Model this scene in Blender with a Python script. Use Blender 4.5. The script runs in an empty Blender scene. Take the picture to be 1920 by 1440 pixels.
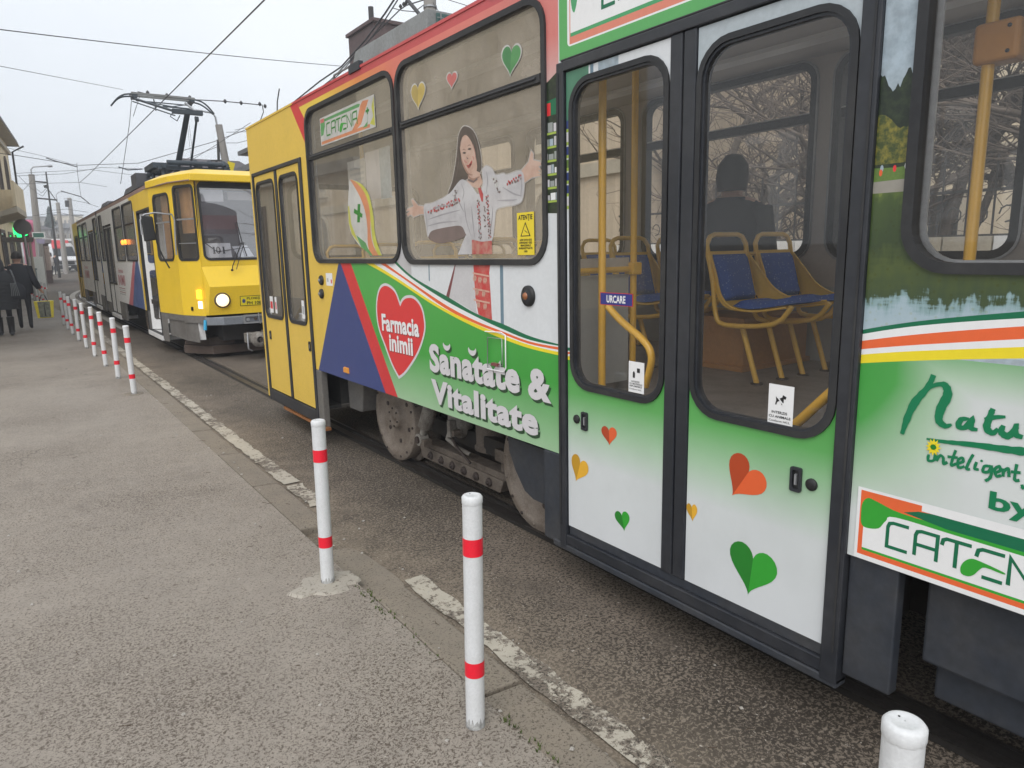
import bpy, math, random
from mathutils import Vector, Matrix, geometry
random.seed(7)
SC = bpy.context.scene
COL = SC.collection
rad = math.radians

# ------------------------------------------------------------------ camera
FPX = 1331.0
RX = Vector((0.81772298, 0.12332647, -0.56224524))
RY = Vector((-0.57523783, 0.13987362, -0.80593847))
RZ = Vector((-0.02075027, 0.98245914, 0.18531992))
CAMH = 1.65
cam_d = bpy.data.cameras.new('camera'); cam = bpy.data.objects.new('camera', cam_d); COL.objects.link(cam)
cam.matrix_world = Matrix(((RX.x, RX.y, RX.z, 0), (RY.x, RY.y, RY.z, 0), (RZ.x, RZ.y, RZ.z, CAMH), (0, 0, 0, 1)))
cam_d.sensor_fit = 'HORIZONTAL'; cam_d.sensor_width = 36; cam_d.lens = FPX / 1920 * 36
cam_d.clip_start = 0.05; cam_d.clip_end = 2000
SC.camera = cam

# ------------------------------------------------------------------ world and sun (overcast)
SUN_EL, SUN_AZ = 48, 225
w = bpy.data.worlds.new('World'); SC.world = w; w.use_nodes = True
nt = w.node_tree; nt.nodes.clear()
sky = nt.nodes.new('ShaderNodeTexSky'); sky.sky_type = 'NISHITA'; sky.sun_disc = False
sky.sun_elevation = rad(SUN_EL); sky.sun_rotation = rad(SUN_AZ); sky.dust_density = 6; sky.air_density = 1.5; sky.ozone_density = 2
hs = nt.nodes.new('ShaderNodeHueSaturation'); hs.inputs['Saturation'].default_value = 0.10
nt.links.new(sky.outputs[0], hs.inputs['Color'])
# cloud deck: an even pale layer with soft, barely visible mottling covers most of the clear sky
tc = nt.nodes.new('ShaderNodeTexCoord'); nz = nt.nodes.new('ShaderNodeTexNoise'); nz.inputs['Scale'].default_value = 2.2
nz.inputs['Detail'].default_value = 3
cr = nt.nodes.new('ShaderNodeValToRGB'); cr.color_ramp.elements[0].position = 0.3; cr.color_ramp.elements[0].color = (7.4, 7.9, 8.5, 1)
cr.color_ramp.elements[1].position = 0.72; cr.color_ramp.elements[1].color = (8.5, 8.9, 9.3, 1)
nt.links.new(tc.outputs['Generated'], nz.inputs['Vector']); nt.links.new(nz.outputs[0], cr.inputs[0])
mx = nt.nodes.new('ShaderNodeMixRGB'); mx.inputs[0].default_value = 0.88
nt.links.new(hs.outputs[0], mx.inputs[1]); nt.links.new(cr.outputs[0], mx.inputs[2])
bg = nt.nodes.new('ShaderNodeBackground'); bg.inputs[1].default_value = 0.104
ow = nt.nodes.new('ShaderNodeOutputWorld')
nt.links.new(mx.outputs[0], bg.inputs[0]); nt.links.new(bg.outputs[0], ow.inputs[0])
sd = bpy.data.lights.new('sun', 'SUN'); sd.energy = 1.5; sd.angle = rad(50); sd.color = (1, 0.965, 0.92)
so = bpy.data.objects.new('sun', sd); COL.objects.link(so)
az = rad(SUN_AZ)
sdir = Vector((math.sin(az) * math.cos(rad(SUN_EL)), math.cos(az) * math.cos(rad(SUN_EL)), math.sin(rad(SUN_EL))))
so.rotation_euler = sdir.to_track_quat('Z', 'Y').to_euler(); so.location = (0, 0, 30)
SC.view_settings.view_transform = 'Standard'; SC.view_settings.look = 'None'
SC.view_settings.exposure = 0.42; SC.view_settings.gamma = 1.0
SC.cycles.max_bounces = 8; SC.cycles.transparent_max_bounces = 16

# ------------------------------------------------------------------ materials
MATS = {}
def srgb(r, g, b):
    f = lambda c: (c / 255 / 12.92) if c <= 10 else ((c / 255 + 0.055) / 1.055) ** 2.4
    return (f(r), f(g), f(b))
def newmat(name):
    m = bpy.data.materials.new(name); m.use_nodes = True; MATS[name] = m
    nt = m.node_tree; bs = nt.nodes['Principled BSDF']
    return m, nt, bs
def nd(nt, t, **kw):
    n = nt.nodes.new(t)
    for k, v in kw.items():
        if k in n.inputs: n.inputs[k].default_value = v
        else: setattr(n, k, v)
    return n
def noise(nt, scale, detail=3, rough=0.55, vec=None, coord='Object'):
    n = nd(nt, 'ShaderNodeTexNoise', Scale=scale, Detail=detail, Roughness=rough)
    if vec is None:
        vec = nd(nt, 'ShaderNodeTexCoord').outputs[coord]
    nt.links.new(vec, n.inputs['Vector']); return n
def ramp(nt, fac, stops, interp='LINEAR'):
    r = nd(nt, 'ShaderNodeValToRGB'); r.color_ramp.interpolation = interp
    e = r.color_ramp.elements
    while len(e) < len(stops): e.new(0.5)
    for i, (p, c) in enumerate(stops):
        e[i].position = p; c = (c, c, c) if isinstance(c, (int, float)) else c; e[i].color = (c[0], c[1], c[2], 1)
    if fac is not None: nt.links.new(fac, r.inputs[0])
    return r
def mixc(nt, fac, a, b, mode='MIX'):
    n = nd(nt, 'ShaderNodeMixRGB'); n.blend_type = mode
    for s, v in ((0, fac), (1, a), (2, b)):
        if isinstance(v, (int, float)): n.inputs[s].default_value = v
        elif isinstance(v, tuple): n.inputs[s].default_value = (v[0], v[1], v[2], 1)
        else: nt.links.new(v, n.inputs[s])
    return n.outputs[0]
def bump(nt, bs, h, strength=0.3, dist=0.01):
    b = nd(nt, 'ShaderNodeBump', Strength=strength, Distance=dist)
    nt.links.new(h, b.inputs['Height']); nt.links.new(b.outputs[0], bs.inputs['Normal'])
def paint(name, c, rough=0.35, metal=0.0, dirt=0.12, dscale=3.0, coat=0.0, dirtcol=None, bmp=0.0, spec=None):
    """painted / moulded surface with blotchy grime and fine speckle"""
    m, nt, bs = newmat(name)
    n1 = noise(nt, dscale, 6, 0.65); n2 = noise(nt, dscale * 14, 4)
    r1 = ramp(nt, n1.outputs[0], [(0.42, 0), (0.75, 1)])
    dc = dirtcol or tuple(x * 0.45 + 0.02 for x in c)
    f = nd(nt, 'ShaderNodeMath', operation='MULTIPLY'); nt.links.new(r1.outputs[0], f.inputs[0]); f.inputs[1].default_value = min(1, dirt * 2.2)
    c1 = mixc(nt, f.outputs[0], tuple(c), dc)
    r2 = ramp(nt, n2.outputs[0], [(0.3, 1 - dirt * 0.9), (0.7, 1.0)])
    c2 = mixc(nt, 1.0, c1, r2.outputs[0], 'MULTIPLY')
    nt.links.new(c2, bs.inputs['Base Color'])
    rr = nd(nt, 'ShaderNodeMapRange'); nt.links.new(n1.outputs[0], rr.inputs[0]); rr.inputs[3].default_value = max(0.05, rough - 0.08); rr.inputs[4].default_value = min(1, rough + 0.15)
    nt.links.new(rr.outputs[0], bs.inputs['Roughness']); bs.inputs['Metallic'].default_value = metal
    if coat: bs.inputs['Coat Weight'].default_value = coat; bs.inputs['Coat Roughness'].default_value = 0.12
    if bmp: bump(nt, bs, n2.outputs[0], bmp, 0.004)
    elif rough < 0.45: bump(nt, bs, noise(nt, 2.2, 2, .4).outputs[0], 0.10, 0.02)
    return m
def axis_grad(nt, axis, lo, hi, stops):
    tc = nd(nt, 'ShaderNodeTexCoord'); sp = nd(nt, 'ShaderNodeSeparateXYZ'); nt.links.new(tc.outputs['Object'], sp.inputs[0])
    mr = nd(nt, 'ShaderNodeMapRange'); nt.links.new(sp.outputs[axis], mr.inputs[0]); mr.inputs[1].default_value = lo; mr.inputs[2].default_value = hi
    return ramp(nt, mr.outputs[0], stops).outputs[0]
def grime(nt, col, amt=0.12, scale=2.5):
    n = noise(nt, scale, 6, 0.65); r = ramp(nt, n.outputs[0], [(0.4, 1.0), (0.8, 1 - amt)])
    return mixc(nt, 1.0, col, r.outputs[0], 'MULTIPLY')
def print_film(name, axis, lo, hi, stops, rough=0.33):
    m, nt, bs = newmat(name)
    c = grime(nt, axis_grad(nt, axis, lo, hi, stops))
    nt.links.new(c, bs.inputs['Base Color']); bs.inputs['Roughness'].default_value = rough; bump(nt, bs, noise(nt, 2.2, 2, .4).outputs[0], 0.10, 0.02)
    return m
def emit(name, c, s):
    m, nt, bs = newmat(name); bs.inputs['Base Color'].default_value = (*c, 1)
    bs.inputs['Emission Color'].default_value = (*c, 1); bs.inputs['Emission Strength'].default_value = s; return m
def glass(name, tint=(0.86, 0.86, 0.84), refl=1.0, rough=0.02, refl_haze=0.0, refl_haze_col=(0.6, 0.58, 0.52), base=0.045):
    m = bpy.data.materials.new(name); m.use_nodes = True; MATS[name] = m
    nt = m.node_tree; nt.nodes.clear(); out = nd(nt, 'ShaderNodeOutputMaterial')
    tr = nd(nt, 'ShaderNodeBsdfTransparent'); tr.inputs[0].default_value = (*tint, 1)
    gl = nd(nt, 'ShaderNodeBsdfGlossy'); gl.inputs['Roughness'].default_value = rough; gl.inputs['Color'].default_value = (refl, refl, refl, 1)
    lw = nd(nt, 'ShaderNodeLayerWeight', Blend=0.5); pw = nd(nt, 'ShaderNodeMath', operation='POWER'); nt.links.new(lw.outputs['Facing'], pw.inputs[0]); pw.inputs[1].default_value = 3.5
    fr = nd(nt, 'ShaderNodeMapRange'); nt.links.new(pw.outputs[0], fr.inputs[0]); fr.inputs[3].default_value = base; fr.inputs[4].default_value = 0.95
    mxs = nd(nt, 'ShaderNodeMixShader'); nt.links.new(fr.outputs[0], mxs.inputs[0]); nt.links.new(tr.outputs[0], mxs.inputs[1]); nt.links.new(gl.outputs[0], mxs.inputs[2])
    n = noise(nt, 3, 5, 0.7); r = ramp(nt, n.outputs[0], [(0.35, refl_haze * 0.5), (0.8, min(1, refl_haze * 1.4 + 0.03))])
    df = nd(nt, 'ShaderNodeBsdfDiffuse'); df.inputs[0].default_value = (*refl_haze_col, 1)  # diffuse veil: reflected surroundings painted as a colour over the pane
    m2 = nd(nt, 'ShaderNodeMixShader'); nt.links.new(r.outputs[0], m2.inputs[0]); nt.links.new(mxs.outputs[0], m2.inputs[1]); nt.links.new(df.outputs[0], m2.inputs[2])
    nt.links.new(m2.outputs[0], out.inputs[0]); return m
def seethru(name, c, alpha=0.85, rough=0.4, var=0.10, vs=7.0, c2=None):
    m, nt, bs = newmat(name); n = noise(nt, vs, 5, .6); c2 = c2 or tuple(x * (1 - var * 2) for x in c)
    nt.links.new(mixc(nt, ramp(nt, n.outputs[0], [(.38, 0), (.66, 1)]).outputs[0], tuple(c), c2), bs.inputs['Base Color']); bs.inputs['Alpha'].default_value = alpha
    bs.inputs['Roughness'].default_value = rough; return m

paint('yellow', (0.74, 0.50, 0.075), 0.36, dirt=0.1, dirtcol=(0.5, 0.36, 0.09))
paint('yellow_bright', (0.86, 0.58, 0.03), 0.33, dirt=0.08, dirtcol=(0.55, 0.4, 0.06))
paint('livery_white', (0.66, 0.68, 0.70), 0.33, dirt=0.07, dirtcol=(0.42, 0.43, 0.42))
paint('livery_blue', (0.028, 0.05, 0.19), 0.35, dirt=0.1, dirtcol=(0.06, 0.08, 0.2))
paint('livery_red', (0.62, 0.028, 0.035), 0.35, dirt=0.08)
paint('stripe_yellow', (0.82, 0.66, 0.02), 0.35, dirt=0.05)
paint('stripe_orange', (0.78, 0.13, 0.035), 0.35, dirt=0.05)
paint('stripe_darkgreen', (0.0, 0.14, 0.06), 0.35, dirt=0.05)
paint('leaf_green', (0.03, 0.34, 0.03), 0.35, dirt=0.05)
paint('leaf_dark', (0.015, 0.20, 0.02), 0.35, dirt=0.05)
paint('heart_red', (0.66, 0.03, 0.035), 0.35, dirt=0.04)
paint('heart_orange', (0.72, 0.115, 0.03), 0.35, dirt=0.04)
paint('heart_orange_dark', (0.42, 0.055, 0.012), 0.35, dirt=0.04)
paint('heart_yellow', (0.74, 0.40, 0.03), 0.35, dirt=0.04)
paint('heart_yellow_dark', (0.50, 0.27, 0.015), 0.35, dirt=0.04)
paint('soft_grey', (0.30, 0.32, 0.31), 0.4, dirt=0.03)
paint('letter_white', (0.62, 0.60, 0.62), 0.35, dirt=0.04)
paint('letter_edge', (0.018, 0.06, 0.022), 0.5, dirt=0.05)
paint('letter_edge_red', (0.28, 0.05, 0.05), 0.5, dirt=0.05)
paint('letter_green', (0.0, 0.18, 0.07), 0.35, dirt=0.04)
paint('rubber', (0.016, 0.017, 0.02), 0.55, dirt=0.25, dirtcol=(0.07, 0.068, 0.065), bmp=0.15)
paint('door_post', (0.018, 0.021, 0.028), 0.42, dirt=0.3, dscale=2, dirtcol=(0.06, 0.06, 0.065))
paint('skirt', (0.030, 0.036, 0.048), 0.5, dirt=0.35, dscale=2.2, dirtcol=(0.085, 0.08, 0.075))
paint('skirt_grey', (0.13, 0.125, 0.12), 0.6, dirt=0.3, dirtcol=(0.2, 0.18, 0.15))
paint('under_dark', (0.02, 0.018, 0.017), 0.8, dirt=0.3, dirtcol=(0.06, 0.045, 0.035))
paint('iron_dusty', (0.17, 0.14, 0.115), 0.75, dirt=0.45, dscale=9, dirtcol=(0.055, 0.04, 0.032), bmp=0.5)
paint('wheel_steel', (0.24, 0.20, 0.165), 0.7, dirt=0.35, dscale=7, dirtcol=(0.10, 0.07, 0.05), bmp=0.4)
paint('cast_grey', (0.30, 0.28, 0.25), 0.7, dirt=0.5, dscale=12, dirtcol=(0.09, 0.065, 0.05), bmp=0.5)
paint('bolt_dark', (0.05, 0.035, 0.03), 0.7, dirt=0.3)
paint('aluminium', (0.42, 0.43, 0.45), 0.4, metal=0.6, dirt=0.2)
paint('inner_grey', (0.50, 0.46, 0.43), 0.55, dirt=0.08)
paint('inner_ceiling', (0.60, 0.57, 0.54), 0.6, dirt=0.06)
paint('partition', (0.40, 0.41, 0.41), 0.5, dirt=0.08)
paint('tram_floor', (0.24, 0.21, 0.19), 0.6, dirt=0.25, dscale=6)
paint('step_dark', (0.05, 0.048, 0.045), 0.7, dirt=0.25)
paint('rail_yellow', (0.78, 0.44, 0.04), 0.3, dirt=0.08, coat=0.4)
paint('seat_yellow', (0.82, 0.50, 0.09), 0.35, dirt=0.08)
paint('box_orange', (0.55, 0.25, 0.05), 0.4, dirt=0.08)
paint('cabinet_wood', (0.50, 0.24, 0.08), 0.5, dirt=0.15)
paint('roof_grey', (0.25, 0.26, 0.26), 0.6, dirt=0.25, dirtcol=(0.16, 0.15, 0.14))
paint('mesh_green', (0.06, 0.12, 0.115), 0.7, dirt=0.2)
paint('sill_glow_copper', (0.62, 0.26, 0.09), 0.35, metal=0.6, dirt=0.4, dscale=8)  # orange glow on the rear sill, put into a metal colour
paint('white_plain', (0.78, 0.78, 0.78), 0.4, dirt=0.04)
paint('black_ink', (0.012, 0.012, 0.013), 0.5, dirt=0.04)
paint('sticker_yellow', (0.80, 0.62, 0.03), 0.35, dirt=0.05)
paint('sticker_blue', (0.025, 0.03, 0.20), 0.35, dirt=0.05)
paint('amber_lens', (0.75, 0.30, 0.04), 0.2, dirt=0.1)
paint('amber_dark', (0.32, 0.12, 0.05), 0.2, dirt=0.1)
paint('insulator', (0.11, 0.045, 0.03), 0.3, dirt=0.1)
paint('panto_steel', (0.045, 0.06, 0.075), 0.5, dirt=0.2)
paint('wire', (0.06, 0.06, 0.065), 0.6, dirt=0.1)
paint('sky_print', (0.36, 0.44, 0.50), 0.35, dirt=0.35, dscale=2.5, dirtcol=(0.52, 0.57, 0.60))
paint('forest_print', (0.014, 0.024, 0.014), 0.4, dirt=0.45, dscale=34, dirtcol=(0.05, 0.075, 0.03))
paint('tree_print', (0.055, 0.08, 0.02), 0.4, dirt=0.5, dscale=48, dirtcol=(0.40, 0.33, 0.05))
paint('lawn_print', (0.12, 0.20, 0.04), 0.4, dirt=0.2, dscale=10)
paint('shore_print', (0.30, 0.28, 0.24), 0.4, dirt=0.1)
glass('tram_glass', (0.95, 0.94, 0.92), refl_haze=0.008)
glass('tram_glass_refl_beige', (0.90, 0.88, 0.84), refl_haze=0.30, refl_haze_col=(0.62, 0.55, 0.46), base=.12); glass('tram_glass_refl_haze', (0.93, 0.92, 0.90), refl_haze=0.13, refl_haze_col=(0.50, 0.47, 0.43), base=.15); glass('tail_glass', (0.90, 0.88, 0.85), refl_haze=0.08, refl_haze_col=(0.60, 0.53, 0.43), base=.40)  # beige veils paint the reflected street and houses onto the panes
glass('far_glass', (0.93, 0.92, 0.90), refl_haze=0.01)

# upholstery: blue cloth with pale flecks
m, nt, bs = newmat('seat_blue')
vo = nd(nt, 'ShaderNodeTexVoronoi', Scale=55); nt.links.new(nd(nt, 'ShaderNodeTexCoord').outputs['Object'], vo.inputs['Vector'])
r = ramp(nt, vo.outputs['Distance'], [(0.0, (0.35, 0.45, 0.65)), (0.14, (0.35, 0.45, 0.65)), (0.20, (0.045, 0.11, 0.38))])
n = noise(nt, 160, 2); c = mixc(nt, 0.5, r.outputs[0], n.outputs[0], 'SOFT_LIGHT')
nt.links.new(c, bs.inputs['Base Color']); bs.inputs['Roughness'].default_value = 0.9; bump(nt, bs, n.outputs[0], 0.4, 0.002)

# liveries whose printed colour runs from one to another
print_film('green_panel', 'Z', 0.62, 1.55, [(0.0, (0.36, 0.52, 0.34)), (0.16, (0.24, 0.46, 0.23)), (0.42, (0.045, 0.32, 0.045)), (1, (0.065, 0.37, 0.07))])
print_film('door_green', 'Z', 0.30, 1.18, [(0.0, (0.62, 0.64, 0.66)), (0.42, (0.60, 0.63, 0.63)), (0.60, (0.36, 0.53, 0.36)), (0.78, (0.11, 0.38, 0.10)), (1, (0.045, 0.30, 0.04))])
m, nt, bs = newmat('lake_print')
tcn = nd(nt, 'ShaderNodeTexCoord'); mp = nd(nt, 'ShaderNodeMapping'); mp.inputs['Scale'].default_value = (1, 9, 42); nt.links.new(tcn.outputs['Object'], mp.inputs['Vector'])
mp2 = nd(nt, 'ShaderNodeMapping'); mp2.inputs['Scale'].default_value = (1, 26, 5); nt.links.new(tcn.outputs['Object'], mp2.inputs['Vector'])
na = noise(nt, 1.0, 4, .6, vec=mp.outputs[0]); nb = noise(nt, 1.0, 4, .65, vec=mp2.outputs[0]); sp = nd(nt, 'ShaderNodeSeparateXYZ'); nt.links.new(tcn.outputs['Object'], sp.inputs[0])
mr = nd(nt, 'ShaderNodeMapRange'); nt.links.new(sp.outputs['Z'], mr.inputs[0]); mr.inputs[1].default_value = 1.36; mr.inputs[2].default_value = 1.93
a1 = nd(nt, 'ShaderNodeMath', operation='MULTIPLY_ADD'); nt.links.new(na.outputs[0], a1.inputs[0]); a1.inputs[1].default_value = .16; nt.links.new(mr.outputs[0], a1.inputs[2])
a2 = nd(nt, 'ShaderNodeMath', operation='MULTIPLY_ADD'); nt.links.new(nb.outputs[0], a2.inputs[0]); a2.inputs[1].default_value = .30; nt.links.new(a1.outputs[0], a2.inputs[2])
r = ramp(nt, a2.outputs[0], [(0.20, (0.42, 0.50, 0.55)), (0.40, (0.33, 0.43, 0.48)), (0.45, (0.22, 0.33, 0.34)), (0.475, (0.045, 0.07, 0.03)), (0.62, (0.07, 0.095, 0.025)), (0.72, (0.035, 0.055, 0.02)), (0.92, (0.05, 0.08, 0.02)), (0.985, (0.09, 0.13, 0.025)), (1.0, (0.15, 0.19, 0.04))])
v = nd(nt, 'ShaderNodeTexVoronoi', Scale=46); nt.links.new(tcn.outputs['Object'], v.inputs['Vector']); lf = ramp(nt, v.outputs['Distance'], [(.16, .5), (.24, 0)])
nt.links.new(mixc(nt, lf.outputs[0], r.outputs[0], (.42, .36, .10), 'SOFT_LIGHT'), bs.inputs['Base Color']); bs.inputs['Roughness'].default_value = .3
print_film('lake_old', 'Z', 1.32, 1.80, [(0.0, (0.50, 0.58, 0.60)), (0.30, (0.36, 0.48, 0.50)), (0.42, (0.10, 0.15, 0.06)), (0.62, (0.05, 0.085, 0.03)), (0.82, (0.10, 0.14, 0.03)), (0.97, (0.22, 0.24, 0.08)), (1, (0.3, 0.3, 0.15))])
m, nt, bs = newmat('red_fade')
a = axis_grad(nt, 'Y', 2.6, 6.1, [(0.0, (0.62, 0.19, 0.17)), (0.45, (0.66, 0.17, 0.13)), (0.62, (0.70, 0.24, 0.07)), (0.80, (0.74, 0.50, 0.06)), (1, (0.76, 0.56, 0.07))])
b = axis_grad(nt, 'Z', 2.15, 2.72, [(0.0, 0), (0.1, 0.0), (0.75, 1), (1, 1)])
c = grime(nt, mixc(nt, b, (0.60, 0.58, 0.56), a)); nt.links.new(c, bs.inputs['Base Color']); bs.inputs['Roughness'].default_value = 0.33
m, nt, bs = newmat('red_band')
a = axis_grad(nt, 'Y', 2.6, 7.5, [(0.0, (0.52, 0.09, 0.10)), (0.55, (0.50, 0.05, 0.06)), (1, (0.60, 0.05, 0.05))])
nt.links.new(grime(nt, a), bs.inputs['Base Color']); bs.inputs['Roughness'].default_value = 0.33
# big panel right of the doors: green edge, pale centre
m, nt, bs = newmat('natural_panel')
tcn = nd(nt, 'ShaderNodeTexCoord'); mp = nd(nt, 'ShaderNodeMapping'); nt.links.new(tcn.outputs['Object'], mp.inputs['Vector'])
n = noise(nt, 4, 2)
sp = nd(nt, 'ShaderNodeSeparateXYZ'); nt.links.new(tcn.outputs['Object'], sp.inputs[0])
def lin(nt, out, lo, hi):
    mr = nd(nt, 'ShaderNodeMapRange'); nt.links.new(out, mr.inputs[0]); mr.inputs[1].default_value = lo; mr.inputs[2].default_value = hi; return mr.outputs[0]
fy = lin(nt, sp.outputs['Y'], 0.82, 1.13); fz = lin(nt, sp.outputs['Z'], 0.82, 1.24)
mm = nd(nt, 'ShaderNodeMath', operation='MULTIPLY'); nt.links.new(fy, mm.inputs[0]); nt.links.new(fz, mm.inputs[1])
fz2 = lin(nt, sp.outputs['Z'], 1.22, 1.34); ma = nd(nt, 'ShaderNodeMath', operation='MAXIMUM'); nt.links.new(mm.outputs[0], ma.inputs[0])
m3 = nd(nt, 'ShaderNodeMath', operation='MULTIPLY'); nt.links.new(fz2, m3.inputs[0]); m3.inputs[1].default_value = 0.55; nt.links.new(m3.outputs[0], ma.inputs[1])
rr = ramp(nt, ma.outputs[0], [(0.0, (0.62, 0.65, 0.64)), (0.25, (0.42, 0.56, 0.42)), (0.7, (0.07, 0.33, 0.07)), (1, (0.05, 0.31, 0.05))])
nt.links.new(grime(nt, rr.outputs[0]), bs.inputs['Base Color']); bs.inputs['Roughness'].default_value = 0.3

# asphalt family -----------------------------------------------------
def asphalt(name, base, pit, pitw=0.5, scale=85, speck=True, dust=None, dusty=0.3, paintcol=None, wear=0.5, rough=0.85, crack=False, edge=False):
    m, nt, bs = newmat(name)
    co = nd(nt, 'ShaderNodeTexCoord').outputs['Object']
    dn = noise(nt, scale * 0.5, 3, 0.6, vec=co)
    disp = mixc(nt, 0.035, co, dn.outputs['Color'], 'ADD')
    big = noise(nt, 0.55, 5, 0.6, vec=co); mid = noise(nt, 6, 4, 0.6, vec=co)
    n1 = noise(nt, scale, 4, 0.7, vec=disp)
    th = 0.50 + 0.16 * (1 - pitw)
    thr = nd(nt, 'ShaderNodeMath', operation='ADD'); nt.links.new(n1.outputs[0], thr.inputs[0])
    s = nd(nt, 'ShaderNodeMath', operation='MULTIPLY'); nt.links.new(big.outputs[0], s.inputs[0]); s.inputs[1].default_value = 0.32
    nt.links.new(s.outputs[0], thr.inputs[1])
    pitf = ramp(nt, thr.outputs[0], [(th + 0.10, 0), (th + 0.17, 1)])
    shade = ramp(nt, mid.outputs[0], [(0.25, tuple(x * 0.86 for x in base)), (0.75, tuple(min(1, x * 1.12) for x in base))])
    col = shade.outputs[0]
    if dust:
        df = ramp(nt, big.outputs[0], [(0.5 - dusty * 0.4, 0), (0.75 - dusty * 0.4, 1)])
        dm = nd(nt, 'ShaderNodeMath', operation='MULTIPLY'); nt.links.new(df.outputs[0], dm.inputs[0]); nt.links.new(mid.outputs[0], dm.inputs[1])
        col = mixc(nt, dm.outputs[0], col, dust)
    if edge:    # dust gathers in the gutter beside the kerb
        sx = nd(nt, 'ShaderNodeSeparateXYZ'); nt.links.new(co, sx.inputs[0]); mr = nd(nt, 'ShaderNodeMapRange'); nt.links.new(sx.outputs[0], mr.inputs[0]); mr.inputs[1].default_value = 1.95; mr.inputs[2].default_value = 1.4
        e1 = nd(nt, 'ShaderNodeMath', operation='MULTIPLY'); nt.links.new(mr.outputs[0], e1.inputs[0]); nt.links.new(ramp(nt, mid.outputs[0], [(.3, .25), (.65, 1)]).outputs[0], e1.inputs[1]); col = mixc(nt, e1.outputs[0], col, (0.25, 0.205, 0.155))
        ms = nd(nt, 'ShaderNodeMath', operation='MULTIPLY_ADD'); nt.links.new(e1.outputs[0], ms.inputs[0]); ms.inputs[1].default_value = -.75; ms.inputs[2].default_value = 1.0
        pm = nd(nt, 'ShaderNodeMath', operation='MULTIPLY'); nt.links.new(pitf.outputs[0], pm.inputs[0]); nt.links.new(ms.outputs[0], pm.inputs[1]); col = mixc(nt, pm.outputs[0], col, pit)
        st_ = noise(nt, 1.7, 3, .5, vec=co); col = mixc(nt, ramp(nt, st_.outputs[0], [(.60, 0), (.70, .55)]).outputs[0], col, tuple(x * .5 for x in base))
    else: col = mixc(nt, pitf.outputs[0], col, pit)
    if crack:
        wv = noise(nt, 1.3, 5, .6, vec=co); cv = mixc(nt, .5, co, wv.outputs['Color'], 'ADD'); vo = nd(nt, 'ShaderNodeTexVoronoi', feature='DISTANCE_TO_EDGE', Scale=.42); nt.links.new(cv, vo.inputs['Vector'])
        ck = ramp(nt, vo.outputs['Distance'], [(.0015, .75), (.004, 0)]); gate = ramp(nt, big.outputs[0], [(.50, 0), (.56, 1)]); cm = nd(nt, 'ShaderNodeMath', operation='MULTIPLY'); nt.links.new(ck.outputs[0], cm.inputs[0]); nt.links.new(gate.outputs[0], cm.inputs[1])
        col = mixc(nt, cm.outputs[0], col, (.06, .05, .04)); sp2 = noise(nt, 2.6, 2, .5, vec=co); col = mixc(nt, ramp(nt, sp2.outputs[0], [(.64, 0), (.70, .22)]).outputs[0], col, (.12, .10, .085))
    if speck:
        v = nd(nt, 'ShaderNodeTexVoronoi', Scale=46); nt.links.new(disp, v.inputs['Vector'])
        sf = ramp(nt, v.outputs['Distance'], [(0.10, 1), (0.16, 0)])
        cl = nd(nt, 'ShaderNodeMath', operation='GREATER_THAN'); sp = nd(nt, 'ShaderNodeSeparateXYZ'); nt.links.new(v.outputs['Color'], sp.inputs[0])
        nt.links.new(sp.outputs[0], cl.inputs[0]); cl.inputs[1].default_value = 0.72
        sm = nd(nt, 'ShaderNodeMath', operation='MULTIPLY'); nt.links.new(sf.outputs[0], sm.inputs[0]); nt.links.new(cl.outputs[0], sm.inputs[1])
        col = mixc(nt, sm.outputs[0], col, (0.42, 0.38, 0.33))
    hgt = n1.outputs[0]
    if paintcol:
        n5 = noise(nt, 26, 6, 0.75, vec=disp); n6 = noise(nt, 2.3, 3, 0.6, vec=co)
        ad = nd(nt, 'ShaderNodeMath', operation='ADD'); nt.links.new(n5.outputs[0], ad.inputs[0])
        m6 = nd(nt, 'ShaderNodeMath', operation='MULTIPLY'); nt.links.new(n6.outputs[0], m6.inputs[0]); m6.inputs[1].default_value = 0.6; nt.links.new(m6.outputs[0], ad.inputs[1])
        # edge wear: the object's x runs across the line
        pf = ramp(nt, ad.outputs[0], [(wear + 0.30, 1), (wear + 0.36, 0)])
        pc = mixc(nt, 1.0, paintcol, ramp(nt, mid.outputs[0], [(0.3, 0.8), (0.7, 1.0)]).outputs[0], 'MULTIPLY')
        col = mixc(nt, pf.outputs[0], col, pc)
    nt.links.new(col, bs.inputs['Base Color']); bs.inputs['Roughness'].default_value = rough
    bump(nt, bs, hgt, 0.55, 0.004)
    return m
asphalt('sidewalk_asphalt', (0.275, 0.242, 0.208), (0.088, 0.068, 0.052), 0.55, 100, True, (0.28, 0.245, 0.205), 0.45, crack=True, rough=0.62)
asphalt('road_asphalt', (0.165, 0.134, 0.106), (0.034, 0.026, 0.019), 0.92, 74, True, (0.22, 0.185, 0.145), 0.3, edge=True)
asphalt('far_road', (0.20, 0.19, 0.18), (0.12, 0.11, 0.10), 0.3, 60, False, (0.22, 0.2, 0.18), 0.3)
asphalt('kerb_stone', (0.205, 0.178, 0.148), (0.075, 0.06, 0.047), 0.38, 95, False, (0.25, 0.21, 0.16), 0.6)
asphalt('line_paint', (0.168, 0.140, 0.115), (0.045, 0.036, 0.028), 0.6, 80, False, (0.19, 0.16, 0.125), 0.4, (0.46, 0.42, 0.35), 0.50)
asphalt('mortar', (0.36, 0.33, 0.285), (0.17, 0.145, 0.12), 0.35, 60, False, (0.30, 0.27, 0.22), 0.3)
asphalt('concrete_pale', (0.38, 0.36, 0.33), (0.25, 0.23, 0.21), 0.15, 50, False, (0.34, 0.31, 0.27), 0.4)
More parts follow.
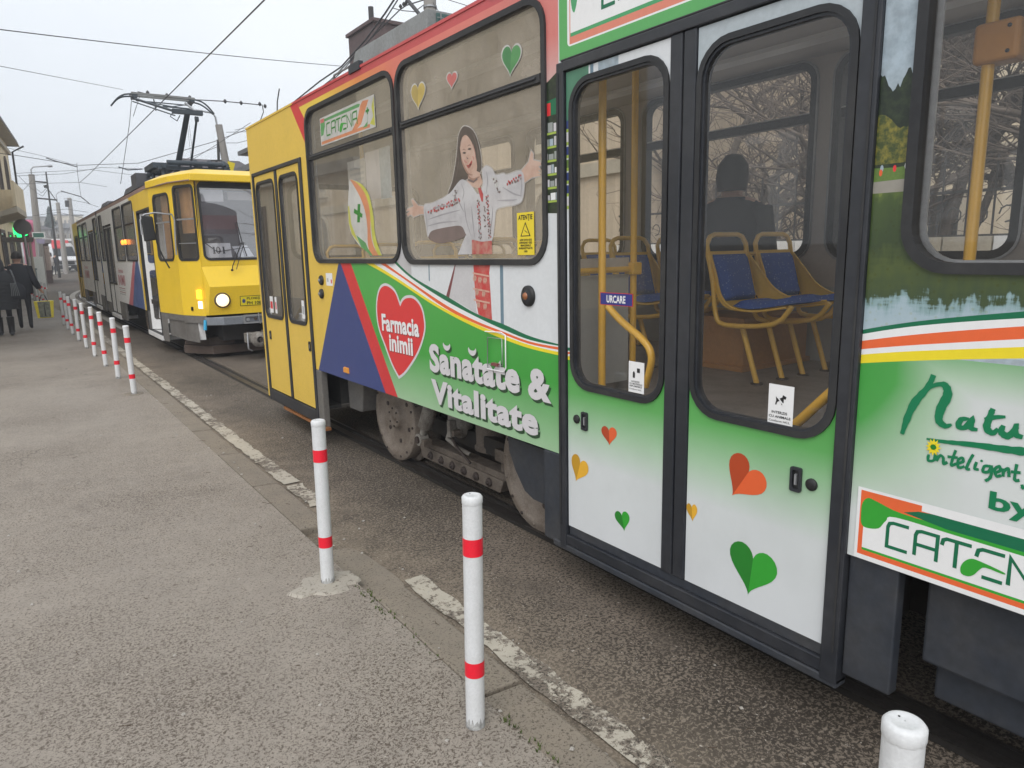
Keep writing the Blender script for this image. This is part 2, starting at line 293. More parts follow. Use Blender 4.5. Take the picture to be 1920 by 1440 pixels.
paint('rail_steel', (0.20, 0.18, 0.17), 0.35, metal=0.85, dirt=0.3, dscale=6)
paint('rail_groove', (0.02, 0.016, 0.013), 0.9, dirt=0.2)
paint('moss', (0.07, 0.10, 0.015), 0.9, dirt=0.3, dscale=20)
paint('dead_leaf', (0.07, 0.04, 0.02), 0.9, dirt=0.3, dscale=20)

# ------------------------------------------------------------------ mesh builder
def catmull(pts, n=6, closed=False):
    out = []; N = len(pts)
    rng = range(N if closed else N - 1)
    for i in rng:
        p0 = pts[(i - 1) % N] if closed or i > 0 else pts[0]
        p1 = pts[i]; p2 = pts[(i + 1) % N]
        p3 = pts[(i + 2) % N] if closed or i + 2 < N else pts[-1]
        for k in range(n):
            t = k / n
            out.append(tuple(0.5 * (2 * b + (c - a) * t + (2 * a - 5 * b + 4 * c - d) * t * t + (-a + 3 * b - 3 * c + d) * t ** 3) for a, b, c, d in zip(p0, p1, p2, p3)))
    if not closed: out.append(tuple(pts[-1]))
    return out
def rrect(u0, v0, u1, v1, r, n=6):
    u0, u1 = min(u0, u1), max(u0, u1); v0, v1 = min(v0, v1), max(v0, v1)
    out = []
    for cx, cy, a in ((u1 - r, v1 - r, 0), (u0 + r, v1 - r, 90), (u0 + r, v0 + r, 180), (u1 - r, v0 + r, 270)):
        for k in range(n + 1):
            t = rad(a + 90 * k / n); out.append((cx + r * math.cos(t), cy + r * math.sin(t)))
    return out
def rect(u0, v0, u1, v1): return [(u0, v0), (u1, v0), (u1, v1), (u0, v1)]
def circ(cx, cy, rx, ry=None, n=24, a0=0):
    ry = rx if ry is None else ry
    return [(cx + rx * math.cos(a0 + 2 * math.pi * k / n), cy + ry * math.sin(a0 + 2 * math.pi * k / n)) for k in range(n)]
def pip(p, poly):
    x, y = p; c = False; j = len(poly) - 1
    for i in range(len(poly)):
        a = poly[i]; b = poly[j]
        if (a[1] > y) != (b[1] > y) and x < (b[0] - a[0]) * (y - a[1]) / (b[1] - a[1]) + a[0]: c = not c
        j = i
    return c
def P3(u, v, w=0): return (u, v, w)
TEXTC = {}; LOCAL = []
class MB:
    def __init__(s): s.v = []; s.f = []; s.m = []; s.sm = []; s.mats = []
    def mi(s, mat):
        if mat not in s.mats: s.mats.append(mat)
        return s.mats.index(mat)
    def add(s, vs, fs, mat, smooth=False):
        o = len(s.v); s.v += [tuple(v) for v in vs]; k = s.mi(mat)
        for f in fs: s.f.append([o + i for i in f]); s.m.append(k); s.sm.append(smooth)
    def ngon(s, pts, mat): s.add(pts, [list(range(len(pts)))], mat)
    def box(s, a, b, mat):
        x0, x1 = sorted((a[0], b[0])); y0, y1 = sorted((a[1], b[1])); z0, z1 = sorted((a[2], b[2]))
        vs = [(x0, y0, z0), (x1, y0, z0), (x1, y1, z0), (x0, y1, z0), (x0, y0, z1), (x1, y0, z1), (x1, y1, z1), (x0, y1, z1)]
        s.add(vs, [[0, 3, 2, 1], [4, 5, 6, 7], [0, 1, 5, 4], [1, 2, 6, 5], [2, 3, 7, 6], [3, 0, 4, 7]], mat)
    def hexa(s, lo, hi, mat):
        n = len(lo); s.add(list(lo) + list(hi), [list(range(n))[::-1], list(range(n, 2 * n))] + [[i, (i + 1) % n, n + (i + 1) % n, n + i] for i in range(n)], mat)
    def tube(s, path, r, mat, n=8, cap=True, closed=False):
        P = [Vector(p) for p in path]; N = len(P); R = r if isinstance(r, (list, tuple)) else [r] * N
        up = None; vs = []
        for i in range(N):
            if closed: t = (P[(i + 1) % N] - P[i - 1])
            else: t = (P[min(i + 1, N - 1)] - P[max(i - 1, 0)])
            if t.length < 1e-9: t = Vector((0, 0, 1))
            t.normalize()
            if up is None:
                up = Vector((0, 0, 1)) if abs(t.z) < 0.9 else Vector((1, 0, 0))
            up = (up - t * up.dot(t)); up = up.normalized() if up.length > 1e-6 else t.orthogonal().normalized()
            sd = t.cross(up)
            for k in range(n):
                a = 2 * math.pi * k / n; vs.append(P[i] + (up * math.cos(a) + sd * math.sin(a)) * R[i])
        fs = []
        for i in range(N if closed else N - 1):
            j = (i + 1) % N
            for k in range(n): fs.append([i * n + k, i * n + (k + 1) % n, j * n + (k + 1) % n, j * n + k])
        s.add(vs, fs, mat, True)
        if cap and not closed:
            s.add(vs[:n], [list(range(n))[::-1]], mat); s.add(vs[-n:], [list(range(n))], mat)
    def lathe(s, prof, org, axis, mat, n=24, smooth=True, cap=True):
        o = Vector(org); ax = Vector(axis).normalized(); u = ax.orthogonal().normalized(); w_ = ax.cross(u)
        vs = []
        for r, h in prof:
            for k in range(n):
                a = 2 * math.pi * k / n; vs.append(o + ax * h + (u * math.cos(a) + w_ * math.sin(a)) * r)
        fs = [[i * n + k, i * n + (k + 1) % n, (i + 1) * n + (k + 1) % n, (i + 1) * n + k] for i in range(len(prof) - 1) for k in range(n)]
        s.add(vs, fs, mat, smooth)
        if cap:
            if prof[0][0] > 1e-4: s.add(vs[:n], [list(range(n))[::-1]], mat)
            if prof[-1][0] > 1e-4: s.add(vs[-n:], [list(range(n))], mat)
    def ring(s, outer, inner, fr, w0, w1, mat):
        n = len(outer)
        vs = [fr(*p, w0) for p in outer] + [fr(*p, w1) for p in outer] + [fr(*p, w1) for p in inner] + [fr(*p, w0) for p in inner]
        fs = []
        for i in range(n):
            j = (i + 1) % n
            for a in range(3): fs.append([a * n + i, a * n + j, (a + 1) * n + j, (a + 1) * n + i])
            fs.append([3 * n + i, 3 * n + j, j, i])
        s.add(vs, fs, mat)
    def mosaic(s, outer, holes, regions, fr, w, base):
        """one flat sheet cut along the outlines of the regions; every face takes the last region it lies in"""
        vs = []; es = []
        for poly in [outer] + list(holes) + [r[0] for r in regions]:
            o = len(vs); n = len(poly); vs += [Vector(p) for p in poly]; es += [(o + i, o + (i + 1) % n) for i in range(n)]
        V, E, F, *_ = geometry.delaunay_2d_cdt(vs, es, [], 0, 1e-5)
        pts = [fr(v.x, v.y, w) for v in V]; by = {}
        for f in F:
            c = (sum(V[i].x for i in f) / len(f), sum(V[i].y for i in f) / len(f))
            if not pip(c, outer) or any(pip(c, h) for h in holes): continue
            mt = base
            for poly, m_ in regions:
                if pip(c, poly): mt = m_
            if mt is None: continue
            by.setdefault(mt, []).append(list(f))
        for mt, fs in by.items():
            used = sorted({i for f in fs for i in f}); ix = {a: b for b, a in enumerate(used)}
            s.add([pts[i] for i in used], [[ix[i] for i in f] for f in fs], mt)
    def poly(s, pts, fr, w, mat, th=0.0):
        s.mosaic(pts, [], [], fr, w, mat)
        if th:
            n = len(pts); s.add([fr(*p, w) for p in pts] + [fr(*p, w - th) for p in pts], [[i, (i + 1) % n, n + (i + 1) % n, n + i] for i in range(n)], mat)
    def ribbon(s, pts, wd, fr, w, mat):
        n = len(pts); L = []; Rr = []; W = wd if isinstance(wd, (list, tuple)) else [wd] * n
        for i in range(n):
            a = Vector(pts[max(i - 1, 0)]); b = Vector(pts[i]); c = Vector(pts[min(i + 1, n - 1)])
            d1 = (b - a).normalized() if (b - a).length > 1e-9 else (c - b).normalized(); d2 = (c - b).normalized() if (c - b).length > 1e-9 else d1
            t = (d1 + d2); t = t.normalized() if t.length > 1e-6 else d1
            nn = Vector((-t.y, t.x)); k = W[i] / 2 / max(0.45, nn.dot(Vector((-d1.y, d1.x))))
            L.append(b + nn * k); Rr.append(b - nn * k)
        s.add([fr(*p, w + i * .00002) for i, p in enumerate(L)] + [fr(*p, w + i * .00002) for i, p in enumerate(Rr)], [[i, i + 1, n + i + 1, n + i] for i in range(n - 1)], mat)
    def text(s, txt, fr, w, mat, ua, va, ub, vb, bold=0.0, res=3, slant=0.0):
        """text fitted into the rectangle (left ua, bottom va) - (right ub, top vb)"""
        key = (txt, bold, res)
        if key not in TEXTC:
            c = bpy.data.curves.new('lettering', 'FONT'); c.body = txt; c.offset = bold; c.resolution_u = res; c.space_character = 1.0 + max(0, bold - .02) * 2.4
            o = bpy.data.objects.new('lettering', c); me = bpy.data.meshes.new_from_object(o)
            TEXTC[key] = ([tuple(v.co) for v in me.vertices], [list(p.vertices) for p in me.polygons])
            bpy.data.objects.remove(o); bpy.data.curves.remove(c); bpy.data.meshes.remove(me)
        V, F = TEXTC[key]
        x0 = min(v[0] for v in V); x1 = max(v[0] for v in V); y0 = min(v[1] for v in V); y1 = max(v[1] for v in V)
        vs = []
        for v in V:
            b = (v[1] - y0) / (y1 - y0); a = (v[0] - x0) / (x1 - x0)
            vs.append(fr(ua + a * (ub - ua) + slant * b * (ub - ua), va + b * (vb - va), w))
        s.add(vs, F, mat)
    def build(s, name, parent=None, bevel=0.0, seg=2):
        me = bpy.data.meshes.new(name); me.from_pydata(s.v, [], s.f)
        for m_ in s.mats: me.materials.append(MATS[m_])
        me.polygons.foreach_set('material_index', s.m); me.polygons.foreach_set('use_smooth', s.sm); me.update()
        o = bpy.data.objects.new(name, me); COL.objects.link(o)
        if parent is not None:
            o.parent = parent; r_ = parent
            while r_.parent is not None: r_ = r_.parent
            if r_ not in LOCAL: me.transform(Matrix.Translation(-Vector(r_.location)))
        if bevel:
            b = o.modifiers.new('bevel', 'BEVEL'); b.width = bevel; b.segments = seg; b.limit_method = 'ANGLE'; b.angle_limit = rad(40); b.harden_normals = False
        return o
def empty(name, loc=(0, 0, 0)):
    o = bpy.data.objects.new(name, None); COL.objects.link(o); o.location = loc; o.empty_display_size = 0.2; return o
def tag(o, label=None, cat=None, group=None, kind=None):
    if label: o['label'] = label
    if cat: o['category'] = cat
    if group: o['group'] = group
    if kind: o['kind'] = kind
    return o
def copy_tree(o, parent=None):
    c = o.copy(); COL.objects.link(c); c.parent = parent
    for ch in list(o.children): copy_tree(ch, c)
    return c
def ray(px, py):
    c = Vector((px - 960, 720 - py, -FPX)); return Vector((RX.dot(c), RY.dot(c), RZ.dot(c)))
def S(px, py, D=2.1):
    """(y, z) of a measured point on the upright plane x = D"""
    r = ray(px, py); t = D / r.x; return (r.y * t, CAMH + r.z * t)
def G(px, py, z=0.0):
    r = ray(px, py); t = (z - CAMH) / r.z; return (r.x * t, r.y * t)
def A(px, py, Y):
    r = ray(px, py); t = Y / r.y; return (r.x * t, Y, CAMH + r.z * t)
def gz(y):  # the street climbs gently far away
    return 0.0 if y < 20 else 0.00013 * min(y - 20, 70) ** 2 + (max(0, y - 90) * 0.006)
# ================================================================== GROUND
def strip(name, xs0, xs1, y0, y1, z, mat, dy=1.0, kind='structure', under=None):
    mb = MB(); ys = []; y = y0
    while y < y1 - 1e-6: ys.append(y); y += dy
    ys.append(y1)
    f0 = xs0 if callable(xs0) else (lambda y: xs0); f1 = xs1 if callable(xs1) else (lambda y: xs1)
    vs = []
    for y in ys: vs += [(f0(y), y, z + gz(y)), (f1(y), y, z + gz(y))]
    fs = [[2 * i, 2 * i + 1, 2 * i + 3, 2 * i + 2] for i in range(len(ys) - 1)]
    mb.add(vs, fs, mat)
    if under is not None:   # a real edge on both sides
        n = len(vs); vs2 = [(a, b, c - under) for a, b, c in vs]
        mb.add(vs + vs2, [[2 * i, 2 * i + 2, n + 2 * i + 2, n + 2 * i] for i in range(len(ys) - 1)] + [[2 * i + 1, n + 2 * i + 1, n + 2 * i + 3, 2 * i + 3] for i in range(len(ys) - 1)], mat)
    o = mb.build(name); tag(o, kind=kind); return o
strip('ground', -400, 400, -60, 900, -0.08, 'far_road', 6)
strip('road', 1.2, 7.2, -14, 130, -0.004, 'road_asphalt', 2)
strip('sidewalk', -9, 1.225, -14, 27, 0.05, 'sidewalk_asphalt', 2, under=0.08)
strip('far_sidewalk', -9, lambda y: 1.2 - 0.045 * max(0, y - 27), 27, 62, 0.05, 'sidewalk_asphalt', 1.5, under=0.08)
strip('right_sidewalk', 7.2, 30, -14, 58, 0.09, 'sidewalk_asphalt', 2, under=0.12)
strip('side_street', lambda y: 1.2 - 0.045 * max(0, y - 27) - 0.2, 1.22, 27, 62, -0.002, 'far_road', 1.5)
# kerb: separate stones, each a little off line
mb = MB(); y = -6.0; k = 0
while y < 27:
    j = random.uniform(-0.006, 0.006); zz = 0.05 + random.uniform(-0.004, 0.002); L = 0.99
    if not (3.02 < y + L / 2 < 3.6):
        mb.hexa([(1.229 + j, y + 0.006, -0.02), (1.43 + j, y + 0.006, -0.02), (1.43 + j, y + L, -0.02), (1.229 + j, y + L, -0.02)],
                [(1.229 + j, y + 0.006, zz), (1.405 + j, y + 0.006, zz - 0.01), (1.405 + j, y + L, zz - 0.01), (1.229 + j, y + L, zz)], 'kerb_stone')
    y += 1.0; k += 1
o = mb.build('kerb', bevel=0.008); tag(o, kind='structure')
# broken bit of kerb
mb = MB(); mb.mosaic(catmull([(1.21, 3.02), (1.42, 3.0), (1.44, 3.3), (1.40, 3.62), (1.24, 3.60)], 4, True), [], [], lambda u, v, w: (u, v, w), 0.012, 'kerb_stone')
o = mb.build('kerb_repair'); tag(o, kind='structure')
# worn edge line
mb = MB()
for a, b in ((-6, 3.10), (4.45, 4.98), (5.03, 27)):
    ys = [a + (b - a) * i / max(2, int((b - a) / 0.07)) for i in range(max(2, int((b - a) / 0.07)) + 1)]
    L = [(1.458 + random.uniform(-.010, .012), y, 0.0045) for y in ys]; R = [(1.575 + random.uniform(-.014, .010), y, 0.0045) for y in ys]
    n = len(ys); mb.add(L + R, [[i, n + i, n + i + 1, i + 1] for i in range(n - 1)], 'line_paint')
o = mb.build('edge_line'); tag(o, kind='structure')
# tram track: two grooved rails set in the road, running on and bending right
def trackx(y, off):
    c = 3.2 + (0 if y < 34 else 0.011 * (y - 34) ** 2)
    return c + off
mb = MB()
for off in (-0.78, 0.78):
    s_ = -1 if off < 0 else 1
    ys = [-14 + i * 1.0 for i in range(95)]
    for (a, b, z, mt) in ((-0.035, 0.035, 0.003, 'rail_steel'), (0.035, 0.085, 0.0015, 'rail_groove'), (0.085, 0.105, 0.003, 'rail_steel'), (-0.075, -0.035, 0.0015, 'rail_groove')):
        a, b = (a, b) if off < 0 else (-b, -a)
        vs = []
        for y in ys: vs += [(trackx(y, off) + a, y, z + gz(y)), (trackx(y, off) + b, y, z + gz(y))]
        mb.add(vs, [[2 * i, 2 * i + 1, 2 * i + 3, 2 * i + 2] for i in range(len(ys) - 1)], mt)
o = mb.build('tram_track'); tag(o, kind='structure')
mb = MB(); ys = [19 + i for i in range(62)]; vs = []
for y in ys: vs += [(trackx(y, -1.18), y, 0.006 + gz(y)), (trackx(y, -0.98), y, 0.006 + gz(y))]
mb.add(vs, [[2 * i, 2 * i + 1, 2 * i + 3, 2 * i + 2] for i in range(len(ys) - 1)], 'concrete_pale')
o = mb.build('track_edging'); tag(o, kind='structure')
# far pavement where the street turns
mb = MB(); pl = [(0.2, 58), (3.2, 72), (7.5, 92), (12, 120), (-30, 120), (-30, 58)]
mb.add([(x, y, gz(y) + 0.10) for x, y in pl] + [(x, y, gz(y) - 0.05) for x, y in pl], [[0, 1, 2, 3, 4, 5]] + [[i, (i + 1) % 6, 6 + (i + 1) % 6, 6 + i] for i in range(6)], 'concrete_pale')
o = mb.build('corner_pavement'); tag(o, kind='structure')
# small things on the asphalt
def flat_blob(name, cx, cy, rx, ry, z, th, mat, n=22, jit=0.18, seed=1):
    rr = random.Random(seed); P = []
    for k in range(n):
        a = 2 * math.pi * k / n; q = 1 + rr.uniform(-jit, jit); P.append((cx + rx * q * math.cos(a), cy + ry * q * math.sin(a)))
    mb = MB(); top = [(x, y, z) for x, y in P]; inn = [(cx + (x - cx) * .93, cy + (y - cy) * .93, z + th) for x, y in P]
    mb.add(top + inn, [[i, (i + 1) % n, n + (i + 1) % n, n + i] for i in range(n)] + [list(range(n, 2 * n))], mat); return mb.build(name)
tag(flat_blob('mortar_patch', 1.105, 3.22, 0.17, 0.125, 0.0502, 0.010, 'mortar', seed=4, n=30, jit=0.22), kind='structure')
tag(flat_blob('mortar_patch', 1.06, 9.45, 0.10, 0.12, 0.0502, 0.006, 'kerb_stone', seed=6), kind='structure')
mb = MB(); rr = random.Random(5)
for (x0, y0, x1, y1, n) in ((1.21, 1.55, 1.24, 1.85, 26), (1.19, 2.75, 1.24, 3.1, 34), (1.2, 2.3, 1.24, 2.75, 14)):
    for i in range(n):
        x = rr.uniform(x0, x1); y = rr.uniform(y0, y1); h = rr.uniform(.006, .02)
        for q in range(3):
            a = rr.uniform(0, 6.28); d = rr.uniform(.004, .012); px_, py_ = math.cos(a), math.sin(a)
            mb.add([(x - py_ * .003, y + px_ * .003, .05), (x + py_ * .003, y - px_ * .003, .05), (x + px_ * d, y + py_ * d, .05 + h)], [[0, 1, 2]], 'moss')
o = mb.build('moss'); tag(o, 'sparse green moss growing in the joint behind the kerb', 'moss', kind='stuff')
mb = MB(); rr = random.Random(9)
for i in range(150):
    x = rr.uniform(-0.2, 2.2) if i < 90 else rr.uniform(1.0, 1.6); y = rr.uniform(0.9, 9); s_ = rr.uniform(.004, .012); a = rr.uniform(0, 6.28)
    z = 0.051 if x < 1.22 else (0.052 if x < 1.4 else 0.001)
    c_, q_ = math.cos(a) * s_, math.sin(a) * s_
    if i % 3: mb.hexa([(x - c_, y - q_, z), (x + q_, y - c_, z), (x + c_, y + q_, z), (x - q_, y + c_, z)], [(x - c_ * .6, y - q_ * .6, z + s_ * .5), (x + q_ * .6, y - c_ * .6, z + s_ * .5), (x + c_ * .6, y + q_ * .6, z + s_ * .5), (x - q_ * .6, y + c_ * .6, z + s_ * .5)], 'concrete_pale')
    else: mb.tube([(x, y, z + .002), (x + c_ * 2, y + q_ * 2, z + .003), (x + c_ * 4 + .01, y + q_ * 4, z + .002)], .0012, 'dead_leaf', 5)
o = mb.build('grit'); tag(o, 'loose grit, small stones and twigs scattered along the kerb', 'grit', kind='stuff')

# ================================================================== NEAR TRAM
XS = 2.1
def F1(u, v, w=0): return (XS - w, u, v)
T1 = empty('tram', (3.2, 0, 0))
tag(T1, 'near tram with green and white pharmacy livery, red and white heart and yellow rear end', 'tram')
def sp_(pts, D=XS): return [S(x, y, D) for x, y in pts]
Y_END, Y_BACK = 7.50, -1.7
W1 = rrect(4.235, 1.592, 5.82, 2.765, 0.13); W2 = rrect(2.70, 1.588, 4.185, 2.765, 0.13); W3 = rrect(-0.52, 1.575, 1.037, 2.765, 0.12)
TDO = rect(5.985, 0.1, 7.40, 2.44); MDO = rect(1.145, 0.1, 2.655, 2.452)
OUT1 = [(Y_BACK, 0.667), (1.145, 0.667), (1.145, 2.452), (2.602, 2.452), (2.602, 0.667), (5.985, 0.667), (5.985, 2.44), (7.40, 2.44), (7.40, 0.2), (Y_END, 0.2), (Y_END, 2.87), (Y_BACK, 2.87)]
# printed regions
strA = catmull([(739, 486), (775.6, 520), (842, 558), (891, 587), (944, 608), (995.6, 631), (1056, 647.5)], 6)
strB = catmull([(733, 486), (769, 520), (833, 562), (889, 592), (944, 618), (995.6, 638), (1056, 650)], 6)
strC = catmull([(712, 486), (759, 520), (833, 570), (889, 600), (944, 622), (995.6, 641), (1056, 652.5)], 6)
strD = catmull([(700, 486), (753, 520), (833, 577), (889, 605.6), (944, 627), (995.6, 645.6), (1056, 657.5)], 6)
strE = catmull([(687, 486), (742, 520), (811, 565.6), (867, 595.6), (922, 620), (989, 645.6), (1056, 662)], 6)
strF = catmull([(672, 486), (733, 520), (811, 571), (867, 602), (922, 627), (989, 652), (1056, 668)], 6)
def band(a, b): return sp_(a + b[::-1])
green = sp_([(655, 486)] + strF) + [(2.60, 0.64), S(747, 748)]
wc = lambda l: [(690 + x * 0.27778, 220 + y * 0.27778) for x, y in l]   # figure traced on the side plane
fig = {}
fig['hair'] = wc(catmull([(645, 60), (690, 78), (722, 130), (742, 200), (755, 270), (757, 345), (735, 385), (690, 400), (640, 430), (585, 480), (533, 516), (558, 440), (580, 330), (592, 230), (600, 140), (618, 82)], 4, True))
fig['face'] = wc(catmull([(652, 118), (690, 165), (712, 240), (727, 320), (722, 365), (700, 392), (672, 385), (640, 330), (622, 265), (612, 200), (622, 145)], 4, True))
fig['neck'] = wc([(672, 385), (722, 360), (745, 372), (765, 440), (740, 480), (700, 470), (660, 440)])
fig['blouse'] = wc(catmull([(612, 425), (655, 430), (690, 462), (735, 520), (768, 450), (762, 360), (790, 328), (830, 350), (852, 388), (905, 380), (930, 388), (1025, 362), (1046, 440), (1032, 555), (985, 588), (915, 600), (858, 622), (846, 700), (826, 830), (760, 838), (700, 822), (655, 792), (622, 735), (545, 738), (425, 765), (398, 806), (386, 745), (368, 602), (430, 578), (535, 520)], 4, True))
fig['hand_r'] = wc([(1025, 362), (1075, 300), (1092, 225), (1106, 245), (1106, 288), (1155, 300), (1172, 320), (1140, 330), (1172, 352), (1138, 356), (1172, 376), (1136, 376), (1166, 392), (1100, 404), (1046, 440)])
fig['hand_l'] = wc([(370, 602), (330, 595), (296, 552), (284, 560), (300, 600), (258, 618), (252, 632), (278, 630), (252, 652), (262, 668), (282, 655), (300, 672), (340, 655), (374, 652)])
fig['lace'] = wc(catmull([(425, 765), (545, 738), (622, 735), (655, 792), (610, 822), (560, 835), (490, 850), (430, 838), (398, 806)], 4, True))
fig['skirt'] = wc([(652, 795), (700, 822), (730, 1300), (740, 1330), (640, 1268), (548, 1216), (580, 1060), (600, 950), (625, 860)])
fig['skirt2'] = wc([(588, 985), (600, 985), (548, 1220), (527, 1208)])
fig['apron'] = wc([(692, 826), (760, 840), (826, 832), (830, 950), (818, 1050), (828, 1200), (838, 1372), (745, 1330), (722, 1200), (704, 1080), (694, 960)])
for k_ in fig: fig[k_] = sp_(fig[k_])
dress = [fig['skirt2'], fig['skirt'], fig['apron']]
paint('skin_print', (0.62, 0.36, 0.28), 0.4, dirt=0.05); paint('hair_print', (0.075, 0.055, 0.05), 0.4, dirt=0.1)
paint('cloth_print', (0.56, 0.55, 0.56), 0.4, dirt=0.15, dscale=9, dirtcol=(0.44, 0.42, 0.44)); paint('brown_print', (0.20, 0.055, 0.06), 0.4, dirt=0.1)
paint('red_print', (0.58, 0.05, 0.05), 0.4, dirt=0.3, dscale=16, dirtcol=(0.60, 0.30, 0.24)); paint('lips_print', (0.45, 0.06, 0.07), 0.4, dirt=0.05)
paint('blueline_print', (0.14, 0.22, 0.28), 0.4, dirt=0.05); paint('wall_print', (0.50, 0.49, 0.50), 0.4, dirt=0.12, dscale=4)
R1 = [
    (rect(2.60, 0.6, 4.9, 2.0), 'livery_white'),
    (rect(4.10, 1.40, 4.36, 2.40), 'wall_print'),
    (rect(2.60, 2.20, 6.3, 2.9), 'red_fade'),
    (sp_([(1016, 165), (1060, 118), (1060, 400), (1016, 400)]), 'forest_print'),
    (sp_([(1016, 195), (1060, 175), (1060, 208), (1016, 222)]), 'stripe_darkgreen'),
    (rect(2.60, 2.823, 6.12, 2.9), 'red_band'),
    ([(7.6, 0.1), (7.6, 2.9), (6.19, 2.9), (5.74, 2.39), (5.70, 1.60), S(636, 486), S(597, 698), (6.0, 0.6)], 'yellow'),
    ([(6.19, 2.9), (6.03, 2.9), (5.66, 2.55), (5.66, 2.2), (5.74, 2.35), (5.76, 2.42)], 'livery_red'),
    ([S(636, 486), S(655, 486), S(747, 748), S(725, 742)], 'livery_red'),
    ([S(636, 486), S(725, 742), S(597, 698)], 'livery_blue'),
    (green, 'green_panel'),
    (band(strA, strB), 'stripe_darkgreen'), (band(strC, strD), 'stripe_orange'), (band(strE, strF), 'stripe_yellow'),
    (band(strB, strC), 'white_plain'), (band(strD, strE), 'white_plain'),
]
clipz = [(2.6, 1.0), (5.5, 1.0)]
for pl, mt in zip(dress, ('brown_print', 'cloth_print', 'red_print')): R1.insert(2, (pl, mt)) if mt == 'brown_print' else R1.insert(3, (pl, mt))
R1.insert(5, (sp_([(937, 486), (943, 486), (945, 616), (939, 613)]), 'blueline_print'))
R1.insert(5, (sp_([(803, 486), (805, 486), (806, 528), (804, 526)]), 'blueline_print'))
# shelves of medicine on the pillar before the door
rr = random.Random(3); shelf_cols = ['letter_white', 'soft_grey', 'sky_print', 'cloth_print', 'white_plain']
def shelf(y0, y1, za, zb, n):
    out = []
    for i in range(n):
        z0 = za + (zb - za) * i / n; h = (zb - za) / n
        y = y0
        while y < y1:
            wd = rr.uniform(.02, .045); out.append((rect(y, z0 + h * .22, min(y + wd * .85, y1), z0 + h * rr.uniform(.6, .92)), rr.choice(shelf_cols))); y += wd
        out.append((rect(y0, z0 + h * .04, y1, z0 + h * .20), 'leaf_pale'))
    return out
paint('leaf_pale', (0.36, 0.48, 0.07), 0.4, dirt=0.08)
R1 += shelf(2.603, 2.702, 1.86, 2.22, 6)
R1 += [(rect(2.66, 2.245, 2.69, 2.30), 'heart_red')]
# right-hand panel
lk = [(rect(-1.7, 0.6, 1.145, 2.9), 'natural_panel'), (rect(-1.7, 1.33, 1.145, 2.9), 'sky_print'), (rect(-1.7, 1.345, 1.145, 1.80), 'lake_print')]
rh = random.Random(17); hz_ = [(1.16 - .0065 * i, 2.085 + .030 * math.sin(i * .55) + rh.uniform(-.009, .009) + (.018 if 6 < i < 11 else 0)) for i in range(80)] + [(0.6, 2.08), (-1.7, 2.10), (-1.7, 1.84), (1.16, 1.84)]
lk += [(hz_, 'forest_print'), ([(1.16, 1.87)] + [(1.16 - .009 * i, 1.985 + .022 * math.sin(i * .45) + rh.uniform(-.007, .007)) for i in range(34)] + [(0.85, 1.87)], 'tree_print'),
       ([(1.16, 1.82), (1.16, 1.862), (1.08, 1.858), (0.9, 1.87), (-1.7, 1.87), (-1.7, 1.82)], 'lawn_print'), ([(1.16, 1.79), (1.16, 1.822), (1.0, 1.826), (-1.7, 1.83), (-1.7, 1.79)], 'shore_print')]
for x, y, c in ((1652, 335, 'sky_print'), (1650, 343, 'heart_orange'), (1676, 335, 'heart_red'), (1698, 330, 'white_plain'), (1701, 333, 'letter_white')):
    q = S(x, y); lk.append((circ(q[0], q[1] + .028, .005, .010, 8), c))
rsA = catmull([(1586, 628), (1614, 619), (1700, 605), (1800, 594), (1930, 583)], 4); rsB = catmull([(1586, 635), (1614, 627), (1700, 613.5), (1800, 604), (1930, 596)], 4)
rsC = catmull([(1586, 645), (1614, 639.5), (1700, 629), (1800, 620), (1930, 611)], 4); rsD = catmull([(1586, 659), (1614, 655), (1700, 648), (1800, 642), (1930, 635)], 4)
rsE = catmull([(1586, 669), (1614, 665), (1700, 659), (1800, 655), (1930, 650)], 4); rsF = catmull([(1586, 684), (1614, 681), (1700, 677), (1800, 674), (1930, 672)], 4)
def ext(poly):  # carry the stripes on past the picture's edge
    return [(y if y > 0.66 else y, z) for y, z in poly]
lk += [(band(rsA, rsF), 'white_plain'), (band(rsA, rsB), 'stripe_darkgreen'), (band(rsC, rsD), 'stripe_orange'), (band(rsE, rsF), 'stripe_yellow')]
ys_ = 0.655; rz_ = {k_: S(1926, v_)[1] for k_, v_ in dict(A=583, B=596, C=611, D=635, E=650, F=672).items()}
for a_, b_, mt in (('A', 'F', 'white_plain'), ('A', 'B', 'stripe_darkgreen'), ('C', 'D', 'stripe_orange'), ('E', 'F', 'stripe_yellow')):
    lk.append(([(-1.7, rz_[a_] + .10), (-1.7, rz_[b_] + .10), (0.64, rz_[b_]), (0.64, rz_[a_])], mt))
R1 += lk
wall = MB()
wall.mosaic(OUT1, [W1, W2, W3], R1, F1, 0.0, 'livery_white')
# folded edges so that the sheet has thickness
for (a, b) in (((Y_BACK, 0.667), (1.145, 0.667)), ((2.602, 0.667), (5.985, 0.667))):
    wall.add([F1(*a, 0), F1(*b, 0), F1(*b, -0.05), F1(*a, -0.05)], [[0, 1, 2, 3]], 'skirt')
side = wall.build('side_panel', T1)
# inner lining
lin_ = MB(); OUTI = [(Y_BACK, 0.88), (1.145, 0.88), (1.145, 2.5), (2.602, 2.5), (2.602, 0.88), (5.985, 0.88), (5.985, 2.5), (7.40, 2.5), (7.40, 0.88), (Y_END - .02, 0.88), (Y_END - .02, 2.84), (Y_BACK, 2.84)]
lin_.mosaic(OUTI, [W1, W2, W3], [], F1, -0.055, 'inner_grey')
lin_.build('inner_lining', T1)
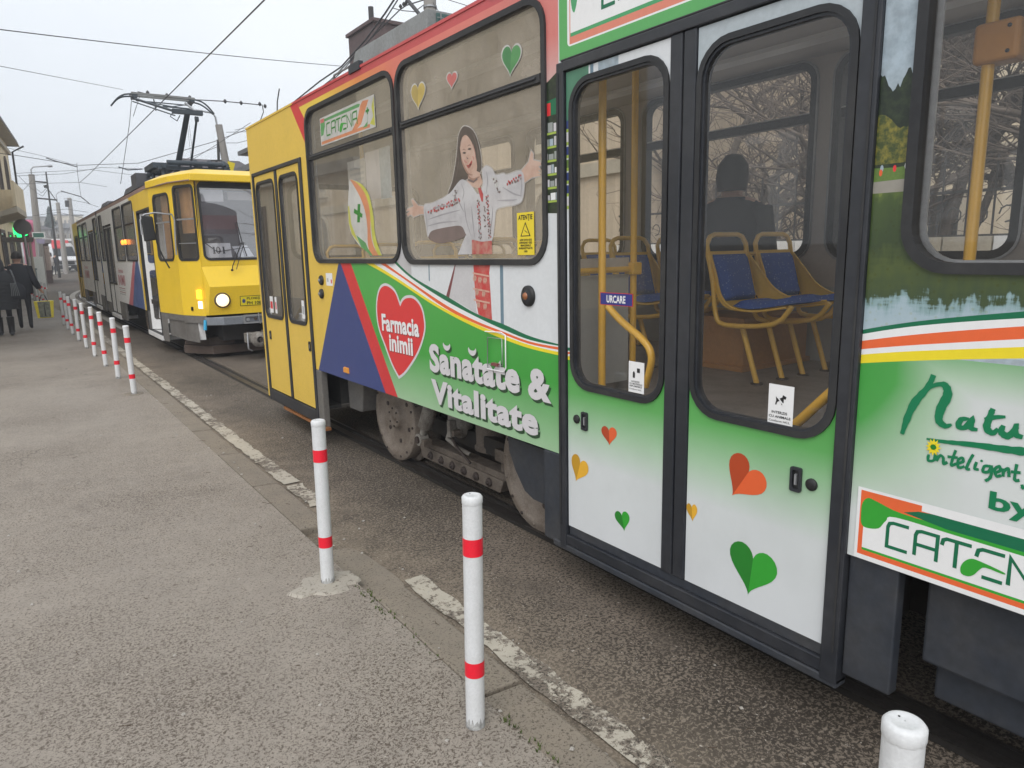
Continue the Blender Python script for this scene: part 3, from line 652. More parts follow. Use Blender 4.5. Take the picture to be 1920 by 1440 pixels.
# header over the mid doors: pharmacy banner
hd = MB()
HP = rect(1.0, 2.462, 2.585, 2.868)
BW = rrect(1.06, 2.505, 2.535, 2.86, 0.02)
hd.mosaic([(p[0], p[1]) for p in rect(0.98, 2.46, 2.59, 2.869)], [], [
    (rect(0.9, 2.44, 2.6, 2.9), 'green_header'), (BW, 'white_plain'), (rect(1.08, 2.512, 2.520, 2.85), 'stripe_orange_pale'), (rect(1.08, 2.541, 2.516, 2.83), 'leaf_header'), (rect(1.08, 2.556, 2.516, 2.83), 'white_plain'),
    (catmull([(2.515, 2.80), (2.505, 2.66), (2.49, 2.632), (2.47, 2.655), (2.455, 2.70), (2.43, 2.73), (2.38, 2.80)], 4, True), 'leaf_header')], F1, 0.003, 'green_header') if False else None
paint('green_header', (0.10, 0.38, 0.11), 0.35, dirt=0.06); paint('leaf_header', (0.06, 0.33, 0.13), 0.35, dirt=0.05); paint('stripe_orange_pale', (0.68, 0.22, 0.15), 0.35, dirt=0.05)
hd.mosaic(rect(0.98, 2.46, 2.59, 2.869), [], [
    (BW, 'white_plain'), (rect(1.08, 2.512, 2.520, 2.85), 'stripe_orange_pale'), (rect(1.08, 2.541, 2.514, 2.852), 'leaf_header'), (rect(1.08, 2.556, 2.514, 2.852), 'white_plain'),
    (catmull([(2.514, 2.80), (2.508, 2.67), (2.49, 2.632), (2.475, 2.655), (2.46, 2.70), (2.43, 2.73), (2.38, 2.80)], 4, True), 'leaf_header')], F1, 0.003, 'green_header')
STROKES = {'C': [[(.85, 1), (.22, 1), (.06, .95), (0, .8), (0, 0), (.85, 0)]], 'A': [[(0, 0), (0, .8), (.06, .95), (.22, 1), (.85, 1), (.85, 0)], [(.03, .45), (.82, .45)]],
           'T': [[(-.12, .72), (-.08, .93), (.05, 1), (.95, 1)], [(.42, .97), (.42, 0)]], 'E': [[(0, .68), (.05, .93), (.2, 1), (.95, 1)], [(.25, 0), (.95, 0)]],
           'N': [[(0, 0), (0, 1), (.85, 0), (.85, 1)]]}
def catena(mb, word, u0, v0, step, hgt, wd, fr, w, mat, leaf, shear=0.0):
    x = u0
    for i, ch in enumerate(word):
        for j, st in enumerate(STROKES[ch]):
            mb.ribbon([(x - a * step * .88, v0 + b * hgt) for a, b in st], wd, fr, w + j * .0004, mat)
        if ch == 'E':
            q = [(-.45, -.12), (-.50, .12), (-.38, .38), (-.15, .55), (.15, .55), (.95, .42), (.95, .34), (.35, .38), (.15, .22), (0, .0), (-.2, -.14)]
            mb.poly(catmull([(x - a * step * .88, v0 + b * hgt) for a, b in q], 3, True), fr, w + .0008, leaf)
        x -= step
catena(hd, 'CATENA', 2.312, 2.605, 0.098, 0.15, 0.0145, F1, 0.0035, 'stripe_darkgreen', 'leaf_header')
hd.build('banner', side)
# lettering, heart, hearts on the panel
def heart_pts(cx, cz, w_, h_, rot=0, n=40):
    P = []
    for k in range(n):
        t = 2 * math.pi * k / n
        x = 16 * math.sin(t) ** 3 / 16; y = (13 * math.cos(t) - 5 * math.cos(2 * t) - 2 * math.cos(3 * t) - math.cos(4 * t)) / 17 + 0.06
        P.append((x * w_ / 2, y * h_ / 2))
    c_, s_ = math.cos(rad(rot)), math.sin(rad(rot))
    return [(cx - (x * c_ - y * s_), cz + x * s_ + y * c_) for x, y in P]
def folded_heart(mb, cx, cz, w_, h_, rot, dark, light, fr, w, edge=None, shadow=True, flip=False):
    P = heart_pts(cx, cz, w_, h_, rot); n = len(P); a = P[:n // 2 + 1]; b = P[n // 2:] + [P[0]]
    if flip: dark, light = light, dark
    if edge: mb.poly(heart_pts(cx, cz, w_ + .018, h_ + .022, rot), fr, w - .0008, edge)
    mb.mosaic(P, [], [(a, light), (b, dark)], fr, w, dark)
Hh = MB()
ho = [(750.7, 566.7), (741, 543), (724, 531), (711, 540), (705.3, 572), (709, 612), (722, 650), (735, 685), (748.4, 710.7), (763, 698), (785, 663), (797.8, 622), (796, 590), (788.9, 569), (776, 555), (762, 554), (754, 560)]
hO = sp_(catmull(ho[:9], 4)) + sp_(catmull(ho[8:] + [ho[0]], 4))[1:-1]
cx_, cz_ = sum(p[0] for p in hO) / len(hO), sum(p[1] for p in hO) / len(hO)
def inset(P, d):
    out = []; n = len(P)
    ar = sum(P[i][0] * P[(i + 1) % n][1] - P[(i + 1) % n][0] * P[i][1] for i in range(n)); sg = 1 if ar > 0 else -1
    for i in range(n):
        a, b, c = Vector(P[i - 1]), Vector(P[i]), Vector(P[(i + 1) % n]); t1 = (b - a).normalized(); t2 = (c - b).normalized()
        n1 = Vector((-t1.y, t1.x)) * sg; n2 = Vector((-t2.y, t2.x)) * sg; m_ = (n1 + n2); m_ = m_.normalized() if m_.length > 1e-5 else n1
        k = d / max(.4, m_.dot(n1)); out.append((b.x + m_.x * k, b.y + m_.y * k))
    return out
Hh.mosaic(hO, [], [(inset(hO, 0.018), 'heart_red')], F1, 0.0015, 'letter_white')
for dy, dz, mt, w_ in ((-.006, -.006, 'letter_edge_red', .0022), (0, 0, 'white_plain', .003)):
    Hh.text('Farmacia', F1, w_, mt, 4.578 + dy, 1.115 + dz, 4.028 + dy, 1.235 + dz, 0.034)
    Hh.text('inimii', F1, w_, mt, 4.475 + dy, 0.985 + dz, 4.125 + dy, 1.10 + dz, 0.034)
Hh.build('heart_emblem', side)
Lt = MB()
for dy, dz, mt, w_, bo in ((-.014, -.014, 'letter_edge', .0015, .055), (0, 0, 'letter_white', .003, .046)):
    Lt.text('Sanatate', F1, w_, mt, 3.905 + dy, 0.912 + dz, 2.935 + dy, 1.092 + dz, bo)
    for bx_, bz_ in (S(838, 646), S(886, 655)):
        P = [(bx_ + dy + .038 * math.cos(a), bz_ + dz + .004 - .026 * math.sin(a)) for a in [math.pi * (-.05 + 1.1 * i / 10) for i in range(11)]]; Lt.ribbon(P, [.006 + .024 * math.sin(math.pi * i / 10) for i in range(11)], F1, w_, mt)
    Lt.text('&', F1, w_, mt, 2.865 + dy, 0.905 + dz, 2.672 + dy, 1.068 + dz, bo)
    Lt.text('Vitalitate', F1, w_, mt, 3.895 + dy, 0.715 + dz, 2.782 + dy, 0.868 + dz, bo)
Lt.build('lettering', side)
# picture side: Natu... inteligent by CATEN
Nt = MB()
def brush(pts, wd, mat='letter_green', w=.002, n=6):
    P = catmull([(a, b, c) for (a, b), c in zip(pts, wd)], n); rr2 = random.Random(int(pts[0][0] * 10))
    Q = [S(p[0], p[1]) for p in P]; W_ = [max(.002, p[2]) * 0.00170 * (1 + rr2.uniform(-.12, .12)) for p in P]
    Nt.ribbon(Q, W_, F1, w, mat)
b2 = lambda l: [(1600 + x * .40302, 600 + y * .40302) for x, y in l]
brush(b2([(375, 255), (350, 310), (290, 380), (255, 450), (228, 530)]), [9, 10, 13, 12, 6])
brush(b2([(345, 320), (390, 300), (430, 305), (440, 350), (410, 410), (400, 465), (430, 492), (460, 485)]), [6, 7, 11, 15, 15, 13, 9, 4], w=.0024)
brush(b2([(540, 460), (505, 462), (490, 492), (520, 500), (555, 462), (548, 500), (580, 510)]), [5, 8, 9, 8, 8, 9, 5])
brush(b2([(652, 412), (640, 440), (622, 500), (650, 525), (675, 505)]), [8, 9, 11, 9, 5]); brush(b2([(612, 462), (660, 452), (710, 450)]), [6, 7, 4], w=.0024)
brush(b2([(700, 490), (690, 520), (720, 540), (750, 512), (760, 490), (755, 530), (790, 545)]), [6, 10, 10, 8, 7, 10, 6])
brush(b2([(342, 552), (420, 565), (560, 580), (700, 600), (800, 612)]), [3, 6, 9, 12, 13])
th_ = [4.2, 4.2]
def thin(l, wd=4.6, w=.002): brush(b2(l), [wd] * len(l), w=w)
thin([(352, 625), (350, 652), (375, 652), (385, 625), (388, 655)]); thin([(388, 655), (405, 630), (420, 640), (422, 668), (440, 660)], w=.0024)
thin([(478, 605), (462, 650), (458, 675), (480, 668)]); thin([(440, 635), (488, 640)], w=.0024)
thin([(480, 668), (512, 658), (508, 640), (490, 652), (492, 685), (520, 680)], w=.0028)
thin([(560, 625), (545, 650), (528, 690), (545, 694)]); thin([(575, 660), (566, 690), (585, 695)]); Nt.poly(circ(*S(1600 + 598 * .403, 600 + 655 * .403), .0035, n=10), F1, .002, 'letter_green')
thin([(640, 680), (612, 680), (605, 705), (630, 705), (645, 682), (640, 730), (615, 748)]); thin([(655, 712), (685, 700), (680, 680), (660, 695), (668, 725), (690, 722)], w=.0024)
thin([(700, 690), (698, 728)]); thin([(700, 705), (722, 690), (726, 730)], w=.0024); thin([(762, 670), (752, 740), (775, 745)]); thin([(735, 705), (780, 710)], w=.0024); thin([(785, 765), (790, 778), (785, 785)])
fc = S(1751, 838); 
for k in range(12):
    a = 2 * math.pi * k / 12; c_, s_ = math.cos(a), math.sin(a)
    Nt.poly([(fc[0] + c_ * .008 - s_ * .006, fc[1] + s_ * .008 + c_ * .006), (fc[0] + c_ * .021, fc[1] + s_ * .026), (fc[0] + c_ * .008 + s_ * .006, fc[1] + s_ * .008 - c_ * .006)], F1, .003 + .0002 * (k % 2), 'stripe_yellow')
Nt.poly(circ(*fc, .008, n=14), F1, .0036, 'leaf_dark')
Nt.text('by', F1, .002, 'letter_green', 0.762, 0.918, 0.655, 0.985, 0.03)
Nt.build('lettering', side)
# framed pharmacy sign low on the panel
Cs = MB(); SO = rect(0.42, 0.668, 1.125, 0.905)
Cs.mosaic(rect(0.40, 0.669, 1.122, 0.902), [], [
    (rect(0.41, 0.684, 1.112, 0.893), 'stripe_orange'), (rect(0.41, 0.700, 1.098, 0.80), 'leaf_green'), (rect(0.41, 0.708, 1.098, 0.845), 'white_plain'),
    (catmull([(1.108, 0.815), (1.106, 0.85), (1.09, 0.872), (1.06, 0.868), (0.98, 0.852), (0.80, 0.852), (0.40, 0.856), (0.40, 0.828), (0.80, 0.832), (1.00, 0.835), (1.03, 0.815), (1.05, 0.785), (1.085, 0.775), (1.104, 0.782)], 4, True), 'leaf_green'),
    ([(0.98, 0.858), (0.94, 0.872), (0.90, 0.876), (0.40, 0.876), (0.40, 0.838), (0.86, 0.843)], 'stripe_darkgreen'), (rect(0.40, 0.876, 0.93, 0.893), 'white_plain')], F1, 0.003, 'white_plain')
catena(Cs, 'CATEN', 1.022, 0.737, 0.0815, 0.078, 0.0105, F1, 0.0036, 'stripe_darkgreen', 'leaf_green')
Cs.build('pharmacy_sign', side)

# rubber-framed windows with a top-hung light
def window(parent, rr_, hole, fr, bar=(2.375, 2.445), pane='tram_glass', name='window', gw=0.030):
    y0 = min(p[0] for p in hole); y1 = max(p[0] for p in hole)
    g = MB(); g.ring(inset(hole, -0.014), inset(hole, gw - .014), fr, -0.03, 0.012, 'rubber')
    if bar: g.hexa([fr(y0 + .03, bar[0], -.02), fr(y1 - .03, bar[0], -.02), fr(y1 - .03, bar[1], -.02), fr(y0 + .03, bar[1], -.02)], [fr(y0 + .03, bar[0] + .008, .006), fr(y1 - .03, bar[0] + .008, .006), fr(y1 - .03, bar[1] - .008, .006), fr(y0 + .03, bar[1] - .008, .006)], 'rubber')
    if bar: g.tube([fr(y0 + .06, (bar[0] + bar[1]) / 2, .008), fr(y1 - .06, (bar[0] + bar[1]) / 2, .008)], .006, 'door_post', 6)
    o = g.build(name, parent)
    p = MB(); p.mosaic(inset(hole, .012), [], [], fr, -0.012, pane); p.build('window_pane', o)
    # bright inner trim
    t = MB(); t.ring(inset(hole, -0.005), inset(hole, .022), fr, -0.064, -0.056, 'aluminium'); t.build('inner_trim', o)
    return o
win1 = window(T1, 0, W1, F1, (2.385, 2.437), 'tram_glass_refl_haze'); win2 = window(T1, 0, W2, F1, (2.395, 2.447), 'tram_glass_refl_beige'); win3 = window(T1, 0, W3, F1, (2.50, 2.555))
# stickers on the panes (on the glass, inside the frames)
GW = -0.009
seethru('fade_yellow', (0.62, 0.46, 0.12), .85); seethru('fade_red', (0.62, 0.16, 0.15), .85); seethru('fade_green', (0.10, 0.32, 0.11), .9); seethru('fade_white', (0.58, 0.57, 0.54), .9)
seethru('fade_green_dark', (0.07, 0.25, 0.09), .9); seethru('fade_yellow_dark', (0.46, 0.34, 0.10), .85); seethru('fade_orange', (0.66, 0.25, 0.12), .9); seethru('fade_lime', (0.56, 0.56, 0.08), .9)
seethru('fig_white', (0.58, 0.57, 0.58), .84, vs=9, c2=(.47, .455, .47)); seethru('fig_skin', (0.60, 0.42, 0.34), .84, vs=14, c2=(.50, .31, .235)); seethru('fig_apron', (0.46, 0.08, 0.08), .86, vs=30, c2=(.50, .24, .19)); seethru('fig_fold', (0.40, 0.385, 0.40), .8); seethru('fig_shade', (0.42, 0.25, 0.19), .85); seethru('fig_blush', (0.62, 0.30, 0.25), .8); seethru('fig_gloss', (0.17, 0.13, 0.115), .9); seethru('fig_hair', (0.10, 0.08, 0.07), .86); seethru('fig_red', (0.48, 0.07, 0.07), .95); seethru('fig_lace', (0.20, 0.15, 0.14), .9); seethru('fig_outline', (0.60, 0.57, 0.54), .6)
st = MB()
for (cy_, cz_, a, b, ro, d_, l_) in ((3.925, 2.557, .17, .165, -4, 'fade_yellow_dark', 'fade_yellow'), (3.532, 2.567, .105, .09, -6, 'fade_red', 'fade_red'), (2.972, 2.552, .155, .155, -8, 'fade_green_dark', 'fade_green')):
    folded_heart(st, cy_, cz_, a, b, ro, d_, l_, F1, GW + .002, 'fade_white')
# printed woman with open arms
LIM = lambda P: [(min(max(y, 2.745), 4.145), min(max(z, 1.632), 2.38)) for y, z in P]
figall = []
for nm, mt in (('skirt', 'fig_white'), ('lace', 'fig_lace'), ('hair', 'fig_hair'), ('neck', 'fig_skin'), ('hand_l', 'fig_skin'), ('hand_r', 'fig_skin'), ('blouse', 'fig_white'), ('apron', 'fig_apron'), ('face', 'fig_skin')):
    figall.append((LIM(fig[nm]), mt))
def grow(P, d): return inset(P, -d)
outl = [(LIM(grow(fig[k_], .006)), 'fig_outline') for k_ in ('hair', 'blouse', 'hand_l', 'hand_r')]
st.mosaic(rect(2.74, 1.63, 4.15, 2.385), [], outl + figall, F1, GW + .001, None)
q = lambda l: sp_(wc(l))
for pl, mt in ((q(catmull([(630, 240), (642, 232), (655, 240), (642, 246)], 3, True)), 'fig_hair'), (q(catmull([(665, 215), (678, 205), (690, 212), (678, 220)], 3, True)), 'fig_hair'),
               (q([(625, 222), (640, 212), (655, 222), (640, 216)]), 'fig_hair'), (q([(660, 196), (676, 184), (690, 190), (676, 188)]), 'fig_hair'),
               (q(catmull([(660, 318), (672, 322), (694, 288), (690, 320), (674, 342), (664, 338)], 3, True)), 'fig_red'), (q([(667, 324), (676, 326), (690, 300), (686, 318), (674, 334)]), 'fade_white'),
               (q([(655, 262), (662, 282), (672, 278), (666, 274)]), 'fig_lace'), (q([(735, 478), (752, 472), (770, 520), (768, 570), (758, 566), (745, 520)]), 'fig_red'),
               (q([(668, 412), (705, 428), (730, 405), (732, 420), (704, 442), (668, 428)]), 'fig_lace')):
    st.poly(pl, F1, GW + .0022, mt)
def stroke(l, wd, mt, k=0):
    P = catmull(wc(l), 5); n = len(P); st.ribbon(sp_(P), [max(.0006, wd * math.sin(math.pi * (i + .4) / n)) for i in range(n)], F1, GW + .0016 + k * .00012, mt)
for i, l in enumerate(([(398, 690), (500, 655), (615, 625)], [(392, 735), (480, 712), (600, 700)], [(640, 560), (655, 690), (690, 805)], [(690, 600), (700, 700), (712, 815)], [(835, 600), (828, 700), (808, 825)], [(900, 470), (975, 515), (1028, 530)], [(865, 560), (940, 560), (1000, 555)],
    [(560, 520), (600, 560), (640, 640)], [(420, 625), (480, 600), (560, 590)], [(790, 360), (800, 430), (790, 520)], [(620, 440), (640, 500), (630, 560)], [(1020, 380), (1030, 450), (1022, 540)], [(376, 610), (388, 690), (398, 790)], [(740, 700), (742, 760), (748, 830)])): stroke(l, .009 if i < 9 else .006, 'fig_fold', i)
for i, l in enumerate(([(652, 70), (610, 140), (590, 300), (560, 450)], [(690, 95), (725, 180), (738, 300)], [(640, 85), (612, 200), (600, 330), (575, 460)], [(705, 110), (735, 220), (748, 340)])): stroke(l, .006, 'fig_gloss', i)
stroke([(618, 250), (632, 310), (668, 378), (700, 388)], .012, 'fig_shade', 1); stroke([(664, 392), (700, 420), (745, 400)], .014, 'fig_shade', 2); stroke([(640, 285), (650, 300), (662, 306)], .012, 'fig_blush', 3); stroke([(696, 262), (704, 272), (708, 290)], .010, 'fig_blush', 4)
stroke([(700, 175), (715, 240), (722, 320)], .005, 'fig_blush', 5); stroke([(648, 312), (672, 336), (700, 300)], .003, 'fig_shade', 9)
rr = random.Random(11)
def blobs(x0, y0, x1, y1, n, mats, s=7):
    for i in range(n * 2):
        t = (i + .5) / (n * 2); x = x0 + (x1 - x0) * t; y = y0 + (y1 - y0) * t
        for k in range(4):
            a = rr.uniform(0, 6.28); d_ = s * .9
            st.poly(q(circ(x + math.cos(a + k * 1.57) * d_, y + math.sin(a + k * 1.57) * d_ * 1.4, s * .5, s * .8, 7)), F1, GW + .0022 + .0001 * k, rr.choice(mats))
blobs(400, 640, 610, 560, 5, ['fig_red', 'fig_lace', 'fig_red'], 11); blobs(935, 450, 1025, 400, 3, ['fig_red', 'fig_lace'], 11); blobs(735, 560, 750, 820, 6, ['fig_lace', 'fig_red'], 8)
blobs(795, 520, 815, 820, 7, ['fig_lace', 'fig_red', 'fig_lace'], 8); blobs(775, 600, 782, 740, 3, ['fig_lace', 'fig_lace'], 7); blobs(840, 400, 880, 500, 4, ['fig_lace', 'fade_white'], 9); blobs(590, 480, 560, 600, 4, ['fade_white', 'fig_lace'], 8)
st.build('printed_figure', win2)
# on the lower panel: bands of the apron
ap = MB()
for i, y in enumerate((985, 1045, 1150, 1225)):
    ap.poly(q([(702 + i * 4, y), (822, y + 22), (822, y + 34), (704 + i * 4, y + 12)]), F1, .001, 'skin_print') if y > 990 else None
rr = random.Random(2)
for x0, y0 in ((715, 1085), (750, 1095), (785, 1100), (730, 1180), (775, 1190), (740, 1265), (785, 1275)):
    for k in range(3): ap.poly(q([(x0 + k * 7, y0 - 24), (x0 + 5 + k * 7, y0), (x0 + k * 7 - 3, y0 + 26), (x0 - 6 + k * 7, y0)]), F1, .001, 'skin_print')
ap.build('printed_apron', side)
# warning sticker
def sticker(parent, name, y0, z0, y1, z1, base, fr, w, items, edge=None):
    mb = MB(); mb.poly(rect(y1, z0, y0, z1), fr, w, base, .0006)
    for it in items: it(mb)
    return mb.build(name, parent)
def T_(txt, a, b, c, d, mat='black_ink', bold=.01, y0=0, y1=1, z0=0, z1=1, fr=F1, w=0.0):
    return lambda mb: mb.text(txt, fr, w, mat, y0 + a * (y1 - y0), z0 + b * (z1 - z0), y0 + c * (y1 - y0), z0 + d * (z1 - z0), bold)
def PL(pts, mat, y0, y1, z0, z1, fr, w): return lambda mb: mb.poly([(y0 + a * (y1 - y0), z0 + b * (z1 - z0)) for a, b in pts], fr, w, mat)
k_ = dict(y0=2.945, y1=2.805, z0=1.625, z1=1.83, w=GW + .004); kk = dict(y0=2.945, y1=2.805, z0=1.625, z1=1.83, fr=F1, w=GW + .004)
sticker(win2, 'warning_sticker', 2.945, 1.625, 2.805, 1.83, 'sticker_yellow', F1, GW + .0032, [
    T_('ATENŢIE', .08, .80, .92, .95, bold=.03, **k_), PL([(.5, .78), (.20, .44), (.80, .44)], 'black_ink', **kk),
    PL([(.5, .73), (.27, .46), (.73, .46)], 'sticker_yellow', 2.945, 2.805, 1.625, 1.83, F1, GW + .0044), PL([(.42, .60), (.60, .54), (.66, .50), (.48, .56)], 'black_ink', 2.945, 2.805, 1.625, 1.83, F1, GW + .0048),
    T_('ACEST SPATIU ESTE', .14, .33, .86, .38, bold=.03, **k_), T_('SUPRAVEGHEAT VIDEO', .12, .265, .88, .315, bold=.03, **k_), T_('IMAGINILE', .2, .20, .8, .25, bold=.03, **k_), T_('INREGISTRATE', .1, .135, .9, .185, bold=.03, **k_), T_('1009', .4, .06, .6, .11, bold=.03, **k_)])
# CATENA strip and leaf on the small window
c1 = MB(); cat1 = rect(4.53, 2.468, 5.53, 2.672)
c1.mosaic(cat1, [], [
    (rect(4.54, 2.478, 5.52, 2.662), 'fade_white'), (rect(4.62, 2.478, 5.52, 2.50), 'fade_orange'), ([(5.52, 2.54), (5.52, 2.662), (5.43, 2.662), (5.43, 2.60), (5.47, 2.545)], 'fade_green'), (rect(5.44, 2.635, 5.52, 2.662), 'fade_red'),
    ([(5.43, 2.636), (5.43, 2.655), (4.80, 2.657), (4.76, 2.65), (4.78, 2.634)], 'fade_green'), ([(4.72, 2.662), (4.62, 2.655), (4.70, 2.58), (4.76, 2.52), (4.85, 2.495), (4.93, 2.495), (4.82, 2.56), (4.76, 2.64)], 'fade_orange'),
    ([(4.54, 2.662), (4.58, 2.60), (4.56, 2.54), (4.62, 2.50), (4.54, 2.478)], 'fade_lime'), ([(4.64, 2.59), (4.66, 2.52), (4.74, 2.49), (4.66, 2.49)], 'fade_green')], F1, GW + .001, 'fade_white')
catena(c1, 'CATENA', 5.40, 2.530, 0.100, 0.085, 0.0115, F1, GW + .0016, 'leaf_dark', 'leaf_green')
c1.poly([(4.655, 2.565), (4.655, 2.61), (4.64, 2.61), (4.64, 2.565)], F1, GW + .0016, 'leaf_dark'); c1.poly([(4.675, 2.58), (4.675, 2.595), (4.62, 2.595), (4.62, 2.58)], F1, GW + .002, 'leaf_dark')
c1.build('window_strip', win1)
lf = MB(); lw = lambda l: [(440 + x * .20833, 220 + y * .20833) for x, y in l]
lfo = sp_(lw(catmull([(1030, 560), (1130, 600), (1190, 680), (1220, 780), (1240, 900), (1250, 1030), (1275, 1140), (1320, 1268), (1235, 1268), (1190, 1220), (1110, 1150), (1045, 1050), (1018, 950), (1010, 800), (1018, 650)], 4, True)))
lfo = [(y, max(z, 1.633)) for y, z in lfo]
def lfp(l): return [(y, max(z, 1.633)) for y, z in sp_(lw(l))]
lf.mosaic(lfo, [], [(lfp(catmull([(1030, 560), (1130, 600), (1190, 680), (1220, 780), (1240, 900), (1250, 1030), (1275, 1140), (1320, 1268), (1295, 1268), (1240, 1140), (1222, 1030), (1210, 900), (1190, 790), (1150, 700), (1090, 620)], 3, True)), 'fade_lime'),
    (lfp(catmull([(1030, 560), (1090, 590), (1160, 680), (1200, 800), (1212, 920), (1215, 1040), (1240, 1160), (1295, 1268), (1230, 1268), (1190, 1150), (1185, 1000), (1165, 850), (1120, 720), (1060, 610)], 3, True)), 'fade_orange'),
    (lfp([(1085, 1060), (1110, 1080), (1170, 1130), (1190, 1180), (1235, 1268), (1200, 1240), (1130, 1170)]), 'fade_green'), (lfp([(1010, 800), (1022, 800), (1040, 960), (1075, 1050), (1120, 1150), (1045, 1050), (1018, 950)]), 'fade_lime')], F1, GW + .001, 'fade_white')
lf.poly(lfp([(1098, 780), (1122, 780), (1118, 945), (1094, 945)]), F1, GW + .0018, 'leaf_dark'); lf.poly(lfp([(1068, 820), (1142, 870), (1138, 905), (1064, 860)]), F1, GW + .0022, 'leaf_dark')
lf.build('window_leaf', win1)
# notices hung inside the small window
nb = MB(); FI = lambda u, v, w=0: (XS + 0.12 - w, u, v)
nb.poly(rect(4.72, 2.03, 4.98, 2.36), FI, 0, 'letter_white', .002); nb.poly(rect(4.55, 2.02, 4.72, 2.36), FI, 0.01, 'sky_print', .002)
nb.poly(rect(4.98, 2.05, 5.3, 2.33), FI, .004, 'fade_white', .002)
for i in range(5): nb.poly(rect(5.0, 2.10 + .04 * i, 5.26, 2.118 + .04 * i), FI, .006, 'partition')
nb.build('notice', T1)

# ---------------- doors
stripe_z = dict(l=(1065, (652, 658, 660, 664, 668, 675)), r=(1240.6, (657, 662, 668, 675, 681, 690)), rr=(1565, (623, 632, 643.6, 659, 669, 685)))
def leaf(name, y0, y1, z0, z1, gl, mats, parent, fr, handle=True, regions=(), lock=None, pane='tram_glass', bot=None):
    """door leaf standing proud in its opening; y0 is its left edge seen from the street"""
    mb = MB(); mb.mosaic(rect(y1, z0, y0, z1), [gl], list(regions), fr, 0.0, mats)
    mb.mosaic(rect(y1, z0, y0, z1), [gl], [], fr, -0.035, 'inner_grey')
    for a, b in (((y0, z0), (y1, z0)), ((y1, z0), (y1, z1)), ((y1, z1), (y0, z1)), ((y0, z1), (y0, z0))):
        mb.add([fr(*a, 0), fr(*b, 0), fr(*b, -.035), fr(*a, -.035)], [[0, 1, 2, 3]], 'rubber')
    o = mb.build(name, parent)
    g = MB(); g.ring(inset(gl, -0.010), inset(gl, .012), fr, -0.04, 0.009, 'rubber'); g.ring(inset(gl, .012), inset(gl, .022), fr, -0.03, 0.002, 'door_post'); g.build('window_gasket', o)
    p = MB(); p.mosaic(inset(gl, .015), [], [], fr, -0.008, pane); p.build('window_pane', o)
    if handle:
        hy, hz = handle; h = MB()
        h.ring(rrect(hy - .021, hz - .043, hy + .021, hz + .043, .007, 3), rrect(hy - .012, hz - .033, hy + .012, hz + .033, .004, 3), fr, 0, .009, 'door_post')
        h.hexa([fr(hy - .012, hz - .033, .001), fr(hy + .012, hz - .033, .001), fr(hy + .012, hz + .033, .001), fr(hy - .012, hz + .033, .001)], [fr(hy - .012, hz - .033, .002), fr(hy + .012, hz - .033, .002), fr(hy + .012, hz + .033, .002), fr(hy - .012, hz + .033, .002)], 'black_ink')
        h.hexa([fr(hy - .004, hz - .02, .002), fr(hy + .004, hz - .02, .002), fr(hy + .004, hz + .02, .002), fr(hy - .004, hz + .02, .002)], [fr(hy - .003, hz - .018, .010), fr(hy + .003, hz - .018, .010), fr(hy + .003, hz + .018, .010), fr(hy - .003, hz + .018, .010)], 'aluminium')
        h.build('handle', o)
    if lock:
        l_ = MB(); c = fr(lock[0], lock[1], 0); l_.lathe([(.021, 0), (.021, .006), (.017, .010), (0.001, .011)], c, (-1, 0, 0), 'black_ink', 18); l_.build('lock', o)
    return o
zS = lambda px, py: S(px, py)[1]
def dstripes(y0, y1, zl, zr):
    """printed stripes crossing a leaf, heights given at its left and right edge"""
    mt = ['stripe_darkgreen', 'white_plain', 'stripe_orange', 'white_plain', 'stripe_yellow']
    return [([(y0, zl[i]), (y1, zr[i]), (y1, zr[i + 1]), (y0, zl[i + 1])], mt[i]) for i in range(5)]
zL = [zS(1065, y) for y in stripe_z['l'][1]]; zR = [zS(1240.6, y) for y in stripe_z['r'][1]]; zRR = [zS(1565, y) for y in stripe_z['rr'][1]]
zM = [a + (b - a) * .10 for a, b in zip(zR, zRR)]
GLL = rrect(1.952, 1.022, 2.514, 2.358, 0.115); GLR = rrect(1.222, 1.022, 1.800, 2.345, 0.125)
paint('leaf_top_green', (0.07, 0.21, 0.13), 0.35, dirt=0.1); paint('door_sky', (0.42, 0.47, 0.50), 0.35, dirt=0.15, dscale=3, dirtcol=(0.32, 0.37, 0.40))
regs = [(rect(1.9, .2, 2.6, zR[5]), 'door_green'), (rect(2.40, 2.28, 2.56, 2.45), 'leaf_top_green'), (rect(2.49, 2.20, 2.56, 2.45), 'leaf_top_green'), (rect(2.37, 2.3, 2.39, 2.42), 'blueline_print'), (rect(2.22, 2.33, 2.34, 2.42), 'sky_print')]
rr = random.Random(21)
for i in range(7):
    z_ = 1.84 + .055 * i; regs += [(rect(2.508, z_, 2.549, z_ + .035), rr.choice(['sky_print', 'letter_white', 'lawn_print', 'livery_blue'])), (rect(2.508, z_ - .014, 2.549, z_), 'leaf_pale')]
regs += dstripes(2.56, 1.9, zL, zR)
dl = leaf('door_leaf', 2.548, 1.942, 0.320, 2.405, GLL, 'livery_white', T1, F1, (2.426, .866), regs, (2.483, .866))
regs = [(rect(1.2, .2, 1.83, 1.30), 'door_green'), (rect(1.2, zRR[0] - .01, 1.83, 1.50), 'sky_print'), (rect(1.2, 1.84, 1.83, 2.5), 'door_sky'), (rect(1.195, 1.55, 1.235, 1.80), 'lake_print'), ([(1.195, 1.84), (1.195, 2.06), (1.21, 2.09), (1.235, 2.07), (1.235, 1.84)], 'forest_print'), ([(1.195, 1.90), (1.195, 2.0), (1.235, 2.0), (1.235, 1.90)], 'tree_print')]
regs += dstripes(1.83, 1.2, zM, zRR)
dr = leaf('door_leaf', 1.812, 1.213, 0.318, 2.405, GLR, 'livery_white', T1, F1, (1.338, .868), regs, (1.281, .864))
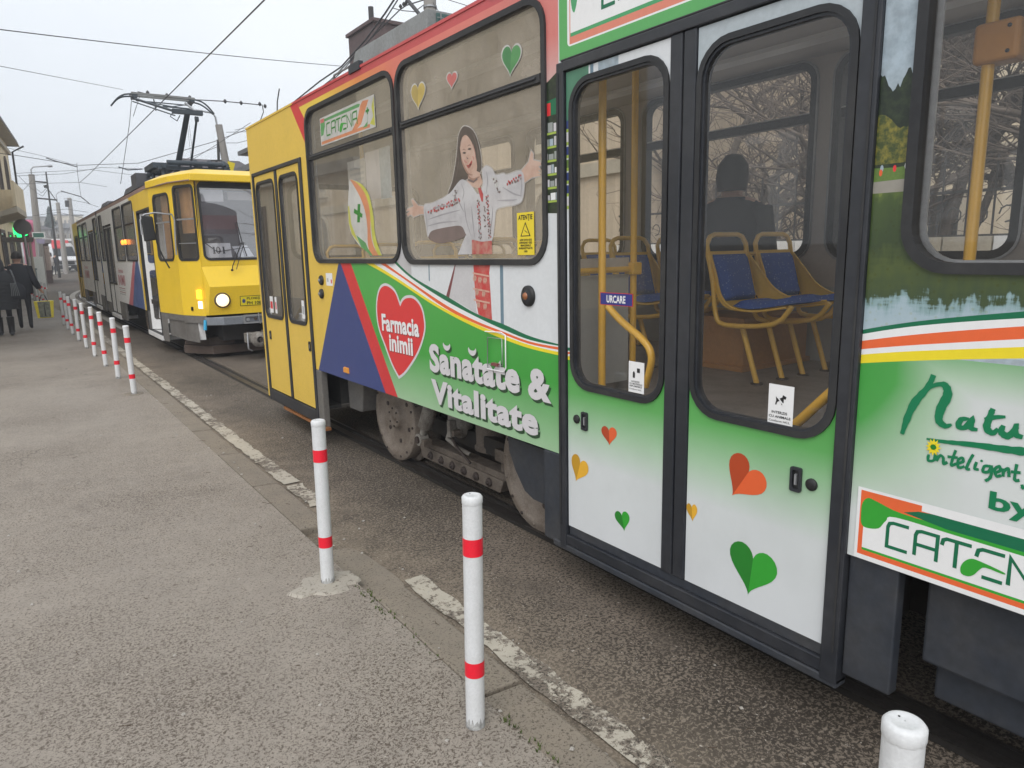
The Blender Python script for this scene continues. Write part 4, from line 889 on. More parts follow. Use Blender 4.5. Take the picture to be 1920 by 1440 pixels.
def heart_part(leaf_, *a):
    hb = MB(); folded_heart(hb, *a); hb.build('heart_print', leaf_)
for a_ in ((2.263, .833, .10, .10, 4, 'heart_orange_dark', 'heart_orange'), (2.470, .627, .125, .155, -18, 'heart_yellow_dark', 'heart_yellow'), (2.173, .462, .095, .105, 14, 'leaf_dark', 'leaf_green')): heart_part(dl, *a_, F1, .0012)
for a_ in ((1.548, .815, .175, .195, -32, 'heart_orange_dark', 'heart_orange'), (1.498, .482, .205, .225, -6, 'leaf_dark', 'leaf_green'), (1.783, .618, .055, .085, 6, 'heart_yellow_dark', 'heart_yellow')): heart_part(dr, *a_, F1, .0012)
# door stickers
w_ = -.005
kw = dict(y0=2.33, y1=2.13, z0=1.408, z1=1.462); k_ = dict(w=w_ + .0016, **kw); kk = dict(fr=F1, w=w_ + .0008, **kw)
sticker(dl, 'entry_sign', 2.33, 1.408, 2.13, 1.462, 'livery_red', F1, w_, [PL(rect(.015, .05, .985, .95), 'sticker_blue', **kk), T_('URCARE', .21, .2, .79, .8, 'white_plain', bold=.03, **k_)])
kw = dict(y0=2.150, y1=2.060, z0=1.048, z1=1.180); k_ = dict(w=w_ + .0010, **kw); kk = dict(fr=F1, w=w_ + .0010, **kw)
sticker(dl, 'warning_sticker', 2.150, 1.048, 2.060, 1.180, 'white_plain', F1, w_, [PL([(.28, .48), (.42, .48), (.42, .64), (.35, .70), (.28, .64)], 'black_ink', **kk), PL(rect(.55, .66, .74, .80), 'black_ink', **kk), T_('INTERZIS', .2, .33, .72, .385, **k_), T_('CU MATERIALE', .06, .255, .9, .31, **k_), T_('INFLAMABILE', .08, .18, .88, .235, **k_), T_('Conform HCL', .06, .09, .86, .13, **k_)])
kw = dict(y0=1.465, y1=1.368, z0=1.042, z1=1.180); k_ = dict(w=w_ + .0010, **kw); kk = dict(fr=F1, w=w_ + .0010, **kw)
dog = [(.28, .50), (.32, .60), (.30, .70), (.36, .66), (.46, .66), (.56, .70), (.58, .76), (.72, .72), (.70, .66), (.62, .66), (.62, .58), (.56, .50), (.53, .52), (.54, .60), (.44, .60), (.36, .56), (.33, .49)]
sticker(dr, 'warning_sticker', 1.465, 1.042, 1.368, 1.180, 'white_plain', F1, w_, [PL(dog, 'black_ink', **kk), PL([(.30, .72), (.34, .74), (.70, .48), (.66, .46)], 'white_plain', 1.465, 1.368, 1.042, 1.180, F1, w_ + .0016), T_('INTERZIS', .16, .27, .78, .335, bold=.02, **k_), T_('CU ANIMALE', .05, .16, .92, .225, bold=.02, **k_), T_('Conform HCL', .05, .06, .9, .11, **k_)])
# door surround and rubber between the leaves
ds = MB()
ds.box((XS - .014, 2.554, .20), (XS + .05, 2.602, 2.45), 'door_post'); ds.box((XS - .014, 1.146, .20), (XS + .05, 1.207, 2.45), 'door_post'); ds.box((XS - .014, 1.207, 2.410), (XS + .05, 2.556, 2.452), 'door_post')
ds.box((XS - .010, 2.556 + .02, 2.452), (XS + .05, 1.2, 2.462), 'rubber')
ds.box((XS - .010, 1.207, .222), (XS + .06, 2.556, .272), 'door_post'); ds.box((XS + .004, 1.213, .272), (XS + .05, 2.548, .316), 'skirt')
ds.build('door_surround', T1, bevel=.004)
for a_, b_, x0_, x1_, m__ in ((1.815, 1.874, -.008, .03, 'door_post'), (1.880, 1.939, -.008, .03, 'door_post'), (2.585, 2.60, -.017, -.0145, 'rubber'), (1.16, 1.168, -.017, -.0145, 'rubber')):
    dc = MB(); dc.box((XS + x0_, a_, .316), (XS + x1_, b_, 2.41), m__); dc.build('rubber_seal', T1, bevel=.001 if x1_ < 0 else .006)
# rear (yellow) doors
GT1 = rrect(6.770, 1.045, 7.318, 2.338, .08); GT2 = rrect(6.118, 1.040, 6.600, 2.338, .08)
ta = leaf('door_leaf', 7.365, 6.722, .30, 2.405, GT1, 'yellow', T1, F1, (7.245, .86), [], None, 'tail_glass')
tb = leaf('door_leaf', 6.655, 6.045, .30, 2.405, GT2, 'yellow', T1, F1, (6.10, .855), [], None, 'tail_glass')
dd = MB(); dd.box((XS - .014, 5.985, .175), (XS + .05, 6.038, 2.44), 'door_post'); dd.box((XS - .014, 7.372, .175), (XS + .05, 7.41, 2.44), 'door_post'); dd.box((XS - .014, 6.038, 2.408), (XS + .05, 7.372, 2.44), 'door_post')
dd.box((XS - .010, 6.660, .30), (XS + .03, 6.686, 2.405), 'door_post'); dd.box((XS - .010, 6.690, .30), (XS + .03, 6.717, 2.405), 'door_post')
dd.box((XS - .012, 6.038, .18), (XS + .05, 7.372, .29), 'door_post'); dd.build('door_surround', T1, bevel=.004)
ce = MB(); ce.box((XS - .02, 5.80, .150), (XS + .03, 6.95, .172), 'sill_glow_copper'); ce.build('sill_glow_strip', T1)  # thin strip coloured to stand for an orange light streak along the sill
for lf_, (a, b) in ((ta, (7.20, 7.10)), (ta, (7.04, 6.98)), (tb, (6.26, 6.19))):
    mb = MB(); mb.poly(rect(b, 1.09, a, 1.25), F1, -.005, 'white_plain'); mb.poly(rect(b + .015, 1.13, a - .015, 1.20), F1, -.004, 'heart_red' if a > 7 else 'partition'); mb.build('sticker', lf_)
# round lamps, indicator, buttons, hook frame
def rlamp(y, z, r, lens, name):
    mb = MB(); mb.lathe([(r, 0), (r, .012), (r * .86, .018), (r * .7, .020)], F1(y, z), (-1, 0, 0), 'black_ink', 24, cap=False); mb.lathe([(r * .7, .019), (r * .4, .024), (.001, .026)], F1(y, z), (-1, 0, 0), 'door_post', 20)
    mb.lathe([(r * .36, .024), (r * .3, .031), (.001, .033)], F1(y, z), (-1, 0, 0), lens, 14); return mb.build(name, side)
rlamp(2.846, 1.425, .052, 'amber_dark', 'side_lamp'); rlamp(5.695, 1.440, .040, 'roof_grey', 'door_button'); rlamp(5.710, 1.330, .040, 'roof_grey', 'door_button')
mb = MB(); mb.poly(rect(5.46, 1.40, 5.60, 1.50), F1, .001, 'white_plain'); mb.poly(rect(5.475, 1.42, 5.50, 1.45), F1, .0016, 'heart_red'); mb.poly(rect(5.55, 1.43, 5.575, 1.46), F1, .0016, 'partition'); mb.build('notice', side)
mb = MB(); mb.hexa([F1(5.33, .722, 0), F1(5.24, .722, 0), F1(5.24, .768, 0), F1(5.33, .768, 0)], [F1(5.325, .727, .014), F1(5.245, .727, .014), F1(5.245, .763, .014), F1(5.325, .763, .014)], 'amber_lens'); mb.build('side_marker', side)
mb = MB(); hk = sp_([(913, 621), (943, 623), (951, 628), (952, 690), (948, 697), (917, 691)]); mb.tube([F1(*p, .012) for p in hk], .0035, 'white_plain', 6); hk = sp_([(917, 691), (917, 632), (944, 635), (945, 686), (919, 682)])
mb.tube([F1(*p, .010) for p in hk], .0028, 'aluminium', 6); q_ = S(932, 683); mb.hexa([F1(q_[0] + .03, q_[1] - .008, 0), F1(q_[0] - .03, q_[1] - .008, 0), F1(q_[0] - .03, q_[1] + .008, 0), F1(q_[0] + .03, q_[1] + .008, 0)], [F1(q_[0] + .03, q_[1] - .008, .02), F1(q_[0] - .03, q_[1] - .008, .02), F1(q_[0] - .03, q_[1] + .008, .02), F1(q_[0] + .03, q_[1] + .008, .02)], 'brown_print'); mb.build('wire_bracket', side)
# panel seams and rivets on the roof edge
mb = MB()
mb.box((XS - .006, Y_BACK, 2.868), (XS + .03, 6.10, 2.885), 'red_band'); mb.box((XS - .006, 6.10, 2.868), (XS + .03, Y_END, 2.885), 'yellow'); mb.build('rain_gutter', side)
mb = MB()
for a, b in ((4.72, 4.98),): mb.tube([F1(b + .25, 2.90, -.02), F1(b + .23, 2.925, -.02), F1(a + .02, 2.925, -.02), F1(a, 2.90, -.02)], .008, 'roof_grey', 6); mb.box((XS - .012, a - .02, 2.86), (XS + .02, a + .16, 2.915), 'skirt')
mb.build('grab_rail', T1); mb = MB(); mb.box((XS - .012, 2.93, 2.862), (XS + .02, 3.12, 2.898), 'skirt'); mb.build('roof_bracket', T1)
# roof, far wall, ends, floor
def roofprof(x): t = (x - 3.2) / 1.1; return 2.885 + 0.20 * (1 - abs(t) ** 3.2)
xs = [2.105 + (4.295 - 2.105) * i / 16 for i in range(17)]
mb = MB(); vs = [(x, Y_BACK, roofprof(x)) for x in xs] + [(x, Y_END, roofprof(x)) for x in xs]
mb.add(vs, [[i, i + 1, 17 + i + 1, 17 + i] for i in range(16)], 'roof_grey', True); mb.build('roof', T1)
mb = MB(); mb.box((XS + .03, Y_BACK + .02, 2.78), (4.27, Y_END - .03, 2.80), 'inner_ceiling')
mb.box((2.5, Y_BACK + .1, 2.755), (2.62, Y_END - .1, 2.779), 'white_plain'); mb.box((3.78, Y_BACK + .1, 2.755), (3.90, Y_END - .1, 2.779), 'white_plain'); mb.build('ceiling', T1)
def F1R(u, v, w=0): return (4.3 + w, u, v)
far_w = [rrect(-1.2, 1.56, 0.35, 2.76, .12), rrect(.60, 1.56, 1.32, 2.76, .12), rrect(1.55, 1.56, 2.585, 2.76, .12), rrect(2.72, 1.56, 4.20, 2.76, .12), rrect(4.42, 1.56, 5.75, 2.76, .12), rrect(5.98, 1.56, 7.2, 2.76, .12)]
mb = MB(); mb.mosaic(rect(Y_BACK, .3, Y_END, 2.87), far_w, [], F1R, 0, 'livery_white'); mb.mosaic(rect(Y_BACK, .88, Y_END, 2.84), far_w, [(rect(Y_BACK, .88, Y_END, 1.38), 'partition')], F1R, -.05, 'inner_grey'); mb.build('side_panel', T1)
for h_ in far_w:
    bar = (2.40, 2.455); g = MB(); g.ring(inset(h_, -0.01), inset(h_, .035), F1R, -.058, .01, 'rubber'); y0_, y1_ = min(p[0] for p in h_) + .03, max(p[0] for p in h_) - .03
    g.hexa([F1R(y0_, bar[0], -.045), F1R(y1_, bar[0], -.045), F1R(y1_, bar[1], -.045), F1R(y0_, bar[1], -.045)], [F1R(y0_, bar[0], .005), F1R(y1_, bar[0], .005), F1R(y1_, bar[1], .005), F1R(y0_, bar[1], .005)], 'rubber'); g.box((4.252, y0_, bar[1]), (4.262, y1_, bar[1] + .006), 'white_plain')
    g.ring(inset(h_, -.022), inset(h_, -.009), F1R, -.062, -.052, 'aluminium'); g_ = g.build('window', T1)
    p = MB(); p.mosaic(inset(h_, .012), [], [], F1R, -.01, 'far_glass'); p.build('window_pane', g_)
paint('end_lilac', (.40, .41, .46), .5, dirt=.1); paint('end_pink', (.48, .22, .24), .5, dirt=.1); paint('end_mauve', (.26, .19, .23), .5, dirt=.1)
def FE(u, v, w=0): return (u, Y_END + w, v)
mb = MB(); ew = rrect(2.45, 1.60, 3.95, 2.36, .12); eo = [(2.1, .2), (4.3, .2), (4.3, 2.87), (3.9, 3.04), (3.2, 3.085), (2.5, 3.04), (2.1, 2.87)]
mb.mosaic(eo, [ew], [(rect(2.0, 2.50, 4.4, 2.80), 'end_pink'), (rect(2.0, 2.40, 4.4, 2.50), 'end_mauve')], FE, 0, 'end_lilac'); mb.mosaic(eo, [ew], [], FE, -.05, 'inner_grey'); e_ = mb.build('end_panel', T1)
g = MB(); g.ring(inset(ew, -.01), inset(ew, .035), FE, -.055, .01, 'rubber'); g.build('window_gasket', e_); p = MB(); p.mosaic(inset(ew, .012), [], [], FE, -.01, 'tram_glass_refl_beige'); p.build('window_pane', e_)
mb = MB(); mb.mosaic([(2.1, .5), (4.3, .5), (4.3, 2.87), (3.2, 3.085), (2.1, 2.87)], [], [], lambda u, v, w=0: (u, Y_BACK + w, v), 0, 'rubber'); mb.build('end_panel', T1)
mb = MB(); mb.box((2.52, Y_BACK + .01, .86), (4.27, Y_END - .03, .90), 'tram_floor')
for a, b in ((Y_BACK + .01, 1.13), (2.66, 5.97), (7.40, Y_END - .05)): mb.box((XS + .03, a, .86), (2.52, b, .90), 'tram_floor')
for a, b in ((1.13, 2.66), (5.97, 7.40)):
    mb.box((XS + .055, a, .30), (2.30, b, .33), 'step_dark'); mb.box((2.30, a, .33), (2.52, b, .60), 'step_dark'); mb.box((2.52, a, .60), (2.545, b, .86), 'step_dark')
mb.box((2.50, 1.13, .897), (2.53, 2.66, .906), 'aluminium')
mb.build('floor', T1)
# seats: yellow shell and tube, blue cushions
def seat(x0, x1, yb, parent):
    f = MB(); xm = (x0 + x1) / 2; r = .014
    # outer tube loop: up the back, over the top, legs folded under the pan
    def side_line(x): return [(x, yb - .46, 1.34), (x, yb - .36, 1.245), (x, yb - .06, 1.22), (x, yb + .01, 1.28), (x, yb + .035, 1.45), (x, yb + .075, 1.60)]
    top = [(x0 + .0, yb + .085, 1.66), (x0 + .03, yb + .09, 1.70), (x0 + .07, yb + .092, 1.712), (x1 - .07, yb + .092, 1.712), (x1 - .03, yb + .09, 1.70), (x1, yb + .085, 1.66)]
    f.tube(catmull(side_line(x0), 3) + top + catmull(side_line(x1)[::-1], 3), r, 'seat_yellow', 8)
    # shell: a curved sheet from the head of the back down to the front of the pan
    prof = catmull([(yb + .075, 1.62), (yb + .04, 1.50), (yb + .005, 1.38), (yb - .06, 1.315), (yb - .2, 1.30), (yb - .42, 1.335)], 4); n = len(prof)
    wid = [.02 - .0 * i for i in range(n)]
    A_ = [(x0 + .012, y, z) for y, z in prof]; B_ = [(x1 - .012, y, z) for y, z in prof]
    f.add(A_ + B_, [[i, i + 1, n + i + 1, n + i] for i in range(n - 1)], 'seat_yellow', True)
    # side wings sweeping from the back to the pan
    for x in (x0, x1):
        wing = catmull([(yb + .06, 1.60), (yb - .03, 1.50), (yb - .13, 1.40), (yb - .28, 1.345), (yb - .44, 1.35)] if x == x1 else [(yb + .065, 1.615), (yb + .018, 1.50), (yb - .022, 1.38), (yb - .10, 1.318), (yb - .24, 1.305), (yb - .43, 1.335)], 4); m_ = len(prof)
        f.add([(x, y, z) for y, z in prof] + [(x, wing[min(len(wing) - 1, int(i * (len(wing) - 1) / (m_ - 1)))][0], wing[min(len(wing) - 1, int(i * (len(wing) - 1) / (m_ - 1)))][1]) for i in range(m_)], [[i, i + 1, m_ + i + 1, m_ + i] for i in range(m_ - 1)], 'seat_yellow')
        f.tube([(x, y, z) for y, z in wing], .007, 'seat_yellow', 6)
    for lx, ly in ((x0 + .06, yb - .12), (x1 - .05, yb - .12)):
        f.tube([(lx, ly, 1.225), (lx + .02, ly - .10, .90)], .015, 'seat_yellow', 8); f.lathe([(.035, 0), (.035, .008), (.0, .010)], (lx + .02, ly - .10, .90), (0, 0, 1), 'bolt_dark', 12)
    o = f.build('seat', parent)
    c = MB()
    def pad(P, th, a, b, nm):
        m = MB(); n = len(P); L = []
        rows = []
        for i, (y, z) in enumerate(P):
            t = i / (n - 1); e = min(1, min(t, 1 - t) * 8) ** .5
            t2 = Vector((P[min(i + 1, n - 1)][0] - P[max(i - 1, 0)][0], P[min(i + 1, n - 1)][1] - P[max(i - 1, 0)][1])).normalized(); nn = Vector((t2.y, -t2.x))
            if nn.x > 0 and abs(nn.x) > abs(nn.y): nn = -nn
            if nn.y < 0 and abs(nn.y) >= abs(nn.x): nn = -nn
            row = []
            for j in range(9):
                s_ = j / 8; ee = min(1, min(s_, 1 - s_) * 7) ** .5
                hgt = th * (0.15 + .85 * e * ee); row.append((a + (b - a) * s_, y + nn.x * hgt, z + nn.y * hgt))
            rows += row
        m.add(rows, [[i * 9 + j, i * 9 + j + 1, (i + 1) * 9 + j + 1, (i + 1) * 9 + j] for i in range(n - 1) for j in range(8)], 'seat_blue', True); m.build(nm, o)
    pad(catmull([(yb + .068, 1.60), (yb + .036, 1.50), (yb + .008, 1.40), (yb - .012, 1.345)], 5), .045, x0 + .02, x1 - .03, 'back_cushion')
    pad(catmull([(yb - .09, 1.318), (yb - .2, 1.308), (yb - .34, 1.326), (yb - .43, 1.345)], 5), .045, x0 + .015, x1 - .025, 'seat_cushion')
    return o
for yb in (2.58, 3.36, 4.14, 4.92, 5.70):
    seat(3.20, 3.54, yb, T1); seat(3.63, 3.97, yb, T1)
for yb in (3.42, 4.20, 4.98, 5.72): seat(2.20, 2.54, yb, T1)
for yb in (0.9, 0.1, -.7): seat(3.63, 3.97, yb, T1)
mb = MB(); mb.tube([(3.54, 2.66, 1.60), (3.63, 2.66, 1.60)], .013, 'seat_yellow', 8); mb.box((3.55, 2.66, .90), (4.20, 3.15, 1.22), 'cabinet_wood'); mb.box((3.52, 2.64, .90), (4.22, 3.17, .93), 'cabinet_wood'); mb.build('heater_cabinet', T1, bevel=.01)
# poles, partition, handrails
def pole(pts, r=.0175, name='handrail', mat='rail_yellow'):
    mb = MB(); mb.tube(pts, r, mat, 12); return mb.build(name, T1)
pole([(2.32, 2.555, .88), (2.32, 2.555, 2.78)], .019, 'pole'); pole([(2.69, 2.72, .90), (2.69, 2.72, 2.78)], .018, 'pole')
mb = MB(); mb.box((2.17, 2.725, .95), (2.66, 2.745, 1.50), 'partition'); mb.box((2.17, 2.720, 1.50), (2.66, 2.750, 1.515), 'aluminium'); mb.box((2.17, 2.722, 1.555), (2.66, 2.745, 1.60), 'inner_grey'); mb.build('partition', T1)
pole([(2.16, 2.715, 1.54), (2.69, 2.715, 1.54)], .0155, 'handrail'); mb = MB(); mb.box((2.655, 2.685, 1.51), (2.72, 2.755, 1.575), 'rail_yellow'); mb.build('clamp', T1, bevel=.008)
hp = [(2.235, *S(x, y, 2.235)) for x, y in ((1140, 575), (1165, 602), (1200, 632), (1218, 655), (1221, 680), (1210, 725))]
pole(catmull(hp, 5), .0165); hp = [(2.235, *S(x, y, 2.235)) for x, y in ((1487, 798), (1500, 788), (1570, 725), (1640, 665))]; pole(catmull(hp, 4), .018)
pole([(2.70, 1.118, .90), (2.70, 1.118, 2.78)], .019, 'pole'); mb = MB(); mb.box((2.66, 1.02, 2.21), (2.76, 1.155, 2.335), 'box_orange'); mb.build('ticket_validator', T1, bevel=.015, seg=3)
mb = MB(); mb.lathe([(.006, 0), (.006, .004), (0, .005)], (2.66, 1.05, 2.31), (-1, 0, 0), 'black_ink', 10); mb.lathe([(.006, 0), (.006, .004), (0, .005)], (2.66, 1.05, 2.235), (-1, 0, 0), 'black_ink', 10); mb.build('screw', T1)
pole([(2.70, -.5, .90), (2.70, -.5, 2.78)], .019, 'pole'); 
pole([(2.69, 6.1, .90), (2.69, 6.1, 2.78)], .018, 'pole'); pole([(2.16, 6.0, 1.54), (2.69, 6.1, 1.54)], .0155); pole([(4.2, 4.6, 1.50), (4.2, 7.2, 1.50)], .014)
mb = MB(); mb.tube([(2.24, 7.0, .95), (2.24, 6.6, 1.2), (2.24, 6.2, 1.52)], .016, 'rail_yellow', 10); mb.build('handrail', T1)
mb = MB(); mb.box((2.2, 1.25, 2.62), (2.42, 2.5, 2.775), 'inner_grey'); mb.tube([(2.30, 1.75, 2.60), (2.30, 2.0, 2.60)], .03, 'skirt', 10); mb.build('door_mechanism', T1, bevel=.01)
mb = MB(); mb.poly(rect(1.32, 2.15, 1.42, 2.25), lambda u, v, w=0: (4.235, u, v), 0, 'fade_white'); mb.build('sticker', T1)
# underframe
mb = MB(); mb.box((2.35, Y_BACK + .05, .62), (4.05, Y_END - .1, .86), 'under_dark'); mb.box((2.75, 5.75, .35), (3.9, 7.3, .62), 'under_dark'); mb.box((2.6, -1.5, .30), (3.9, 2.3, .62), 'under_dark')
mb.build('underframe', T1)
for a_, b_, m__ in (((XS - .004, 2.606, .20), (XS + .03, 2.74, .664), 'skirt'), ((XS + .012, .985, .24), (XS + .06, 1.143, .664), 'skirt'), ((XS - .006, 5.86, .16), (XS + .05, 5.984, .664), 'skirt_grey'), ((XS - .012, 1.146, .186), (XS + .05, 2.66, .218), 'skirt')):
    sk = MB(); sk.box(a_, b_, m__); sk.build('skirt_post', T1, bevel=.006)
sk = MB(); sk.box((XS + .09, Y_BACK, .36), (XS + .13, .935, .664), 'skirt'); sk.box((XS + .15, Y_BACK, .22), (XS + .20, .915, .355), 'skirt'); sk.build('battery_cover', T1, bevel=.01)
gp = lambda l, D: [S(x, y, D) for x, y in l]
sk = MB(); P_ = gp([(952, 818), (1026, 846), (1026, 948), (1000, 936), (984, 920), (966, 880), (955, 845)], 2.20); sk.poly(P_, lambda u, v, w=0: (2.20 - w, u, v), 0, 'skirt', .02); sk.build('wheel_guard', T1)
sk = MB(); P_ = [(5.56, .66), (5.02 + .42, .66), (5.50, .34), (5.56, .33), (5.78, .33), (5.80, .66)]
sk.hexa([(2.30, y, z) for y, z in P_], [(2.55, y, z) for y, z in P_], 'skirt_grey'); sk.build('equipment_box', T1, bevel=.008)
def wheel(y, parent, x=2.405):
    mb = MB(); zc = .352
    mb.lathe([(.352, -.10), (.356, -.005), (.348, 0.0), (.315, .004), (.300, .004), (.292, -.006), (.284, -.020), (.245, -.032), (.165, -.040), (.100, -.036), (.092, -.005), (.085, .006), (.060, .010), (.052, -.002), (.030, -.002), (.026, .008), (.001, .010)], (x, y, zc), (-1, 0, 0), 'wheel_steel', 56, cap=False)
    mb.lathe([(.388, -.135), (.388, -.105), (.35, -.10)], (x, y, zc), (-1, 0, 0), 'wheel_steel', 48, cap=False)
    b = mb
    for k in range(16):
        a = 2 * math.pi * k / 16 + .1; b.lathe([(.010, -.004), (.010, .010), (.001, .011)], (x, y + .322 * math.cos(a), zc + .322 * math.sin(a)), (-1, 0, 0), 'bolt_dark' if k % 3 else 'wheel_steel', 8)
    for k in range(6):
        a = 2 * math.pi * k / 6 + .4; b.lathe([(.019, -.040), (.017, -.030), (.001, -.032)], (x, y + .20 * math.cos(a), zc + .20 * math.sin(a)), (-1, 0, 0), 'bolt_dark', 12)
        b.lathe([(.008, 0), (.008, .016), (.001, .017)], (x, y + .072 * math.cos(a), zc + .072 * math.sin(a)), (-1, 0, 0), 'bolt_dark', 8)
    return mb.build('wheel', parent)
for y in (5.11, 3.21): wheel(y, T1)
bg_ = MB()
bg_.box((2.50, 3.62, .30), (2.56, 4.72, .42), 'under_dark'); bg_.box((2.62, 2.6, .16), (3.8, 5.75, .55), 'under_dark')
for y in (5.11, 3.21): bg_.lathe([(.34, 0), (.34, .05)], (3.95, y, .352), (1, 0, 0), 'wheel_steel', 32); bg_.lathe([(.06, 0), (.06, 1.5)], (2.45, y, .352), (1, 0, 0), 'under_dark', 12)
bg_.hexa([(2.44, 3.66, .10), (2.44, 4.72, .10), (2.54, 4.72, .10), (2.54, 3.66, .10)], [(2.44, 3.62, .19), (2.44, 4.76, .19), (2.54, 4.76, .19), (2.54, 3.62, .19)], 'iron_dusty')   # track-brake shoe
for i in range(6): y = 3.78 + i * .16; bg_.lathe([(.030, 0), (.030, .014), (.014, .016), (.014, .03), (.001, .03)], (2.44, y, .145), (-1, 0, 0), 'bolt_dark', 12)
bg_.box((2.45, 3.55, .19), (2.56, 4.85, .235), 'iron_dusty'); bg_.box((2.46, 3.50, .22), (2.6, 3.62, .58), 'under_dark'); bg_.box((2.46, 4.70, .22), (2.6, 4.80, .60), 'iron_dusty')
bg_.build('bogie_frame', T1, bevel=.006)
ab = MB()
top = Vector((2.42, 4.42, .70)); botm = Vector((2.36, 4.56, .30)); ax = (botm - top)
ab.lathe([(.055, 0), (.055, ax.length * .78), (.048, ax.length * .80), (.030, ax.length * .82), (.022, ax.length)], top, ax, 'cast_grey', 20)
ab.lathe([(.045, -.035), (.045, .035)], botm + Vector((-.0, 0, -.01)), (1, 0, 0), 'cast_grey', 16); ab.lathe([(.026, -.05), (.026, .05)], botm + Vector((0, 0, -.01)), (1, 0, 0), 'bolt_dark', 12)
ab.box((2.33, 4.48, .25), (2.40, 4.60, .30), 'iron_dusty'); ab.build('shock_absorber', T1, bevel=.003)
br = MB()
br.lathe([(.11, 0), (.115, .015), (.115, .03), (.095, .035), (.095, .22), (.07, .30), (.03, .33)], (2.50, 4.22, .68), (0, 0, -1), 'cast_grey', 24)
br.lathe([(.125, 0), (.13, .02), (.13, .30), (.14, .31), (.14, .34), (.05, .38)], (2.62, 3.98, .64), (0, 0, -1), 'iron_dusty', 28)
br.lathe([(.028, 0), (.028, .09)], (2.43, 4.30, .56), (0, 1, .1), 'cast_grey', 12); br.tube([(2.40, 4.20, .44), (2.38, 4.22, .36), (2.42, 4.12, .30), (2.46, 4.05, .27)], .016, 'cast_grey', 8); br.box((2.37, 4.16, .38), (2.42, 4.20, .50), 'cast_grey')
br.tube([(2.42, 4.26, .40), (2.38, 4.1, .33), (2.40, 3.95, .24)], .010, 'bolt_dark', 8); br.lathe([(.025, 0), (.02, .05)], (2.42, 4.12, .42), (-1, 0, 0), 'iron_dusty', 8)
br.tube([(2.45, 4.9, .55), (2.42, 4.75, .50), (2.44, 4.6, .56), (2.5, 4.5, .6)], .012, 'under_dark', 8); br.box((2.46, 3.62, .30), (2.56, 3.74, .38), 'iron_dusty'); br.lathe([(.02, 0), (.02, .16)], (2.49, 3.68, .22), (0, 0, 1), 'iron_dusty', 8)
br.box((2.38, 3.72, .58), (2.50, 3.80, .66), 'skirt_grey'); br.build('brake_gear', T1, bevel=.003)
# roof equipment
rb = MB(); P0 = [(2.75, 6.55, 3.0), (3.95, 6.55, 3.0), (3.95, 4.98, 3.0), (2.75, 4.98, 3.0)]; P1 = [(2.78, 6.32, 3.42), (3.9, 6.32, 3.42), (3.9, 4.98, 3.42), (2.78, 4.98, 3.42)]
rb.hexa(P0, P1, 'roof_grey'); rb.box((2.85, 4.965, 3.0), (3.9, 4.978, 3.40), 'mesh_green'); o = rb.build('resistor_box', T1, bevel=.01)
gm = MB()
for i in range(12): x = 2.88 + i * .085; gm.box((x, 4.955, 3.0), (x + .008, 4.964, 3.40), 'roof_grey')
for i in range(6): z = 3.06 + i * .06; gm.box((2.85, 4.953, z), (3.9, 4.9545, z + .007), 'roof_grey')
gm.build('grille', o)
# white wing mirror arm is absent; small antenna on the rear edge
mb = MB(); mb.tube([(2.35, 7.3, 2.95), (2.36, 7.28, 3.12), (2.33, 7.1, 3.2)], .006, 'wire', 6); mb.build('antenna', T1)
# ================================================================== FAR TRAM (route 101)
T2 = empty('tram', (3.2, 21.0, 0))
tag(T2, 'far tram with yellow cab, raised current collector and lit headlamp, route card 101', 'tram')
paint('tram_white', (0.80, 0.80, 0.80), 0.4, dirt=0.10, dscale=1.3, dirtcol=(0.36, 0.34, 0.31)); paint('pink_print', (0.55, 0.14, 0.17), 0.4, dirt=0.1); paint('blue_faded', (0.07, 0.12, 0.30), 0.4, dirt=0.2)
paint('tram_dark_roof', (0.10, 0.10, 0.11), 0.6, dirt=0.2); paint('roof_rust', (0.34, 0.22, 0.19), 0.6, dirt=0.3); paint('under_grey', (0.17, 0.16, 0.15), 0.6, dirt=0.3, dirtcol=(0.09, 0.08, 0.07)); paint('cab_interior', (0.22, 0.19, 0.18), 0.7, dirt=0.1)
paint('curtain', (0.60, 0.33, 0.14), 0.8, dirt=0.2, dscale=8); paint('rust_brown', (0.10, 0.07, 0.055), 0.8, dirt=0.35, dscale=8); paint('bumper_grey', (0.24, 0.26, 0.29), 0.45, metal=0.3, dirt=0.2)
paint('tape_blue', (0.05, 0.42, 0.70), 0.4, dirt=0.05); paint('card_white', (.93, .93, .93), .5, dirt=.02); paint('paper', (0.90, 0.93, 0.97), 0.6, dirt=0.02)
glass('cab_glass', (0.80, 0.80, 0.83), refl_haze=0.15, refl_haze_col=(0.42, 0.42, 0.47), base=0.26); glass('side_glass', (0.80, 0.79, 0.78), refl_haze=0.10, refl_haze_col=(0.35, 0.34, 0.33), rough=.22)  # pale veil on windscreen and side panes is painted reflection
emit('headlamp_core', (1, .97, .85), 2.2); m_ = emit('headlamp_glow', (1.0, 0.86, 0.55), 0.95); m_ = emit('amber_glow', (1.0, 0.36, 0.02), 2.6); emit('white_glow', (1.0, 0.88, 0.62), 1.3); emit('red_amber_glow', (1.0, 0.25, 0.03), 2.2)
def mkframe(P, Q, flip=False):
    P = Vector(P); Q = Vector(Q); d = (Q - P).normalized(); n = Vector((d.y, -d.x)) * (-1 if flip else 1)
    return lambda u, v, w=0: (P.x + d.x * u + n.x * w, P.y + d.y * u + n.y * w, v)
A2, M2, B2 = (2.10, 13.60), (2.265, 12.55), (2.50, 12.02); B3, M3, A3 = (3.90, 12.02), (4.135, 12.55), (4.30, 13.60)
